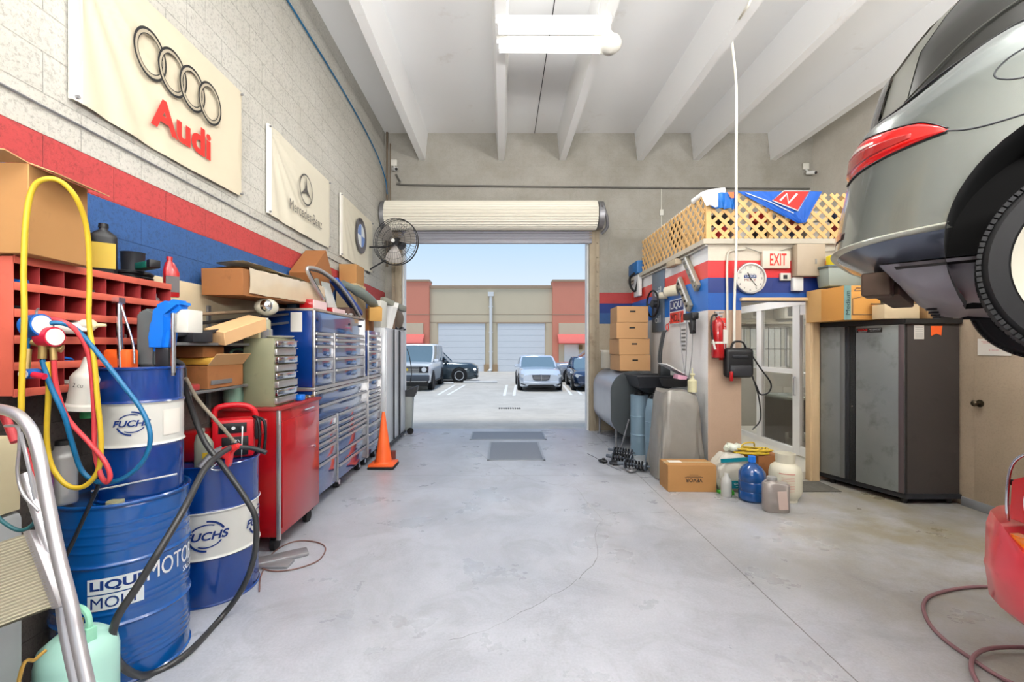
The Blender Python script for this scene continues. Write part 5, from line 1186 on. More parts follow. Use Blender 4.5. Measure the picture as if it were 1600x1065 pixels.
b = MB(); b.lathe([(.001, 0), (.055, 0), (.055, .14), (.02, .17), (.018, .2), (.03, .21), (.03, .23), (.008, .235), (.006, .30), (.001, .30)], seg=22); solo(b, 'pump_bottle', M('beige_bottle', (.74, .72, .58), .45), 'beige pump bottle standing on the covered machine', 'bottle').location = (2.37, 5.68, 1.07)
def strut(lab, p, q, r=.055):
    p = Vector(p); q = Vector(q); t = thing('shock_absorber', lab, 'shock absorber', tuple(p)); d = (q-p); L_ = d.length; T = Matrix.Translation(p) @ d.to_track_quat('Z', 'Y').to_matrix().to_4x4(); b = MB()
    b.tube([(r*math.cos(k*.55), r*math.sin(k*.55), L_*.25+L_*.6*k/70) for k in range(71)], .009, seg=7, smooth=0, T=T); b.build('coil_spring', black, t, world=True)
    b = MB(); b.cyl((0, 0, 0), (0, 0, L_*.55), r*.45, T=T); b.cyl((0, 0, L_*.5), (0, 0, L_), r*.22, T=T); b.cyl((0, 0, L_*.86), (0, 0, L_*.9), r*1.1, T=T); b.cyl((0, 0, L_*.22), (0, 0, L_*.25), r*1.15, T=T); b.build('damper', M('strut_grey', (.40, .43, .47), .4, .6), t, world=True)
strut('black coil spring strut lying at the foot of the slim barrels', (1.55, 6.1, .08), (1.90, 5.86, .09)); strut('second coil spring strut lying crosswise in the heap', (1.50, 6.55, .07), (1.84, 6.30, .07)); strut('coil spring strut lying behind the others near tank leg', (1.62, 6.95, .07), (1.95, 6.7, .07), .045)
for i, (x, y, z) in enumerate(((1.55, 6.3, 0), (1.68, 5.92, 0), (1.42, 6.4, 0), (1.72, 6.62, 0), (1.85, 6.05, .0))):
    b = MB(); b.tube([(-.05, 0, .03), (0, .05, .04), (.06, .02, .03), (.03, -.05, .03)], .018, seg=8, closed=True); b.cyl((0, 0, 0), (0, 0, .07), .022); o = solo(b, 'suspension_part', (dark, steel, black)[i % 3], 'loose greasy suspension part in the heap by barrels', 'car part', 'greasy suspension parts on floor'); o.location = (x, y, z); o.rotation_euler = (0, 0, i*1.1)
b = MB(); b.tube([(1.86, 7.15, .02), (1.98, 7.12, .5)], .014, smooth=0); solo(b, 'metal_bar', steel, 'steel bar leaning against the dark tank end', 'bar')
b = MB(); b.tube([(1.36, 6.75, .006), (1.45, 6.3, .006), (1.56, 5.98, .006)], .004); b.tube([(1.36, 6.75, .006), (1.30, 6.95, .006)], .004); solo(b, 'thin_wire', steel, 'thin wire lying on the floor beside the strut heap', 'wire')
# hinge arms sticking up behind the pans
b = MB()
for dy in (0, .08): b.tube([(2.36, 6.62+dy, 1.22), (2.33, 6.7+dy, 1.45), (2.40, 6.75+dy, 1.82), (2.44, 6.75+dy, 1.88)], .016, seg=6)
b.box(2.30, 2.44, 6.6, 6.74, 1.20, 1.36, b=.01); solo(b, 'trunk_hinge', M('dark_metal', (.20, .21, .22), .45, .5), 'pair of black lid hinge arms standing up behind the drain pan', 'car part')
# wall things of the office side
def ow_frame(y, z, off=.004): return frame((XO-off, y, z), (0, -1, 0), (0, 0, 1))
sn = thing('wall_sign', 'square white and blue trade sign on the office side wall', 'sign', (XO-.02, 6.52, 1.98))
b = MB(); b.box(XO-.03, XO-.001, 6.26, 6.80, 1.96, 2.32, b=.004); b.build('board', printw, sn, world=True)
b = MB(); b.box(XO-.033, XO-.03, 6.28, 6.78, 2.15, 2.305); b.build('blue_field', navy, sn, world=True)
b = MB(); b.box(XO-.033, XO-.03, 6.28, 6.78, 1.975, 2.135); b.build('red_field', M('sign_red', (.82, .22, .18), .4), sn, world=True)
b = MB(); b.merge(text_bm('LIQUI', w=.44, h=.115, bold=.02), ow_frame(6.53, 2.227, .035)); b.merge(text_bm('MOLY', w=.42, h=.115, bold=.012), ow_frame(6.53, 2.055, .035)); b.build('lettering', printw, sn, world=True)
b = MB(); b.tube([(XO-.012, 6.95+.05*math.cos(a), 1.93+.055*math.sin(a)) for a in (0, 1, 2, 3, 4, 5)], .006, closed=True); b.tube([(XO-.012, 6.9, 1.98), (XO-.012, 6.78, 2.06), (XO-.012, 6.84, 2.12)], .006); solo(b, 'red_wire_hook', printr, 'small red wire hook hanging beside the trade sign', 'hook')
st_ = thing('display_strip', 'tall dark display strip holding a steering wheel on the office side wall', 'panel', (XO-.02, 7.35, 1.85))
b = MB(); b.box(XO-.025, XO-.001, 7.08, 7.62, 1.88, 2.84, b=.004); b.build('board', M('slate_board', (.35, .40, .46), .35), st_, world=True)
b = MB(); b.merge(text_bm('oil', w=.3, h=.14), ow_frame(7.33, 2.52, .028)); b.merge(text_bm('oil', w=.26, h=.12), ow_frame(7.33, 2.08, .028)); b.build('lettering', printw, st_, world=True)
sw = thing('steering_wheel', 'black steering wheel mounted on the dark display strip', 'steering wheel', (XO-.12, 7.3, 2.10))
c = Vector((XO-.13, 7.28, 2.32)); T = frame(c, (0.15, -1, 0), (0, 0, 1)); b = MB(); b.tube([(.19*math.cos(a*PI/12), .21*math.sin(a*PI/12), 0) for a in range(24)], .015, seg=8, smooth=0, closed=True, T=T); b.build('rim', black, sw, world=True)
b = MB(); b.cyl((0, 0, -.10), (0, 0, .01), .06, T=T)
for a in (0, PI, -PI/2): b.box(0, .19, -.015, .015, -.015, .0, T=T @ Matrix.Rotation(a, 4, 'Z'))
b.build('hub', dark, sw, world=True)
t = thing('wall_spotlight', 'round off white spotlight on the office side wall above the sign', 'lamp', (XO-.1, 6.6, 2.37)); b = MB(); b.cyl((XO-.02, 6.5, 2.45), (XO-.16, 6.62, 2.43), .085, .07); b.build('housing', M('ivory', (.78, .75, .66), .4), t, world=True); b = MB(); b.cyl((XO-.01, 6.95, 2.42), (XO-.12, 7.0, 2.42), .06, .05); b.build('side_lamp', M('ivory', (.78, .75, .66), .4), t, world=True)
b = MB(); b.cyl((XO-.16, 6.62, 2.43), (XO-.165, 6.625, 2.43), .06); b.build('lens', chrome, t, world=True)
for k, (y0, z0) in enumerate(((5.86, 2.42), (6.10, 2.18))):
    t = thing('wall_bracket', ('upper' if k == 0 else 'lower')+' of two slanted perforated steel brackets on the office side wall', 'bracket', (XO-.04, y0, z0)); T = frame((XO-.03, y0+.34, z0+.40), (0, -.40, -.46), (1, 0, 0)); b = MB(); b.box(0, .58, -.03, .025, -.06, .06, T=T, b=.006); b.build('plate', M('bracket_alu', (.60, .58, .52), .45, .4, var=.2, vs=20), t, world=True)
    b = MB()
    for q in (.08, .2, .32, .44, .53): b.cyl((q, -.032, 0), (q, -.045, 0), .016, T=T)
    b.build('knob', black if k else steel, t, world=True); b = MB(); b.box(.02, .5, -.035, -.028, .03, .058, T=T); b.build('white_edge', white, t, world=True)
t = thing('impact_gun', 'black air gun hung by its cords near the office corner', 'tool', (XO-.06, 5.85, 1.80)); b = MB(); b.box(-.09, .0, -.14, .16, .18, .27, b=.015); b.box(-.08, -.02, -.10, -.03, .0, .2, b=.012); b.tube([(-.05, -.12, .05), (-.05, .0, .03), (-.05, .06, .15)], .008); b.build('body', black, t)
b = MB(); b.tube([(-.05, .12, .2), (-.045, .14, -.1), (-.04, .2, -.5), (-.04, .3, -.65)], .005); b.tube([(-.05, -.06, .0), (-.045, -.02, -.3), (-.04, .1, -.62)], .005); b.tube([(-.05, .35, .3), (-.045, .33, -.1), (-.04, .22, -.5)], .005); b.build('cord', steel, t)
b = MB()
for k in range(6): b.box(XO-.006, XO-.002, 6.28, 6.42, 1.86-k*.055, 1.885-k*.055)
solo(b, 'hand_written_list', printg, 'faint handwritten tally on the white office side wall', 'writing')
b = MB(); b.box(XO-.1, XO-.005, 6.4, 6.75, 2.80, 2.88, b=.01); solo(b, 'ledge_box', M('beige_box', (.70, .64, .54), .6), 'small beige junction box under the lattice rail', 'junction box')
b = MB(); b.tube([(XO-.03, 8.85, 2.86), (XO-.03, 8, 2.87), (XO-.03, 6.8, 2.86), (XO-.03, 5.58, 2.88)], .014, seg=8); solo(b, 'edge_pipe', offw, 'white pipe along the top of the office side wall', 'pipe')
# front wall things
YF = 5.6
def fw(x, z, off=.004): return frame((x, YF-off, z), (1, 0, 0), (0, 0, 1))
def fxy(px, py, Y=YF): p = at(px, py, Y); return p.x, p.z
fe = thing('fire_extinguisher', 'red fire extinguisher hanging at the office corner', 'fire extinguisher', (2.60, 5.49, 1.50))
b = MB(); b.lathe([(.001, 0), (.065, 0), (.07, .01), (.07, .40), (.055, .45), (.025, .47), (.025, .5), (.001, .5)], seg=30); b.build('cylinder', redp, fe)
b = MB(); b.box(-.03, .05, -.02, .02, .49, .52, b=.005); b.box(-.04, .07, -.012, .012, .54, .56, b=.004); b.cyl((0, 0, .48), (0, 0, .55), .015); b.build('valve_handle', steel, fe)
b = MB(); b.tube([(-.02, -.02, .52), (-.08, -.03, .50), (-.10, -.04, .38), (-.085, -.05, .22)], .012); b.build('hose', black, fe); b = MB(); b.tube([(-.085, -.05, .22), (-.06, -.06, .10)], (.012, .014)); b.build('nozzle', offw, fe)
b = MB(); b.lathe([(.072, .17), (.072, .195)], seg=30); b.box(.03, .075, -.075, -.065, .17, .34); b.build('label_panel', offw, fe)
b = MB(); b.box(2.665, 2.775, YF-.006, YF-.001, 1.47, 1.985, b=.001); fs = solo(b, 'extinguisher_sign', printr, 'narrow red sign with white arrow beside the extinguisher', 'sign')
q = bmesh.new(); q.faces.new([q.verts.new(p) for p in ((-.015, .1, 0), (-.015, -.12, 0), (-.04, -.12, 0), (0, -.19, 0), (.04, -.12, 0), (.015, -.12, 0), (.015, .1, 0))]); b = MB(); b.merge(join_bm(q, shift(text_bm('FIRE', w=.09, h=.035, bold=.01), 0, .19), shift(text_bm('EXTINGUISHER', w=.095, h=.014), 0, .145)), fw(2.72, 1.72, .008)); b.build('print', printw, fs, world=True)
bp_ = thing('tool_bag', 'black padded bag hanging on the tan office wall with red clamp', 'bag', (2.86, 5.52, 1.26))
b = MB(); b.box(-.175, .175, -.055, .055, 0, .36, b=.05, seg=4); b.build('body', black, bp_); b = MB(); b.box(-.13, .13, -.075, -.05, .02, .15, b=.012); b.box(-.10, .09, -.065, -.05, .24, .275, b=.006); b.build('pocket', dark, bp_)
b = MB(); b.tube([(-.09, 0, .35), (-.05, 0, .43), (.05, 0, .43), (.10, 0, .35)], .012); b.build('handle', black, bp_)
b = MB(); b.box(-.14, -.10, -.09, -.055, -.04, .08, b=.012); b.build('red_clamp', redp, bp_)
b = MB(); b.tube([(.15, -.02, .28), (.25, -.03, .12), (.37, -.04, -.06), (.35, -.04, -.17), (.25, -.04, -.2), (.2, -.04, -.1), (.16, -.03, .0)], .009); b.tube([(.16, -.03, .02), (.23, -.04, -.25), (.24, -.05, -.50), (.14, -.06, -.62)], .008); b.build('cord', black, bp_)
ck = thing('wall_clock', 'round white wall clock with red and blue print beside the exit sign', 'clock', (2.0, 2, 2))
cx_, cz_ = fxy(1171, 435); ck.location = (cx_, YF, cz_); ck.rotation_euler = (PI/2, 0, 0)
b = MB(); b.lathe([(.165, 0), (.192, 0), (.195, .02), (.185, .045), (.172, .045), (.165, .03)], seg=48); b.build('case', alu, ck)
b = MB(); b.cyl((0, 0, 0), (0, 0, .018), .172, seg=48); b.build('dial', paper, ck)
b = MB()
for k in range(12):
    a = PI/2-(k+1)*PI/6; b.merge(text_bm(str(k+1), h=.026), RT((.142*math.cos(a), .142*math.sin(a), .0195)))
b.build('numerals', printk, ck)
b = MB(); b.merge(rect_bm(.15, .035), RT((0, .022, .0192))); b.merge(shift(text_bm('MOTOR OIL', w=.13, h=.016), 0, 0), RT((0, .05, .0194))); b.build('blue_print', navy, ck)
b = MB(); b.merge(text_bm('LIQUI', w=.12, h=.024, bold=.01), RT((0, .022, .0198))); b.build('print', printw, ck)
b = MB(); b.merge(text_bm('MOLY', w=.14, h=.03, bold=.01), RT((0, -.02, .0194))); b.build('red_print', printr, ck)
for a, L_, wd_ in ((math.radians(-52), .12, .007), (math.radians(115), .08, .009)):
    b = MB(); b.box(-.02, L_, -wd_/2, wd_/2, .022, .025, T=Matrix.Rotation(a, 4, 'Z')); b.build('hand', printk, ck)
ex = thing('exit_sign', 'white box sign with red EXIT letters over the office opening', 'sign', (0, 0, 0)); x0, z1 = fxy(1188, 393); x1, z0 = fxy(1231, 420); ex.location = ((x0+x1)/2, YF, z0)
b = MB(); b.box(-(x1-x0)/2, (x1-x0)/2, -.05, 0, 0, z1-z0, b=.008); b.build('housing', M('exit_housing', (.84, .79, .72), .5), ex)
b = MB(); b.merge(text_bm('EXIT', w=(x1-x0)*.60, h=(z1-z0)*.68, bold=.015), frame((.02, -.0515, (z1-z0)/2), (1, 0, 0), (0, 0, 1))); b.build('lettering', M('exit_red', (.92, .18, .14), .5), ex)
def fbox(nm, lab, cat, p0, p1, d, m, bev=.006):
    x0, z1 = fxy(*p0); x1, z0 = fxy(*p1); q = MB(); q.box(x0, x1, YF-d, YF-.001, z0, z1, b=bev); return solo(q, nm, m, lab, cat)
o = fbox('electrical_box', 'taupe steel electrical box beside the exit sign', 'electrical box', (1236, 384), (1279, 433), .12, M('taupe_box', (.66, .60, .52), .5, var=.03))
b = MB(); x_, z_ = fxy(1275, 408, YF-.12); b.box(x_-.01, x_+.006, YF-.13, YF-.119, z_-.03, z_+.03); b.build('latch', steel, o, world=True)
o = fbox('outlet_box', 'small cream outlet box under the exit sign', 'socket', (1217, 427), (1233, 438.5), .04, offw)
b = MB(); x_, z_ = fxy(1227, 432.5, YF-.04); b.box(x_-.025, x_+.025, YF-.042, YF-.0405, z_-.025, z_+.025); b.build('socket_face', dark, o, world=True)
fbox('timer_box', 'small white plastic box hung under the electrical box', 'box', (1235, 434), (1250.5, 455), .06, white)
for px, zt, zb, lab in ((1134, 2.88, 1.62, 'thin white conduit on office wall nearer the corner'),):
    b = MB(); x_, _ = fxy(px+1, 400); b.tube([(x_+.22, YF-.02, 2.83), (x_+.06, YF-.02, 2.81), (x_, YF-.02, 2.72), (x_, YF-.02, 2.2), (x_, YF-.02, zb)], .014, seg=10, smooth=4); solo(b, 'conduit', M('painted_conduit', (.78, .76, .70), .5), lab, 'pipe')
b = MB(); x_, _ = fxy(1145, 400); b.tube([at(1182, -60, 4.6), at(1172, 0, 4.75), at(1160, 22, 4.95), at(1144, 55, 5.5), Vector((x_, 5.52, 4.8)), Vector((x_, 5.52, 3.9)), Vector((x_, 5.52, 2.8)), Vector((x_, 5.56, 2.2)), Vector((x_, 5.57, 1.62))], .0155, seg=10, smooth=5)
solo(b, 'ceiling_conduit', M('painted_conduit2', (.86, .85, .80), .5), 'long white conduit dropping from the ceiling to the office wall', 'pipe')
b = MB(); b.tube([(2.98, YF-.03, 2.85), (3.2, YF-.03, 2.78), (3.35, YF-.03, 2.79), (3.6, YF-.03, 2.86), (3.9, YF-.03, 2.80), (4.3, YF-.03, 2.84)], .007, seg=7); solo(b, 'loose_wire', M('cable_grey', (.62, .60, .55), .6), 'loose grey wires strung under the lattice', 'cable')
# lattice
lc = thing('lattice_railing', 'natural wood lattice railing round the storage deck above the office', 'railing', (2.53, 5.6, 2.95))
def lattice(o, xd, L_, H, nm):
    b = MB(); T = frame(o, xd, (0, 0, 1)); s_ = .15; h = H; n = int((L_+h)/s_)+1
    for k in range(-5, n+1):
        for sg in (1, -1):
            x0 = k*s_; a = Vector((x0 if sg > 0 else x0, 0)); P0 = [x0, 0]; P1 = [x0+h, h]
            if sg < 0: P0 = [x0, h]; P1 = [x0+h, 0]
            def yx(x): return P0[1]+(P1[1]-P0[1])*(x-P0[0])/h
            xa = max(P0[0], 0); xb = min(P1[0], L_)
            if xb-xa < .02: continue
            p = Vector((xa, yx(xa), .0)); q = Vector((xb, yx(xb), 0)); d = (q-p).normalized(); nn_ = Vector((-d.y, d.x, 0))*.021; z0, z1 = ((.0, .007) if sg > 0 else (.0075, .0145))
            b.prism([tuple((p+nn_)[:2]), tuple((q+nn_)[:2]), tuple((q-nn_)[:2]), tuple((p-nn_)[:2])], z1-z0, (0, 0, z0), ax='xy', T=T)
    r_ = b.build(nm, wood, lc, world=True); r_['kind'] = 'stuff' if False else 'thing'; del r_['kind']; return r_
lattice((2.53, 5.60, 2.96), (1, 0, 0), 3.5, .55, 'lattice_panel'); lattice((2.50, 8.1, 2.96), (0, -1, 0), 2.48, .55, 'lattice_panel')
b = MB(); b.box(2.50, 2.56, 5.58, 5.64, 2.95, 3.52); b.build('corner_post', wood, lc, world=True); b = MB(); b.box(2.5, 2.54, 5.64, 8.1, 3.5, 3.53); b.build('top_rail', white, lc, world=True)
for k in range(4): b = MB(); x = 3.3+k*.9; b.box(x, x+.04, 5.63, 5.67, 2.95, 3.5); b.build('post', wood, lc, world=True)
# storage behind the lattice
rs = random.Random(11); deck = 2.952
cols = [('red', M('tote_red', (.66, .14, .16), .5)), ('white', white), ('black', black), ('grey', greyp), ('dark blue', M('tote_navy', (.10, .15, .26), .5)), ('white', offw), ('red', redi), ('silver', silver)]
x = 2.68
names = ['bag', 'tub', 'box', 'crate', 'bundle', 'case']
i = 0
while x < 5.8:
    w_ = rs.uniform(.16, .3); cn_, m = cols[i % len(cols)]; h = rs.uniform(.16, .3); y = 5.78+rs.uniform(0, .06); b = MB()
    b.box(-w_/2+.01, w_/2-.01, -.11, .11, 0, h, b=.03, T=RT(rz=rs.uniform(-.2, .2))) if i % 2 else b.sph((0, 0, h/2), .5, w_*.9, .22, h, seg=16)
    nm = names[i % 6]; o = solo(b, 'stored_'+nm, m, '%s %s stored behind the lattice, number %s from the corner' % (cn_, nm, ['one', 'two', 'three', 'four', 'five', 'six', 'seven', 'eight', 'nine', 'ten', 'eleven', 'twelve', 'thirteen', 'fourteen', 'fifteen', 'sixteen', 'seventeen', 'eighteen', 'nineteen', 'twenty'][i]), nm); o.location = (x+w_/2, y, deck)
    if h < .26:
        b = MB(); b.box(-w_*.4, w_*.4, -.09, .09, 0, .14, b=.02); m2 = cols[(i*3+2) % len(cols)][1]; o = solo(b, 'stored_box', m2, '%s box lying on the %s %s behind the lattice' % (cols[(i*3+2) % len(cols)][0], cn_, nm), 'box'); o.location = (x+w_/2, y, deck+h+.002)
    x += w_+.01; i += 1
b = MB(); b.tube([(2.75, 7.2+.16*math.cos(a), 3.42+.16*math.sin(a)) for a in (0, .7, 1.4, 2.1, 2.8, 3.5, 4.2, 4.9, 5.6)], .045, closed=True); solo(b, 'black_tyre', rubber, 'black tyre standing behind the side lattice', 'tyre')
for k, (y, m, cn_) in enumerate(((6.1, white, 'white'), (6.55, M('beige_stock', (.78, .70, .58), .7), 'beige'), (7.75, greyp, 'grey'))):
    b = MB(); b.box(-.14, .14, -.18, .18, 0, .33, b=.03); o = solo(b, 'stored_carton', m, '%s carton stored behind the side lattice' % cn_, 'box'); o.location = (2.8, y, deck)
b = MB(); b.box(2.42, 2.6, 8.2, 8.75, 2.96, 3.2, b=.03, T=None); solo(b, 'blue_tarp', M('tarp_blue', (.12, .38, .62), .5), 'blue plastic bundle at the far end of the side lattice', 'tarp')
b = MB(); b.tube([(2.38, 8.2, 2.96), (2.33, 8.3, 2.9), (2.35, 8.35, 2.75), (2.42, 8.3, 2.65), (2.46, 8.25, 2.85)], .02); solo(b, 'black_belt', rubber, 'black rubber belt hanging off the deck corner', 'belt')
b = MB(); b.box(2.44, 2.5, 8.15, 8.45, 2.55, 2.93, b=.008); solo(b, 'plastic_sheet', white, 'white plastic panel hanging below the far end of the lattice', 'panel')
# flags over the lattice
def cloth(name, lab, m, poly, y, fold=.012, extra=None):
    t = thing(name, lab, 'flag', tuple(at(poly[0][0], poly[0][1], y)))
    (a, b_, c_, d_) = [at(px, py, y) for px, py in poly]; rows = []
    for j in range(15):
        v = j/14; row = []
        for i in range(31):
            u = i/30; p = (a.lerp(b_, u)).lerp(d_.lerp(c_, u), v); p.y += fold*math.sin(u*19+v*4)*(.3+v)+.004*math.sin(u*40); row.append(p)
        rows.append(row)
    b = MB(); b.grid(rows); b.grid([[p+Vector((0, .003, 0)) for p in r_] for r_ in rows]); b.build('cloth', m, t, world=True); return t
fbl = M('flag_blue', (.08, .33, .68), .6, var=.08)
# pentagon-like draped flag: two triangles meeting at low tip
t = cloth('draped_flag', 'blue flag with red square emblem draped over the lattice', fbl, ((1152, 299), (1285, 299), (1259, 347), (1247, 349)), 5.545, .008)
P4 = [at(x, y, 5.527) for x, y in ((1225, 299), (1264, 299), (1246, 328), (1208, 313))]
b = MB(); b.poly(P4); b.build('red_emblem', printr, t, world=True)
b = MB()
cc = sum(P4, Vector())/4; b.tube([cc+(p-cc)*1.06+Vector((0, -.003, 0)) for p in P4], .007, seg=6, smooth=0, closed=True)
L4 = [at(x, y, 5.52) for x, y in ((1219, 313), (1229, 303), (1232, 317), (1245, 303))]; b.tube(L4, .014, seg=6, smooth=0); b.tube([at(1165, 301, 5.53), at(1205, 316, 5.53), at(1240, 333, 5.53)], .005, seg=6, smooth=0)
b.build('white_trim', printw, t, world=True)
t = cloth('rolled_flag', 'blue and white flag bunched over the lattice corner', M('flag_blue_light', (.10, .38, .68), .5, var=.15), ((1098, 302), (1148, 300), (1152, 326), (1112, 325)), 5.53, .02)
b = MB(); rows = []
for j in range(6):
    v = j/5; rows.append([at(1094+10*v*(1-u)+28*u, 300+22*v+2*math.sin(u*6+v*3), 5.50+.02*math.sin(u*9)) for u in (0, .25, .5, .75, 1)])
b.grid(rows); b.build('white_band', white, t, world=True); b = MB(); b.poly([at(1137, 300, 5.49), at(1147, 300, 5.49), at(1147, 309, 5.49), at(1142, 309, 5.49)]); b.build('orange_patch', orange, t, world=True)
b = MB(); b.tube([(2.48, 5.9, 3.52), (2.55, 5.7, 3.55), (2.75, 5.62, 3.56)], .04, seg=10); solo(b, 'white_cloth', white, 'white cloth rolled over the lattice corner', 'cloth')

# ================================================================ GREY CABINETS AND THEIR LOAD
gc = thing('storage_cabinet', 'large dark grey steel storage cabinet with two brushed doors', 'cabinet', (4.35, 5.1, 0))
N_ = Vector((4.17, 4.71)); Fp = Vector((3.88, 5.54)); m_cb = M('cabinet_body', (.27, .25, .24), .55, .2, var=.08, dirt=(.2, .18, .17), ds=3, dt=.6); m_cd = M('brushed_door', (.52, .54, .54), .42, .5, var=.12, vs=4, dirt=(.36, .37, .37), ds=3.5, dt=.54)
b = MB(); b.prism([(4.20, 4.72), (4.74, 4.72), (4.74, 5.56), (3.92, 5.56)], 1.76, (0, 0, .11), ax='xy'); b.build('body', m_cb, gc, world=True)
b = MB(); b.prism([(4.15, 4.69), (4.75, 4.69), (4.75, 5.57), (3.86, 5.57)], .055, (0, 0, 1.87), ax='xy', b=.006); b.build('top', M('cabinet_top', (.14, .14, .14), .45), gc, world=True)
b = MB(); b.prism([(4.17, 4.70), (4.745, 4.70), (4.745, 5.565), (3.88, 5.565)], .05, (0, 0, .06), ax='xy'); b.build('plinth', dark, gc, world=True)
for x, y in ((4.22, 4.78), (4.68, 4.78), (4.68, 5.5), (3.98, 5.48)): b = MB(); b.cyl((x, y, 0), (x, y, .07), .03); b.build('foot', black, gc, world=True)
dv = (Fp-N_); Ln = dv.length; dv3 = Vector((dv.x, dv.y, 0)).normalized(); TD = frame((N_.x, N_.y, 0), -dv3, (0, 0, 1))
def cdoor(a0, a1, nm, m, off=0, z0=.115, z1=1.865, th=.022, par=None):
    q = MB(); q.box(-a1, -a0, z0, z1, off, off+th, b=.003, T=TD); return q.build(nm, m, par or gc, world=True)
dR = cdoor(.0, .47, 'door', m_cd); dL = cdoor(.585, .87, 'door', m_cd); cdoor(.0, .05, 'edge_trim', M('reddish_steel', (.38, .34, .35), .4, .5), off=.003, par=dR)
cdoor(.475, .53, 'grip_strip', M('tread_strip', (.16, .17, .17), .4, .4, bump=1, bs=90), off=.004); cdoor(.535, .58, 'stile', dark, off=0); cdoor(.585, .64, 'edge_trim', M('light_steel', (.45, .46, .46), .4, .5), off=.004, par=dL)
b = MB(); T = TD @ RT((-.33, 1.815, .0235)); b.merge(rect_bm(.26, .05), T); b.build('name_plate', black, gc, world=True)
b = MB(); b.merge(shift(text_bm('GENE', w=.10, h=.026, bold=.01), -.065, .006), TD @ RT((-.33, 1.815, .0245))); b.build('red_print', M('bright_red', (.9, .15, .12), .5), gc, world=True)
b = MB(); b.merge(join_bm(shift(text_bm('MOTORSPORT', w=.12, h=.013), .06, .01), shift(rect_bm(.1, .003), .06, -.008), shift(rect_bm(.09, .003), -.065, -.014)), TD @ RT((-.33, 1.815, .0245))); b.build('white_print', printw, gc, world=True)
b = MB(); b.cyl((-.50, .96, .025), (-.50, .96, .034), .008, T=TD); b.build('lock', chrome, gc, world=True)
b = MB(); b.merge(rect_bm(.105, .145), frame((4.32, 4.718, 1.785), (1, 0, 0), (0, 0, 1))); q = solo(b, 'paper_note', paper, 'white paper note taped to the grey cabinet side', 'paper')
b = MB(); b.merge(join_bm(*[shift(rect_bm(.08, .003), 0, .05-k*.02) for k in range(6)]), frame((4.32, 4.7165, 1.785), (1, 0, 0), (0, 0, 1))); b.build('print', printg, q, world=True)
q = bmesh.new(); q.faces.new([q.verts.new(p) for p in ((-.06, .05, 0), (.06, .05, 0), (.05, -.05, 0), (.0, -.03, 0), (-.055, -.055, 0))]); b = MB(); b.merge(q, frame((4.50, 4.717, 1.80), (1, 0, 0), (0, 0, 1))); solo(b, 'orange_pennant', orange, 'orange paper pennant stuck to the grey cabinet side', 'paper')
def onbox(px0, px1, py0, py1, Y, dep, nm, lab, m, cat='box', zb=1.926, bev=.004):
    a = at(px0, py1, Y); c = at(px1, py0, Y); q = MB(); q.box(0, c.x-a.x, 0, dep, 0, c.z-zb, b=bev); o = solo(q, nm, m, lab, cat); o.location = ((a.x+c.x)/2, Y+dep/2, zb); return o, c.x-a.x, c.z-zb
o, w_, h = onbox(1283, 1312, 451, 503, 5.32, .26, 'wooden_box', 'tall tan carton marked NO-OIL at the far end of the cabinet', M('tan_wooden', (.76, .60, .38), .7, var=.08))
b = MB(); b.merge(text_bm('NO-OIL', w=w_*.6, h=.03), frame((0, -.132, h*.86), (1, 0, 0), (0, 0, 1))); b.merge(text_bm('cloyd', w=w_*.5, h=.03), frame((.0, -.132, h*.36), (1, 0, 0), (0, 0, 1))); b.build('print', printk, o); b = MB(); b.merge(rect_bm(.07, .13), frame((.01, -.134, h*.55), (1, .1, .35), (-.35, 0, 1))); b.build('tag', paper, o)
o, w_, h = onbox(1319, 1376, 446, 503, 4.95, .36, 'moving_box', 'orange moving box with teal end band on the grey cabinet', M('orange_board', (.80, .57, .29), .75, var=.04))
b = MB(); b.box(-w_/2-.002, -w_/2+.075, -.182, -.179, 0, h); b.build('teal_band', M('teal_print', (.44, .56, .54), .7), o)
b = MB(); b.merge(text_bm('Medium', w=h*.7, h=.045, bold=.01), frame((-w_/2+.038, -.184, h*.5), (0, 0, 1), (-1, 0, 0))); b.tube([(-w_/2+.11, -.184, h*.85), (-w_/2+.13, -.184, h*.93), (-w_/2+.2, -.184, h*.93), (-w_/2+.21, -.184, h*.85), (-w_/2+.11, -.184, h*.85)], .003, smooth=0, seg=5); b.tube([(-w_/2+.09, -.184, h*.15), (-w_/2+.09, -.184, h*.62), (-w_/2+.17, -.184, h*.66), (w_/2-.05, -.184, h*.97)], .0025, smooth=0, seg=5); b.tube([(-w_/2+.09, -.184, h*.15), (w_/2-.02, -.184, h*.15)], .0025, smooth=0, seg=5); b.build('print', M('slate_print', (.22, .28, .32), .7), o)
b = MB(); b.prism([(-.18, 0), (.18, 0), (.18, h), (.0, h*.75), (-.18, h*.45)], .003, (w_/2, 0, 0), ax='yz'); b.build('blue_side', M('slate_blue_print', (.25, .31, .36), .7), o)
b = MB(); b.lathe([(.001, 0), (.022, 0), (.024, .02), (.02, .03), (.026, .19), (.026, .2), (.001, .2)], seg=20); solo(b, 'black_tube', black, 'black squeeze tube standing before the orange moving box', 'tube').location = (3.76+.49, 4.80+.06, 1.926)
o, w_, h = onbox(1382, 1437, 475, 499, 4.74, .16, 'small_carton', 'low cream carton with open lid at the cabinet front edge', M('cream_kraft', (.80, .72, .58), .8, var=.05))
b = MB(); b.box(-w_/2, w_/2, -.05, .12, h, h+.015, b=.004, T=RT(rx=.1)); b.build('lid', M('dark_lid', (.36, .30, .24), .7), o)
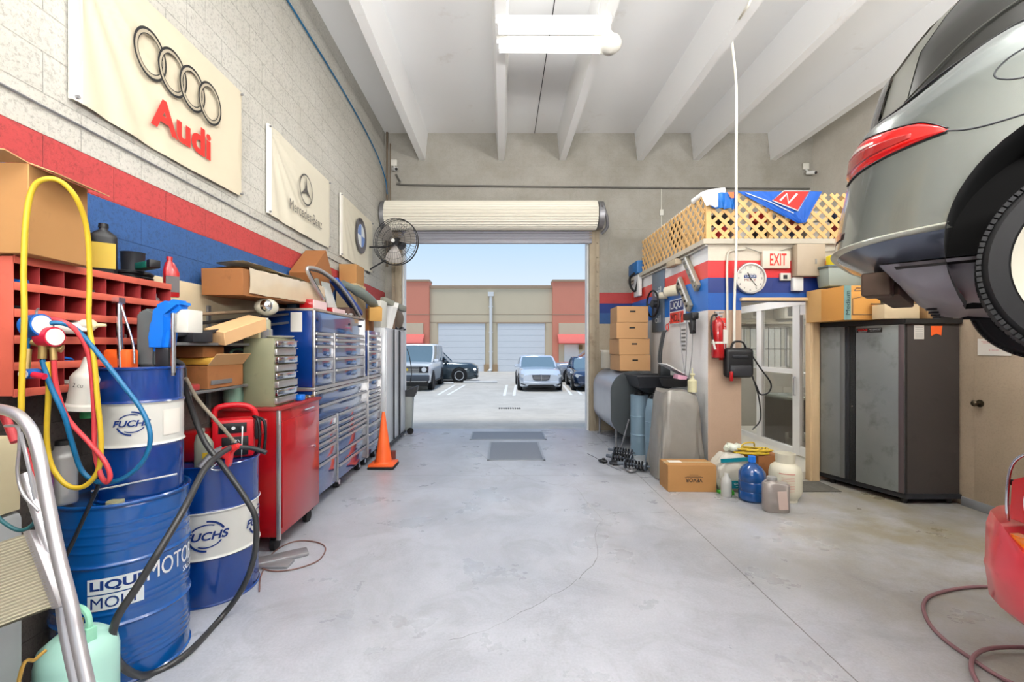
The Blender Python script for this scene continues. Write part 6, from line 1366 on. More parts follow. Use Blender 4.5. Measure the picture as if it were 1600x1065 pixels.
o, w_, h = onbox(1464, 1490, 463, 499, 4.78, .3, 'black_crate', 'black printed carton at the near corner of the cabinet', M('black_carton', (.17, .15, .15), .6, var=.2)); b = MB(); b.merge(text_bm('14', h=.08), frame((-.06, -.152, h*.6), (1, 0, 0), (0, 0, 1))); b.merge(rect_bm(.08, .04), frame((-.03, -.152, h*.2), (1, 0, 0), (0, 0, 1))); b.build('print', printg, o)
onbox(1449, 1463, 460, 499, 4.78, .3, 'wire_basket', 'tan perforated strip of card between black carton and boxes', M('perforated_card', (.62, .48, .32), .7, var=.2, vs=50))
o, _, _ = onbox(1400, 1440, 455, 499, 5.12, .3, 'brown_moving_box', 'brown carton behind the cream carton on the cabinet', M('tan_board', (.80, .62, .38), .75, var=.05))
onbox(1380, 1398, 440, 499, 5.14, .3, 'tartan_box', 'dark patterned tin beside the orange moving box', M('tin_green', (.30, .32, .24), .5, var=.3, vs=40), 'tin')
b = MB(); b.box(-.2, .2, -.13, .13, 0, .1, b=.006); solo(b, 'flat_carton', card, 'flat brown carton lying on the brown carton', 'box').location = (4.5, 5.24, 2.245)
# grey tote stands on the tan carton and the moving box
tt = thing('storage_tote', 'grey plastic tote stacked above the tan carton under the lifted car', 'tote', (4.03, 5.42, 2.345)); b = MB(); b.box(-.22, .24, -.10, .12, 0, .23, b=.012, taper=.9); b.build('tub', M('tote_grey', (.56, .60, .57), .5), tt); b = MB(); b.box(-.235, .255, -.115, .135, .22, .245, b=.006); b.build('lid', M('tote_lid', (.36, .40, .40), .5), tt)
b = MB(); b.box(-.07, .10, -.06, .06, 0, .12, b=.005); o = solo(b, 'yellow_carton', M('bright_yellow', (.90, .82, .16), .5), 'bright yellow carton standing on the grey tote', 'box'); o.location = (3.95, 5.38, 2.592); b = MB(); b.merge(rect_bm(.06, .05), frame((.03, -.062, .05), (1, 0, 0), (0, 0, 1))); b.build('print', printr, o)
# tan wall: knob, notice, sticker
b = MB(); b.cyl((4.748, 4.52, 1.07), (4.738, 4.52, 1.07), .036, seg=24); b.cyl((4.74, 4.52, 1.07), (4.70, 4.52, 1.07), .014); b.sph((4.685, 4.52, 1.07), .03, .7, 1, 1); b.build('door_knob', M('aged_brass', (.36, .32, .26), .3, .8), dr2)
def tw(y, z, off=.003): return frame((4.745-off, y, z), (0, -1, 0), (0, 0, 1))
b = MB(); b.merge(rect_bm(.30, .165), tw(4.39, 1.63)); o = solo(b, 'wall_notice', paper, 'white notice with red lines taped to the tan wall', 'notice'); b = MB(); b.merge(join_bm(shift(rect_bm(.23, .004), 0, .055), shift(rect_bm(.2, .004), 0, .04), shift(text_bm('$150.00', w=.09, h=.016), 0, -.03)), tw(4.39, 1.63, .005)); b.build('print', M('pink_print', (.78, .45, .45), .7), o, world=True)
b = MB(); b.merge(rect_bm(.13, .16), tw(4.16, 1.69)); o = solo(b, 'wall_sticker', paper, 'white and blue certification sticker on the tan wall', 'sticker'); b = MB(); b.merge(join_bm(shift(text_bm('ASE', w=.08, h=.035, bold=.01), .0, -.01), shift(rect_bm(.1, .03), 0, -.055), shift(arc_bm(.012, .03, 0, 360, n=20), 0, .04)), tw(4.16, 1.69, .005)); b.build('print', navy, o, world=True)

# ================================================================ FLOOR THINGS BY THE OFFICE
vb = carton('cardboard_box', 'brown shipping carton with upside down black name on the floor', (2.14, 5.27, 0), .54, .30, .30, rz=-.03, mat=card, tp=True)
T = frame((.02, -.1515, .13), (-1, 0, 0), (0, 0, -1)); b = MB(); b.merge(text_bm('VEVOR', w=.19, h=.042, bold=.015), T); b.merge(shift(join_bm(rect_bm(.2, .005), shift(rect_bm(.16, .004), 0, -.012), shift(rect_bm(.1, .003), 0, -.024)), 0, -.036), T); b.build('lettering', printk, vb)
b = MB(); b.merge(rect_bm(.15, .10), RT((-.14, .02, .3018))); b.build('shipping_label', paper, vb)
t = thing('water_jug', 'large blue water bottle standing on the floor', 'water bottle', (2.66, 4.85, 0))
m_wj = M('blue_clear_plastic', (.12, .34, .62), .12, trans=.45, coat=.5)
b = MB(); b.lathe([(.001, .01), (.11, 0), (.13, .02), (.132, .1), (.126, .11), (.132, .12), (.132, .2), (.126, .21), (.132, .22), (.13, .30), (.09, .36), (.035, .40), (.033, .43), (.001, .43)], seg=40); b.build('body', m_wj, t)
b = MB(); b.cyl((0, 0, .41), (0, 0, .47), .038); b.build('cap', bluepl, t)
t = jug('antifreeze_jug', 'silver grey fluid jug with white label in front of the water bottle', (2.72, 4.53, 0), .24, .15, .34, M('silver_jug', (.60, .57, .55), .35, .35, var=.08), silver, None, rz=-.15, off=.35, sh=.78, handle=True)
b = MB(); b.merge(rect_bm(.085, .18), frame((.035, -.0775, .13), (1, 0, .08), (-.08, 0, 1))); b.build('label_panel', M('pinkish_label', (.74, .66, .62), .7), t)
t = thing('propane_tank', 'white dirty propane cylinder behind the silver jug', 'gas tank', (3.02, 4.86, 0)); m_pt = M('dirty_white', (.80, .78, .70), .45, var=.05, dirt=(.6, .56, .45), ds=6, dt=.6)
b = MB(); b.lathe([(.001, .03), (.12, .03), (.15, .08), (.155, .12), (.155, .30), (.14, .36), (.08, .41), (.03, .43), (.001, .43)], seg=40); b.build('body', m_pt, t)
b = MB(); b.lathe([(.11, 0), (.115, 0), (.115, .04), (.11, .04), (.11, 0)], seg=32); b.build('foot_ring', m_pt, t); b = MB(); b.lathe([(.085, .39), (.09, .39), (.098, .50), (.092, .50), (.085, .39)], seg=32); b.build('collar', m_pt, t)
b = MB(); b.cyl((0, 0, .42), (0, 0, .47), .02); b.cyl((0, -.02, .45), (0, -.085, .45), .026); b.build('valve', bluepl, t)
b = MB(); b.merge(wrap(join_bm(shift(rect_bm(.15, .008), 0, .09), *[shift(rect_bm(.12, .003), .01, .05-k*.016) for k in range(10)]), .1565, math.radians(-115), (0, 0), .22)); b.build('lettering', M('pale_red_print', (.75, .45, .42), .7), t)
m_cl = M('cloudy_plastic', (.86, .86, .84), .3, trans=.35)
b = MB(); b.lathe([(.001, 0), (.05, 0), (.055, .02), (.055, .15), (.05, .19), (.025, .22), (.022, .25), (.001, .25)], seg=24); solo(b, 'clear_bottle', m_cl, 'cloudy clear bottle in a bag beside the shipping carton', 'bottle').location = (2.45, 4.98, 0)
carton('cardboard_box', 'orange brown carton with handle slot under yellow cords', (3.02, 5.30, 0), .30, .32, .40, rz=.1, mat=card3, tp=False)
b = MB(); b.box(-.04, .04, -.0025, 0, 0, .05); solo(b, 'carton_slot', black, 'dark handle slot of the orange brown carton', 'slot').location = (2.99, 5.112, .30); bpy.data.objects.remove(bpy.data.objects['carton_slot'])
rows = []
b = MB()
for j in range(22):
    v = j/21; row = []
    for i in range(48):
        a = 2*PI*i/48; e_ = .55; c_ = math.copysign(abs(math.cos(a))**e_, math.cos(a)); s_ = math.copysign(abs(math.sin(a))**e_, math.sin(a)); k = math.sin(PI*min(1, v*.82+.12))**.45*(1+.05*math.sin(a*7+v*9)+.04*math.sin(a*13-v*14)); row.append((.22*c_*k, .12*s_*k, .42*v+.012*math.sin(a*5+v*7)))
    rows.append(row)
b.grid(rows, close_u=True, capends=True); t = thing('plastic_bag', 'clear plastic bag with teal print slumped beside the covered machine', 'bag', (2.62, 5.22, .0)); b.build('bag', M('cloudy_bag', (.84, .82, .76), .22, trans=.25, coat=.4, var=.06), t)
b = MB(); b.merge(rect_bm(.36, .045), frame((0, -.132, .37), (1, 0, .06), (-.06, .0, 1))); b.build('teal_strip', teal, t); b = MB(); b.merge(rect_bm(.26, .085), frame((.05, -.15, .10), (1, 0, .02), (0, 0, 1))); b.build('teal_print', teal, t); b = MB(); b.merge(join_bm(text_bm('Grip + SEAL', w=.18, h=.03, bold=.01), shift(rect_bm(.14, .006), 0, -.028)), frame((.05, -.152, .105), (1, 0, .02), (0, 0, 1))); b.build('print', printw, t)
t = thing('extension_cord', 'coiled yellow extension cord heaped on the orange brown carton', 'cord', (2.86, 5.22, .402))
b = MB(); rs = random.Random(5)
for k in range(11): a0 = rs.uniform(-.15, .15); b.tube([(a0*.5+(.16+rs.uniform(-.03, .02))*math.cos(a*PI/5), (.08+rs.uniform(-.015, .015))*math.sin(a*PI/5), .012+.006*k+.01*math.sin(a+k)) for a in range(10)], .008, seg=7, smooth=4, closed=True)
b.tube([(-.14, 0, .07), (-.10, -.03, .13), (0, -.03, .14), (.03, .0, .09)], .008); b.build('coil', yellow, t)
b = MB(); b.tube([(-.09, 0, .03), (-.05, .04, .05), (0, -.02, .045), (.05, .03, .05), (.09, 0, .03)], (.03, .045, .04, .045, .03), seg=9); solo(b, 'plastic_bundle', M('bundle_clear', (.82, .84, .78), .3, var=.1), 'crumpled clear plastic bundle behind the yellow cord', 'plastic').location = (2.66, 5.24, .425)
b = MB(); b.box(-.03, .05, -.09, .09, 0, .05, b=.012); b.box(-.1, -.03, -.03, .03, 0, .03, b=.008); o = solo(b, 'green_hand_tool', M('tool_green', (.25, .60, .20), .5), 'green and black hand tool lying between carton and bag', 'tool'); o.location = (2.48, 5.06+.03, .252); o.location.z = 0
b = MB(); b.box(3.15, 3.82, 5.12, 5.50, 0, .012, b=.004); b.build; solo(b, 'door_mat', M('dark_mat', (.34, .33, .30), .9, var=.4, vs=30, bump=.8, bs=60), 'small dark patterned mat before the office opening', 'mat')
# ================================================================ CEILING GLOBE
gl = thing('ceiling_globe', 'white dome shaped fan motor hanging on a rod beside the light fixture', 'ceiling fixture', (1.18, 5.0, 4.86))
b = MB(); b.lathe([(.001, -.0), (.07, .01), (.115, .05), (.13, .10), (.11, .15), (.06, .18), (.03, .23), (.001, .23)], seg=34); b.build('dome', M('motor_white', (.80, .79, .75), .5), gl); b = MB(); b.cyl((0, 0, .22), (-.02, 0, .92), .014); b.lathe([(.07, .90), (.07, .92), (.03, .86), (.014, .85)], seg=24); b.build('rod', white, gl)
b = MB(); b.tube([(.0, 0, .9), (-.10, -.02, .6), (-.14, -.05, .4), (-.1, -.1, .32), (-.45, -.0, .30)], .008); b.build('wire', offw, gl)
# hose on the floor right
b = MB(); P = [(1640, 940), (1600, 924), (1570, 917), (1530, 916), (1490, 920), (1455, 930), (1443, 945), (1450, 970), (1475, 998), (1520, 1030), (1560, 1056), (1600, 1075), (1640, 1085)]
b.tube([Vector(((px-VX)*(CH-.012)/(py-VY), F*(CH-.012)/(py-VY), .012)) for px, py in P], .0105, seg=9); b.tube([Vector(((px-VX)*(CH-.03)/(py-VY), F*(CH-.03)/(py-VY), .03)) for px, py in ((1545, 1095), (1530, 1070), (1518, 1045), (1522, 1025), (1545, 1013), (1600, 1011), (1650, 1018))], .0105, seg=9)
solo(b, 'air_hose', M('mauve_hose', (.50, .36, .38), .5), 'dusky red air hose looping over the floor beside the red car', 'hose')
# ================================================================ LIFTED CAR
O_ = Vector((2.466, 1.926, 1.62)); RZ = math.radians(-45)
lc_ = thing('lifted_car', 'dark silver saloon car raised on the lift, seen from its rear corner', 'car', O_, RZ)
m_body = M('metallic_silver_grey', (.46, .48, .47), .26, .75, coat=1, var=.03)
m_low = M('silver_grey_dark_reflection', (.33, .36, .42), .3, .75, coat=1, var=.03)  # darker copy of the body paint, the dark low reflection put in the colour
XS = .6
KEY = [(.30, .62, .86), (.34, .69, .90), (.42, .80, .925), (.45, .835, .935), (.47, .83, .935), (.60, .81, .935), (.75, .78, .94), (.90, .76, .94), (.98, .75, .935), (1.04, .745, .925), (1.09, .735, .91), (1.12, .72, .885)]
def wt(x):
    k = min(1, max(0, (x+.58)/.36)); return .97+.12*k*k*(3-2*k)+.03*min(1, max(0, (x+.2)/1.0))
def warp(p):
    if p.z > .85: p.z = .85+(p.z-.85)*(wt(p.x)-.85)/.27
    return p
def kv(w_, K=KEY):
    if w_ <= K[0][0]: return K[0][1:]
    for a, c in zip(K, K[1:]):
        if w_ <= c[0]:
            t = (w_-a[0])/(c[0]-a[0]); return tuple(a[i]+(c[i]-a[i])*t for i in (1, 2))
    return K[-1][1:]
GK = [(1.12, .71, .872), (1.29, .655, .83), (1.41, .54, .76), (1.50, .38, .70), (1.55, .18, .62)]
def outl(th, w_, K=KEY, e=3.4, off=0, side=-1):
    R_, hw = kv(w_, K); R_ += off; hw += off
    c_ = abs(math.cos(th))**(2/e); s_ = abs(math.sin(th))**(2/e)
    x = XS-(R_+XS)*s_; y = side*hw*c_*(1 if math.cos(th) >= 0 else -1); p = Vector((x, y, w_))
    if K is GK: p.z = wt(x)+(w_-1.12)/.43*(1.55-wt(x)); return p
    return warp(p)
def at_x(x, w_, off=0, K=KEY, side=-1):
    """point of the flank at length x and height w"""
    R_, hw = kv(w_, K); R_ += off; hw += off
    if x >= XS: return warp(Vector((x, side*hw, w_)))
    s_ = min(1, (XS-x)/(R_+XS)); th = math.asin(min(1, s_**1.7)); c_ = abs(math.cos(th))**(2/3.4); return warp(Vector((x, side*hw*c_, w_)))
AR, AW = .415, .37
def shell(b, w0, w1, nw, K=KEY):
    ths = [PI*(i/150) for i in range(151)]
    fwd = [3.6-i*.06 for i in range(50)]
    rows = []
    for j in range(nw+1):
        w_ = w0+(w1-w0)*j/nw; hw = kv(w_, K)[1]
        def fx(x): return 1-.14*max(0, (x-2.2)/1.4)**2
        row = [warp(Vector((x, -hw*fx(x), w_))) for x in fwd]+[outl(t, w_, K) for t in ths]+[warp(Vector((x, hw*fx(x), w_))) for x in fwd[::-1]]
        rows.append(row)
    R = [[b.bm.verts.new(p) for p in row] for row in rows]; fs = []
    def inside(p):
        return any((p.x-cx)**2+(p.z-AW)**2 < AR**2 for cx in (0, 2.85)) and abs(p.y) > .5
    for a, c in zip(R, R[1:]):
        for i in range(len(a)-1):
            q = (a[i], a[i+1], c[i+1], c[i])
            if all(inside(v.co) for v in q): continue
            fs.append(b.bm.faces.new(q))
    for row in R:
        for v in row:
            if inside(v.co):
                for cx in (0, 2.85):
                    d = Vector((v.co.x-cx, 0, v.co.z-AW))
                    if d.length < AR:
                        if d.length < 1e-4: d = Vector((0, 0, 1))
                        d = d.normalized()*AR; v.co.x = cx+d.x; v.co.z = AW+d.z
    for v in [v for row in R for v in row if not v.link_faces]: b.bm.verts.remove(v)
    for f in fs: f.smooth = True
b = MB(); shell(b, .455, 1.12, 34); bd = b.build('body_side', m_body, lc_, angle=60)
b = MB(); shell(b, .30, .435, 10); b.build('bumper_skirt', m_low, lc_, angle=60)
def strip(fn, n, name, m, par, th=.0):
    b = MB(); rows = []
    for i in range(n+1):
        a, c = fn(i/n); rows.append([a, a.lerp(c, .33), a.lerp(c, .66), c])
    b.grid(rows); return b.build(name, m, par, angle=60)
xs0 = -.40
b = MB(); rows = []
for i in range(80):
    th = math.asin(min(1, ((XS-xs0)/(.83+XS))**1.7)); t = th+(PI-2*th)*i/79; rows.append([outl(t, .434, off=.0), outl(t, .437, off=.009), outl(t, .448, off=.011), outl(t, .456, off=.0)])
b.grid(rows); b.build('chrome_strip', M('satin_strip', (.78, .78, .72), .3, .6), lc_)
# deck lid and hood tops
b = MB(); rows = []
for k, (sc, z) in enumerate(((1, 0), (.93, .012), (.6, .015), (.1, .015))):
    rows.append([Vector((XS+(outl(PI*i/60, 1.12).x-XS)*sc, outl(PI*i/60, 1.12).y*sc, wt(outl(PI*i/60, 1.12).x)+z)) for i in range(61)])
b.grid(rows); b.build('boot_lid', m_body, lc_)
b = MB(); b.grid([[(x, y*(1-.14*max(0, (x-2.2)/1.4)**2), 1.12-.10*max(0, (x-1.7)/2)-.25*max(0, (x-3.2)/.6)+.02*(1-(y/.875)**2)) for y in (-.875, -.7, -.3, 0, .3, .7, .875)] for x in (.6, 1.2, 1.8, 2.4, 3.0, 3.4, 3.6)]); b.build('bonnet', m_body, lc_)
b = MB(); b.grid([[(3.6+.25*(1-(y/.76)**2)*k, y, z) for y in (-.76, -.5, 0, .5, .76)] for z, k in ((1.0, .3), (.85, .8), (.6, 1), (.45, 1), (.3, .8))]); b.build('front_end', m_low, lc_)
# glasshouse
def gl_pt(th, w_, off=0): return outl(th, w_, GK, e=3.0, off=off)
def grange(t0, t1, w0, w1, name, m, off=0, par=lc_, n=30, nw=10):
    b = MB(); b.grid([[gl_pt(t0+(t1-t0)*i/n, w0+(w1-w0)*j/nw, off) for i in range(n+1)] for j in range(nw+1)]); return b.build(name, m, par)
A_, B2 = math.radians(54), math.radians(66)
m_gl = M('dark_car_glass', (.16, .16, .15), .30); m_gl.node_tree.nodes['Principled BSDF'].inputs['Specular IOR Level'].default_value = .25
grange(0, A_, 1.12, 1.55, 'quarter_window', m_gl); grange(PI-A_, PI, 1.12, 1.55, 'quarter_window', m_gl)
grange(A_, B2, 1.12, 1.55, 'rear_pillar', M('pillar_silver', (.34, .34, .31), .5, .1), .002); grange(PI-B2, PI-A_, 1.12, 1.55, 'rear_pillar', m_body, .004)
grange(B2, PI-B2, 1.12, 1.55, 'rear_window', M('rear_glass', (.04, .05, .10), .05, coat=.5), .012)
b = MB(); b.grid([[(x, sy*hw, w_) for x in (.6, 1.0, 1.4, 1.75-1.2*(w_-1.12))] for w_, hw in ((1.12, .872), (1.34, .80), (1.55, .62)) for sy in (-1,)]); b.grid([[(x, hw, w_) for x in (.6, 1.0, 1.4, 1.75-1.2*(w_-1.12))] for w_, hw in ((1.12, .872), (1.34, .80), (1.55, .62))]); b.build('side_window', m_gl, lc_)
b = MB(); b.grid([[(1.75-1.2*(w_-1.12)+.12*(1-(y/hw)**2), y, w_) for y in (-hw, -hw/2, 0, hw/2, hw)] for w_, hw in ((1.12, .872), (1.34, .80), (1.55, .62))]); b.build('windscreen', m_gl, lc_)
b = MB(); b.grid([[(x, y*k, z) for y in (-.63, -.4, 0, .4, .63)] for x, z, k in ((-.17, 1.55, .8), (.2, 1.58, 1), (.6, 1.60, 1), (1.0, 1.59, 1), (1.32, 1.54, .95))]); b.build('roof', m_body, lc_)
b = MB(); b.tube([at_x(x, 1.12, .003) for x in (-.62, -.55, -.4, -.2, .1, .4, .59)]+[Vector((1.2, -.88, 1.12)), Vector((1.7, -.88, 1.12))], .006, seg=6); b.build('belt_moulding', black, lc_)
b = MB()
b.tube([gl_pt(A_*(1-v*.96), 1.15+.16*v, .008) for v in (0, .15, .3, .5, .7, .85, 1)], .004, seg=6); b.build('window_divider', M('divider', (.22, .22, .2), .4), lc_)
# tail lamp wrapped round the corner
def lamp(side, w_lo, w_hi, x_tip, name, m, off, t0=0.0, t1=1.0, th1=math.radians(74)):
    b = MB(); rows = []; th0 = math.asin(min(1, ((XS-x_tip)/(.78+XS))**1.7))
    for i in range(31):
        u = t0+(t1-t0)*i/30; th = th0+(th1-th0)*u; lo, hi = w_lo(u), w_hi(u); k = 9
        rows.append([outl(th, lo+(hi-lo)*q/k, off=off*(1 if 0 < q < k and 0 < i < 30 else 0), side=side) for q in range(k+1)])
    b.grid(rows); return b.build(name, m, lc_, angle=80)
m_tl = M('red_lamp', (.78, .07, .06), .12, coat=1); m_tl2 = M('deep_red_lamp', (.55, .03, .04), .15, coat=1); m_tc = M('clear_lamp', (.85, .78, .75), .12, coat=1)
LO = lambda u: .782-.012*u
HI = lambda u: .790+.20*min(1, u*1.4)**.8-.02*max(0, u-.7)
for sd2 in (-1, 1):
    lamp(sd2, LO, HI, -.41, 'tail_lamp', m_tl, .012)
    lamp(sd2, lambda u: LO(u)+.02, lambda u: LO(u)+.02+(HI(u)-LO(u))*.36, -.45, 'lamp_reflector', m_tl2, .0155, .10, .95)
    lamp(sd2, lambda u: LO(u)+(HI(u)-LO(u))*.52, lambda u: LO(u)+(HI(u)-LO(u))*.72, -.50, 'reversing_lens', m_tc, .016, .40, .97)
b = MB(); b.tube([outl(math.asin(((XS+.41+.0*i)/(.78+XS))**1.7)+(math.radians(74)-math.asin(((XS+.41)/(.78+XS))**1.7))*i/14, HI(i/14)+.003, off=.003) for i in range(15)], .0035, seg=6); b.tube([outl(math.asin(((XS+.41)/(.78+XS))**1.7)+(math.radians(74)-math.asin(((XS+.41)/(.78+XS))**1.7))*i/14, LO(i/14)-.003, off=.003) for i in range(15)], .0035, seg=6); b.build('lamp_seal', black, lc_)
b = MB(); b.tube([at_x(-.41, .785, .001), at_x(-.36, .765, .001), at_x(-.30, .757, .001), at_x(-.2, .76, .001), at_x(-.08, .775, .001)], .0028, seg=6); b.build('bumper_seam', dark, lc_)
b = MB(); b.tube([at_x(-.165+.135*math.cos(a)*(1 if abs(math.cos(a)) < .7 else .96), .935+.062*math.sin(a), .0005) for a in [2*PI*i/22 for i in range(22)]], .0026, seg=6, closed=True, smooth=2); b.build('fuel_flap', dark, lc_)
b = MB(); b.grid([[outl(t, w_, off=.006) for t in [math.radians(66+2*i) for i in range(8)]] for w_ in (.50, .515, .53)]); b.build('bumper_reflector', M('reflector_pink', (.62, .25, .28), .2, coat=1), lc_)
# arches, wheels, underside
for cx in (0, 2.85):
    for sy in (-1, 1):
        b = MB(); n = 40; pr_ = []
        rows = [[Vector((cx+AR*math.cos(a), sy*y, AW+AR*math.sin(a))) for a in [math.radians(-30+240*i/n) for i in range(n+1)]] for y in (.925, .85, .7, .5)]
        b.grid(rows); b.poly([(cx+AR*math.cos(math.radians(-30+240*i/n)), sy*.5, AW+AR*math.sin(math.radians(-30+240*i/n))) for i in range(n+1)]); b.build('wheel_arch_liner', M('arch_liner', (.07, .065, .06), .9), lc_)
def wheel(par, cx, cy, cz, r, wd, sy, rimr=.62, spokes=5, rm=None, name='wheel', tread=True, seg=56):
    b = MB(); T = Matrix.Translation((cx, cy, cz)) @ Matrix.Rotation(-sy*PI/2, 4, 'X')   # +z of the lathe points outwards
    h = wd/2; p = [(r*rimr, -h*.9), (r*.8, -h), (r*.93, -h*.95), (r*.985, -h*.75), (r, -h*.5), (r, h*.5), (r*.985, h*.75), (r*.93, h*.95), (r*.8, h), (r*(rimr+.04), h*.95), (r*rimr, h*.85)]
    b.lathe(p, seg=seg, T=T)
    if tread:
        for k in range(110):
            a = 2*PI*k/110
            for z0, z1 in ((-h*.85, -h*.45), (h*.45, h*.85)):
                b.box(r*.975, r+.004, -.0072, .0072, z0, z1, T=T @ Matrix.Rotation(a, 4, 'Z'))
        for z in (-h*.2, h*.2): b.lathe([(r, z-.03), (r+.004, z-.03), (r+.004, z+.03), (r, z+.03)], seg=seg, T=T)
    t = b.build(name, rubber, par)
    b = MB(); rr = r*rimr; b.lathe([(rr*.86, h*.45), (rr*.87, h*.84), (rr+.004, h*.93), (rr+.002, h*.8), (rr-.015, -h*.6), (rr-.02, -h*.6), (rr-.022, h*.7), (rr, h*.9)], seg=seg, T=T)
    b.lathe([(.001, h*.55), (rr*.2, h*.6), (rr*.22, h*.4), (.001, h*.4)], seg=24, T=T)
    for k in range(spokes):
        b.prism([(rr*.15, -rr*.13), (rr*.98, -rr*.10), (rr*.98, rr*.10), (rr*.15, rr*.13)], h*.22, (0, 0, h*.42), ax='xy', T=T @ Matrix.Rotation(2*PI*k/spokes, 4, 'Z'))
    b.build('rim', rm or alu, t)
    b = MB(); b.cyl((0, 0, -h*.2), (0, 0, h*.1), rr*.7, T=T); b.build('brake_disc', steel, t); return t
for cx in (0, 2.85):
    for sy in (-1, 1): wheel(lc_, cx, sy*.84, .27, .335, .235, sy, rimr=.77, rm=M('pale_rim', (.62, .60, .54), .4, .1))
m_ub = M('underbody_cover', (.52, .50, .52), .38, .3, var=.08)
b = MB(); rows = []
for i, x in enumerate((-.60, -.54, -.48, -.43, -.38, -.34, -.20, .1, .6)):
    dz = (.0, .08, .13, .15, .16, .15, .17, .16, .16)[i]; rows.append([(x, y, .33-dz*k) for y, k in ((-.80, 0), (-.74, .62), (-.6, 1.0), (-.45, .86), (-.3, 1.02), (-.1, .9), (.1, 1), (.3, .86), (.5, 1), (.7, .7), (.8, 0))])
b.grid(rows); b.grid([[(p[0], p[1], .335) for p in (r_[0], r_[5], r_[-1])] for r_ in rows], sm=False); b.build('underbody_cover', m_ub, lc_, angle=70)
b = MB(); b.grid([[(x, y, .31) for y in (-.86, 0, .86)] for x in (-.55, .0, 1, 2, 3, 3.6)], sm=False); b.build('underbody', M('underbody_dark', (.14, .13, .12), .8), lc_)
b = MB(); b.box(-.66, -.56, -.45, .45, .24, .30, b=.01); b.box(-.68, -.58, -.60, -.44, .23, .33, b=.01); b.build('exhaust', M('rusty_exhaust', (.30, .24, .20), .6, .4, var=.2), lc_)
b = MB()
for y in (-.45, -.2, .05, .3): b.cyl((-.46, y, .165), (-.46, y, .175), .018)
b.build('cover_bolt', dark, lc_)
# the two-post lift that carries it
lf = thing('car_lift', 'two post car lift whose arms carry the silver car', 'car lift', (O_.x, O_.y, 0), RZ)
mlf = M('lift_blue', (.10, .22, .45), .45)
for sy, yy in ((-1, -1.86), (1, 1.6)):
    b = MB(); b.box(1.25, 1.55, yy-.12, yy+.12, .02, 3.9, b=.01); b.box(1.1, 1.7, yy-.2, yy+.2, 0, .02); b.build('post', mlf, lf)
    for xx in (.75, 2.1): b = MB(); b.tube([(1.4, yy, 1.62+.11), (xx, sy*.78, 1.62+.11)], .06, seg=4, smooth=0); b.cyl((xx, sy*.78, 1.73), (xx, sy*.78, 1.925), .05); b.build('arm', mlf, lf)

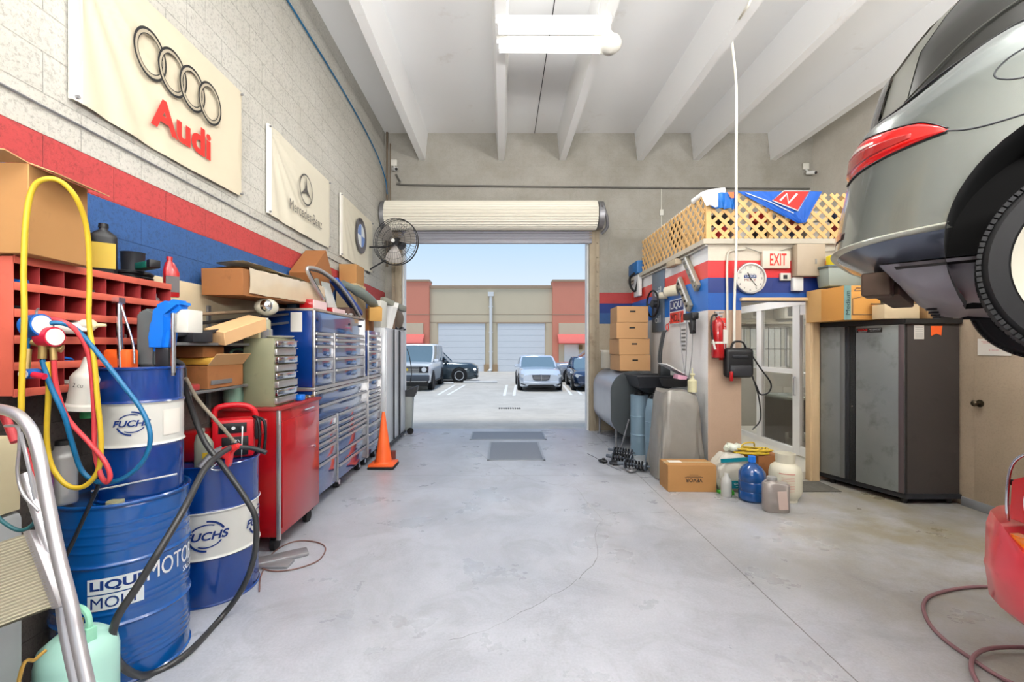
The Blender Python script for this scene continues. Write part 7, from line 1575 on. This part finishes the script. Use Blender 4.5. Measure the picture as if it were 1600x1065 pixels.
# ================================================================ GENERIC CARS
def car(name, label, loc, rz, L, W, H, mat, hood=.9, belt=1.0, trunk=None, cowl=.2, r0=.0, r1=-.3, rb=-.42, wr=.33, gl=darkglass, gc_=.28, front=None, wide=.5, boxy=0, group=None, rimm=None):
    """x forward; cowl, r0 (roof front), r1 (roof rear), rb (rear glass base) are fractions of length"""
    t = thing(name, label, 'car', loc, rz, group); hw = W/2; xf = L/2; trunk = trunk or belt
    def wid(x): u = abs(2*x/L); return hw*(1-(.10 if not boxy else .03)*u**4-(.16 if not boxy else .06)*max(0, u-.86)/.14*.7)
    def top(x):
        u = x/L
        if u > cowl: k = (u-cowl)/(.5-cowl); return belt+(hood-belt)*k**1.3-(.16 if not boxy else .04)*max(0, k-.8)/.2
        if u < rb: k = (rb-u)/(.5+rb+1e-6); return belt+(trunk-belt)*min(1, k*1.5)-(.10)*max(0, k-.8)/.2
        return belt
    b = MB(); rows = []; N = 36
    for i in range(N+1):
        x = -L/2+L*i/N; w_ = wid(x); z = top(x); zb = (.30 if boxy else .15)+.10*max(0, abs(2*x/L)-.85)/.15
        half = [(w_*.88, zb), (w_*.97, zb+.06), (w_, .5*(zb+z)-.05), (w_*.995, .5*(zb+z)+.12), (w_*.965, z-.08), (w_*.90, z-.015), (w_*.6, z+.015), (0, z+.03)]
        rows.append([(x, -y, zz) for y, zz in half]+[(x, y, zz) for y, zz in half[::-1][1:]])
    b.grid(rows, close_u=True, capends=True); body = b.build('body', mat, t, angle=50)
    tw = W/2*(.74 if not boxy else .86); bw = W/2*.93
    A1 = L*cowl; A2 = L*r0; A3 = L*r1; A4 = L*rb
    lo = [(A1, -bw*.92, belt), (A1+.06, 0, belt), (A1, bw*.92, belt), (A4, bw*.92, belt), (A4-.05, 0, belt), (A4, -bw*.92, belt)]
    def lp(p, q, k): return tuple(p[i]+(q[i]-p[i])*k for i in range(3))
    hi = [(A2, -tw, H-.05), (A2+.05, 0, H-.03), (A2, tw, H-.05), (A3, tw, H-.05), (A3-.04, 0, H-.03), (A3, -tw, H-.05)]
    b = MB(); mid = [lp(p, q, .5) for p, q in zip(lo, hi)]; mid = [(p[0], p[1]*1.03, p[2]) for p in mid]
    b.grid([lo, mid, hi], close_u=True, sm=False); b.build('glasshouse', gl, t)
    b = MB(); c1 = [(p[0]*1.0, p[1], p[2]) for p in hi]; c2 = [(p[0]*.9+(A2+A3)/2*.1, p[1]*.9, H) for p in hi]
    b.grid([[(p[0]+(.03 if p[0] > (A2+A3)/2 else -.03), p[1]*1.03, p[2]-.04) for p in hi], [(p[0], p[1], p[2]+.02) for p in hi], c2], close_u=True); b.poly(c2); b.build('roof', mat, t, angle=60)
    for p, q in ((lo[0], hi[0]), (lo[2], hi[2]), (lo[3], hi[3]), (lo[5], hi[5])): b = MB(); b.tube([p, lp(p, q, .5)[:1]+(lp(p, q, .5)[1]*1.04,)+lp(p, q, .5)[2:], q], .04, seg=8, smooth=2); b.build('pillar', mat, t)
    for k in (.42, .72):
        for s_ in (-1, 1): xa = A1+(A4-A1)*k; xb = A2+(A3-A2)*k; b = MB(); b.tube([(xa, s_*bw*.93, belt), (xb, s_*tw*1.0, H-.05)], .03, seg=6, smooth=0); b.build('pillar', mat, t)
    for fx_ in (xf-.19*L, -xf+.2*L):
        for s_ in (-1, 1):
            b = MB(); b.cyl((fx_, s_*(hw*.80), wr+.02), (fx_, s_*(hw+.004), wr+.02), wr*1.14, seg=36); b.build('wheel_arch', black, t)
            wheel(t, fx_, s_*(hw-.07), wr, wr, .2, s_, rimr=.66, rm=rimm or rimp, tread=False, seg=32)
    for s_ in (-1, 1):
        b = MB(); b.box(A1-.22, A1-.08, min(s_*bw, s_*(bw+.2)), max(s_*bw, s_*(bw+.2)), belt, belt+.13, b=.03); b.build('wing_mirror', mat, t)
    if front: front(t, xf, hw, hood, mat)
    return t
lampg = M('headlamp_clear', (.82, .84, .86), .15, .4, coat=1)
rimp = M('rim_paint', (.78, .79, .80), .35, .2)
def front_sedan(t, xf, hw, hood, mat):
    for s_ in (-1, 1):
        b = MB(); b.prism([(s_*hw*.50, .66), (s_*hw*.86, .74), (s_*hw*.93, .66), (s_*hw*.84, .58), (s_*hw*.56, .57)], .12, (xf-.17, 0, 0), ax='yz', b=.01); b.build('headlamp', lampg, t)
        b = MB(); b.prism([(s_*hw*.68, .26), (s_*hw*.92, .33), (s_*hw*.92, .36), (s_*hw*.68, .30)], .06, (xf-.05, 0, 0), ax='yz', b=.004); b.build('running_light', black, t)
    b = MB(); b.prism([(-.38, .70), (.38, .70), (.33, .50), (.24, .46), (-.24, .46), (-.33, .50)], .1, (xf-.07, 0, 0), ax='yz', b=.006); g = b.build('grille', M('grille_dark', (.30, .31, .33), .4, .5), t)
    b = MB()
    for z in (.53, .58, .63): b.box(xf+.02, xf+.04, -.32, .32, z, z+.012)
    b.box(xf+.02, xf+.045, -.012, .012, .47, .72); b.build('grille_bar', chrome, g)
    b = MB(); b.prism([(-.50, .30), (.50, .30), (.60, .20), (-.60, .20)], .08, (xf-.06, 0, 0), ax='yz', b=.006); b.build('air_intake', black, t)
    b = MB(); b.box(xf-.06, xf+.045, -hw*.80, hw*.80, .33, .44, b=.03); b.build('bumper', mat, t)
    b = MB(); b.tube([(xf-.25, 0, .86), (xf-.25, 0, .93)], .006, smooth=0); b.build('hood_ornament', chrome, t)
def front_suv(t, xf, hw, hood, mat):
    b = MB(); b.box(xf-.06, xf+.03, -hw*.92, hw*.92, .78, 1.04, b=.01); g = b.build('grille_panel', M('grille_black', (.14, .14, .15), .4), t)
    b = MB()
    for k in range(5): b.box(xf+.025, xf+.045, -.52, .52, .80+k*.045, .815+k*.045)
    b.build('grille_bar', alu, g); b = MB(); b.box(xf+.03, xf+.055, -.06, .06, .86, .96, b=.01); b.build('badge', M('gold_badge', (.85, .72, .25), .4, .5), g)
    for s_ in (-1, 1):
        b = MB(); b.cyl((xf, s_*hw*.74, .91), (xf+.05, s_*hw*.74, .91), .105, seg=26); b.build('headlamp', lampg, t)
        b = MB(); b.cyl((xf-.0, s_*.30, .50), (xf+.13, s_*.30, .50), .035); b.build('tow_hook', black, t)
        b = MB(); b.box(-xf*.55, xf*.5, s_*(hw+.0)-.05, s_*(hw+.0)+.05, .32, .38, b=.01); b.build('side_step', black, t)
    b = MB(); b.box(xf-.05, xf+.14, -hw*.97, hw*.97, .44, .68, b=.03); b.build('bumper', M('bumper_grey', (.26, .28, .31), .5), t)
    b = MB(); b.box(xf-.1, xf-.02, -hw*.9, hw*.9, .22, .44, b=.01); b.build('skid_plate', black, t)
    b = MB()
    for s_ in (-1, 1): b.tube([(-xf*.8, s_*hw*.72, 1.93), (-xf*.75, s_*hw*.72, 1.99), (xf*.05, s_*hw*.72, 1.99), (xf*.1, s_*hw*.72, 1.93)], .02, smooth=3)
    b.build('roof_rail', black, t)
cw = M('car_white', (.88, .89, .90), .3, coat=1, var=.02); cs = M('car_silver', (.70, .73, .77), .28, .5, coat=1, var=.02); cg = M('car_slate', (.24, .29, .32), .28, .5, coat=1, var=.02); cn2 = M('car_navy', (.16, .23, .34), .25, .5, coat=1, var=.02); cs2 = M('car_grey_silver', (.60, .62, .66), .3, .5, coat=1)
wg = M('pale_windscreen', (.40, .48, .52), .08, coat=.6)
def cz_(y): return gz(y)
car('white_off_roader', 'boxy white off-road car facing the doorway beside the lockers', (xat(637, 19.2), 21.4, cz_(20)), -PI/2, 4.7, 1.95, 2.0, cw, hood=1.13, belt=1.18, cowl=.20, r0=.13, r1=-.46, rb=-.48, wr=.39, gl=wg, boxy=1, front=front_suv, rimm=dark)
car('dark_suv', 'dark slate car seen side on behind the white off-roader', (-3.75, 24.8, cz_(24)), 0, 4.8, 1.9, 1.72, cg, hood=.98, belt=1.05, cowl=.19, r0=.06, r1=-.38, rb=-.45, wr=.37, front=front_sedan)
car('silver_white_sedan', 'pearl white saloon facing the doorway beyond the drain', (xat(845.5, 18.9), 21.3, cz_(20)), -PI/2, 4.87, 1.86, 1.46, M('car_pearl', (.80, .83, .87), .25, .3, coat=1), hood=.86, belt=.95, cowl=.17, r0=.02, r1=-.22, rb=-.36, wr=.33, gl=wg, front=front_sedan)
car('silver_people_carrier', 'long silver car parked side on behind the pearl saloon', (5.15, 25.0, cz_(24)), PI, 4.95, 1.92, 1.70, cs2, hood=.98, belt=1.04, cowl=.24, r0=.10, r1=-.38, rb=-.45, wr=.36, front=front_sedan)
car('navy_sedan', 'dark blue saloon facing the doorway, cut by the door jamb', (3.98, 21.2, cz_(20)), -PI/2-.06, 4.7, 1.76, 1.40, cn2, hood=.80, belt=.90, cowl=.16, r0=.02, r1=-.22, rb=-.34, wr=.32, gl=wg, front=front_sedan)

# ================================================================ RED CAR
rc2 = thing('red_car', 'glossy red car whose rear bumper corner shows at the frame edge', 'car', (3.28, -.15, 0))
m_rc = M('car_red', (.74, .07, .10), .18, coat=1, var=.03)
b = MB(); rows = []
def sect(y, x0, x1, z0, z1, r, n=6):
    P = []
    for (cx, cz, a0) in ((x0+r, z1-r, 180), (x1-r, z1-r, 90), (x1-r, z0+r, 0), (x0+r, z0+r, -90)):
        for k in range(n+1):
            a = math.radians(a0-90*k/n); P.append((cx+r*math.cos(a), y, cz+r*math.sin(a)))
    return P
for y, dx, z0, z1 in ((2.20, .36, .34, .98), (2.13, .16, .30, 1.12), (2.0, .095, .26, 1.17), (1.6, .09, .24, 1.18), (.8, .09, .24, 1.12), (0, .09, .24, 1.0), (-1.2, .09, .24, .98), (-2.0, .18, .26, .90), (-2.3, .30, .3, .8)):
    rows.append(sect(y, 2.29+dx, 4.27-dx, z0, z1, .10))
b.grid(rows, close_u=True, capends=True); b.build('body', m_rc, rc2, world=True, angle=50)
# rear bumper wrapping the corner
b = MB(); rows = []
path = [(3.3, 2.36), (2.75, 2.35), (2.5, 2.31), (2.38, 2.24), (2.315, 2.13), (2.285, 2.0), (2.27, 1.85), (2.265, 1.68), (2.275, 1.55), (2.32, 1.46), (2.40, 1.42)]
for i, (x, y) in enumerate(path):
    p = Vector((x, y, 0)); q = Vector(path[min(i+1, len(path)-1)]+(0,))-Vector(path[max(0, i-1)]+(0,)); n_ = Vector((q.y, -q.x, 0)).normalized()*-1
    if n_.dot(Vector((x-3.2, y-1, 0))) < 0: n_ = -n_
    zi = .82 if i < 4 else (.78 if i == 4 else .69)
    rows.append([p-n_*.20+Vector((0, 0, zi-.03)), p-n_*.07+Vector((0, 0, zi)), p-n_*.015+Vector((0, 0, zi+.012 if i < 4 else zi+.02)), p+Vector((0, 0, .77 if i < 4 else .68)), p+n_*.004+Vector((0, 0, .60)), p+n_*.008+Vector((0, 0, .575)), p+n_*.003+Vector((0, 0, .55)), p-n_*.01+Vector((0, 0, .42)), p-n_*.05+Vector((0, 0, .38)), p-n_*.2+Vector((0, 0, .36))])
b.grid(rows); b.build('bumper', M('bumper_red', (.84, .20, .25), .35, coat=.7, var=.06, dirt=(.70, .06, .10), ds=8, dt=.58), rc2, world=True, angle=55)
def side_patch(pts, name, m, th=.03, par=rc2):
    b = MB(); b.prism([(p[0], p[1]) for p in pts], th, (2.385-th, 0, 0), ax='yz', b=.006); return b.build(name, m, par, world=True)
tl = side_patch([(2.10, .84), (2.09, 1.02), (2.02, 1.06), (1.70, 1.04), (1.70, .84)], 'tail_lamp', m_tl, .05)
side_patch([(2.11, .66), (2.11, .775), (1.9, .775), (1.9, .63)], 'amber_lens', M('amber_lamp', (.92, .50, .10), .15, coat=1), .06, tl)
b = MB(); b.tube([(2.42, 2.17, .72), (2.39, 2.155, .9), (2.40, 2.14, 1.08), (2.42, 2.06, 1.17)], .007); b.build('chrome_trim', chrome, rc2, world=True)
b = MB(); b.tube([(2.33, 2.02, .86), (2.33, 2.03, .95), (2.335, 2.0, 1.02), (2.34, 1.9, 1.03)], .004); b.tube([(2.33, 1.95, .86), (2.33, 1.9, .98)], .004); b.build('lamp_rib', printw, rc2, world=True)
b = MB(); b.cyl((2.42, 2.15, .99), (2.405, 2.16, .99), .014); b.cyl((2.40, 2.165, .76), (2.39, 2.17, .76), .012); b.build('bolt', black, rc2, world=True)
b = MB(); rows = []
for x, z, y0, y1 in ((2.5, 1.15, -.9, 1.0), (2.62, 1.42, -.6, .7), (3.28, 1.5, -.55, .65), (3.94, 1.42, -.6, .7), (4.06, 1.15, -.9, 1.0)): rows.append([(x, y0, z), (x, (y0+y1)/2, z+.02), (x, y1, z)])
b.grid(rows); b.poly([r_[0] for r_ in rows]); b.poly([r_[-1] for r_ in rows]); b.build('glasshouse', darkglass, rc2, world=True)
for y in (1.35, -1.4):
    for s_, x in ((-1, 2.50), (1, 4.06)):
        q = MB(); q.cyl((x-.09, y, .30), (x+.09, y, .30), .30, seg=40); q.build('tyre', rubber, rc2, world=True); q = MB(); q.cyl((x+s_*.085, y, .30), (x+s_*.10, y, .30), .2, seg=30); q.build('wheel_rim', alu, rc2, world=True)
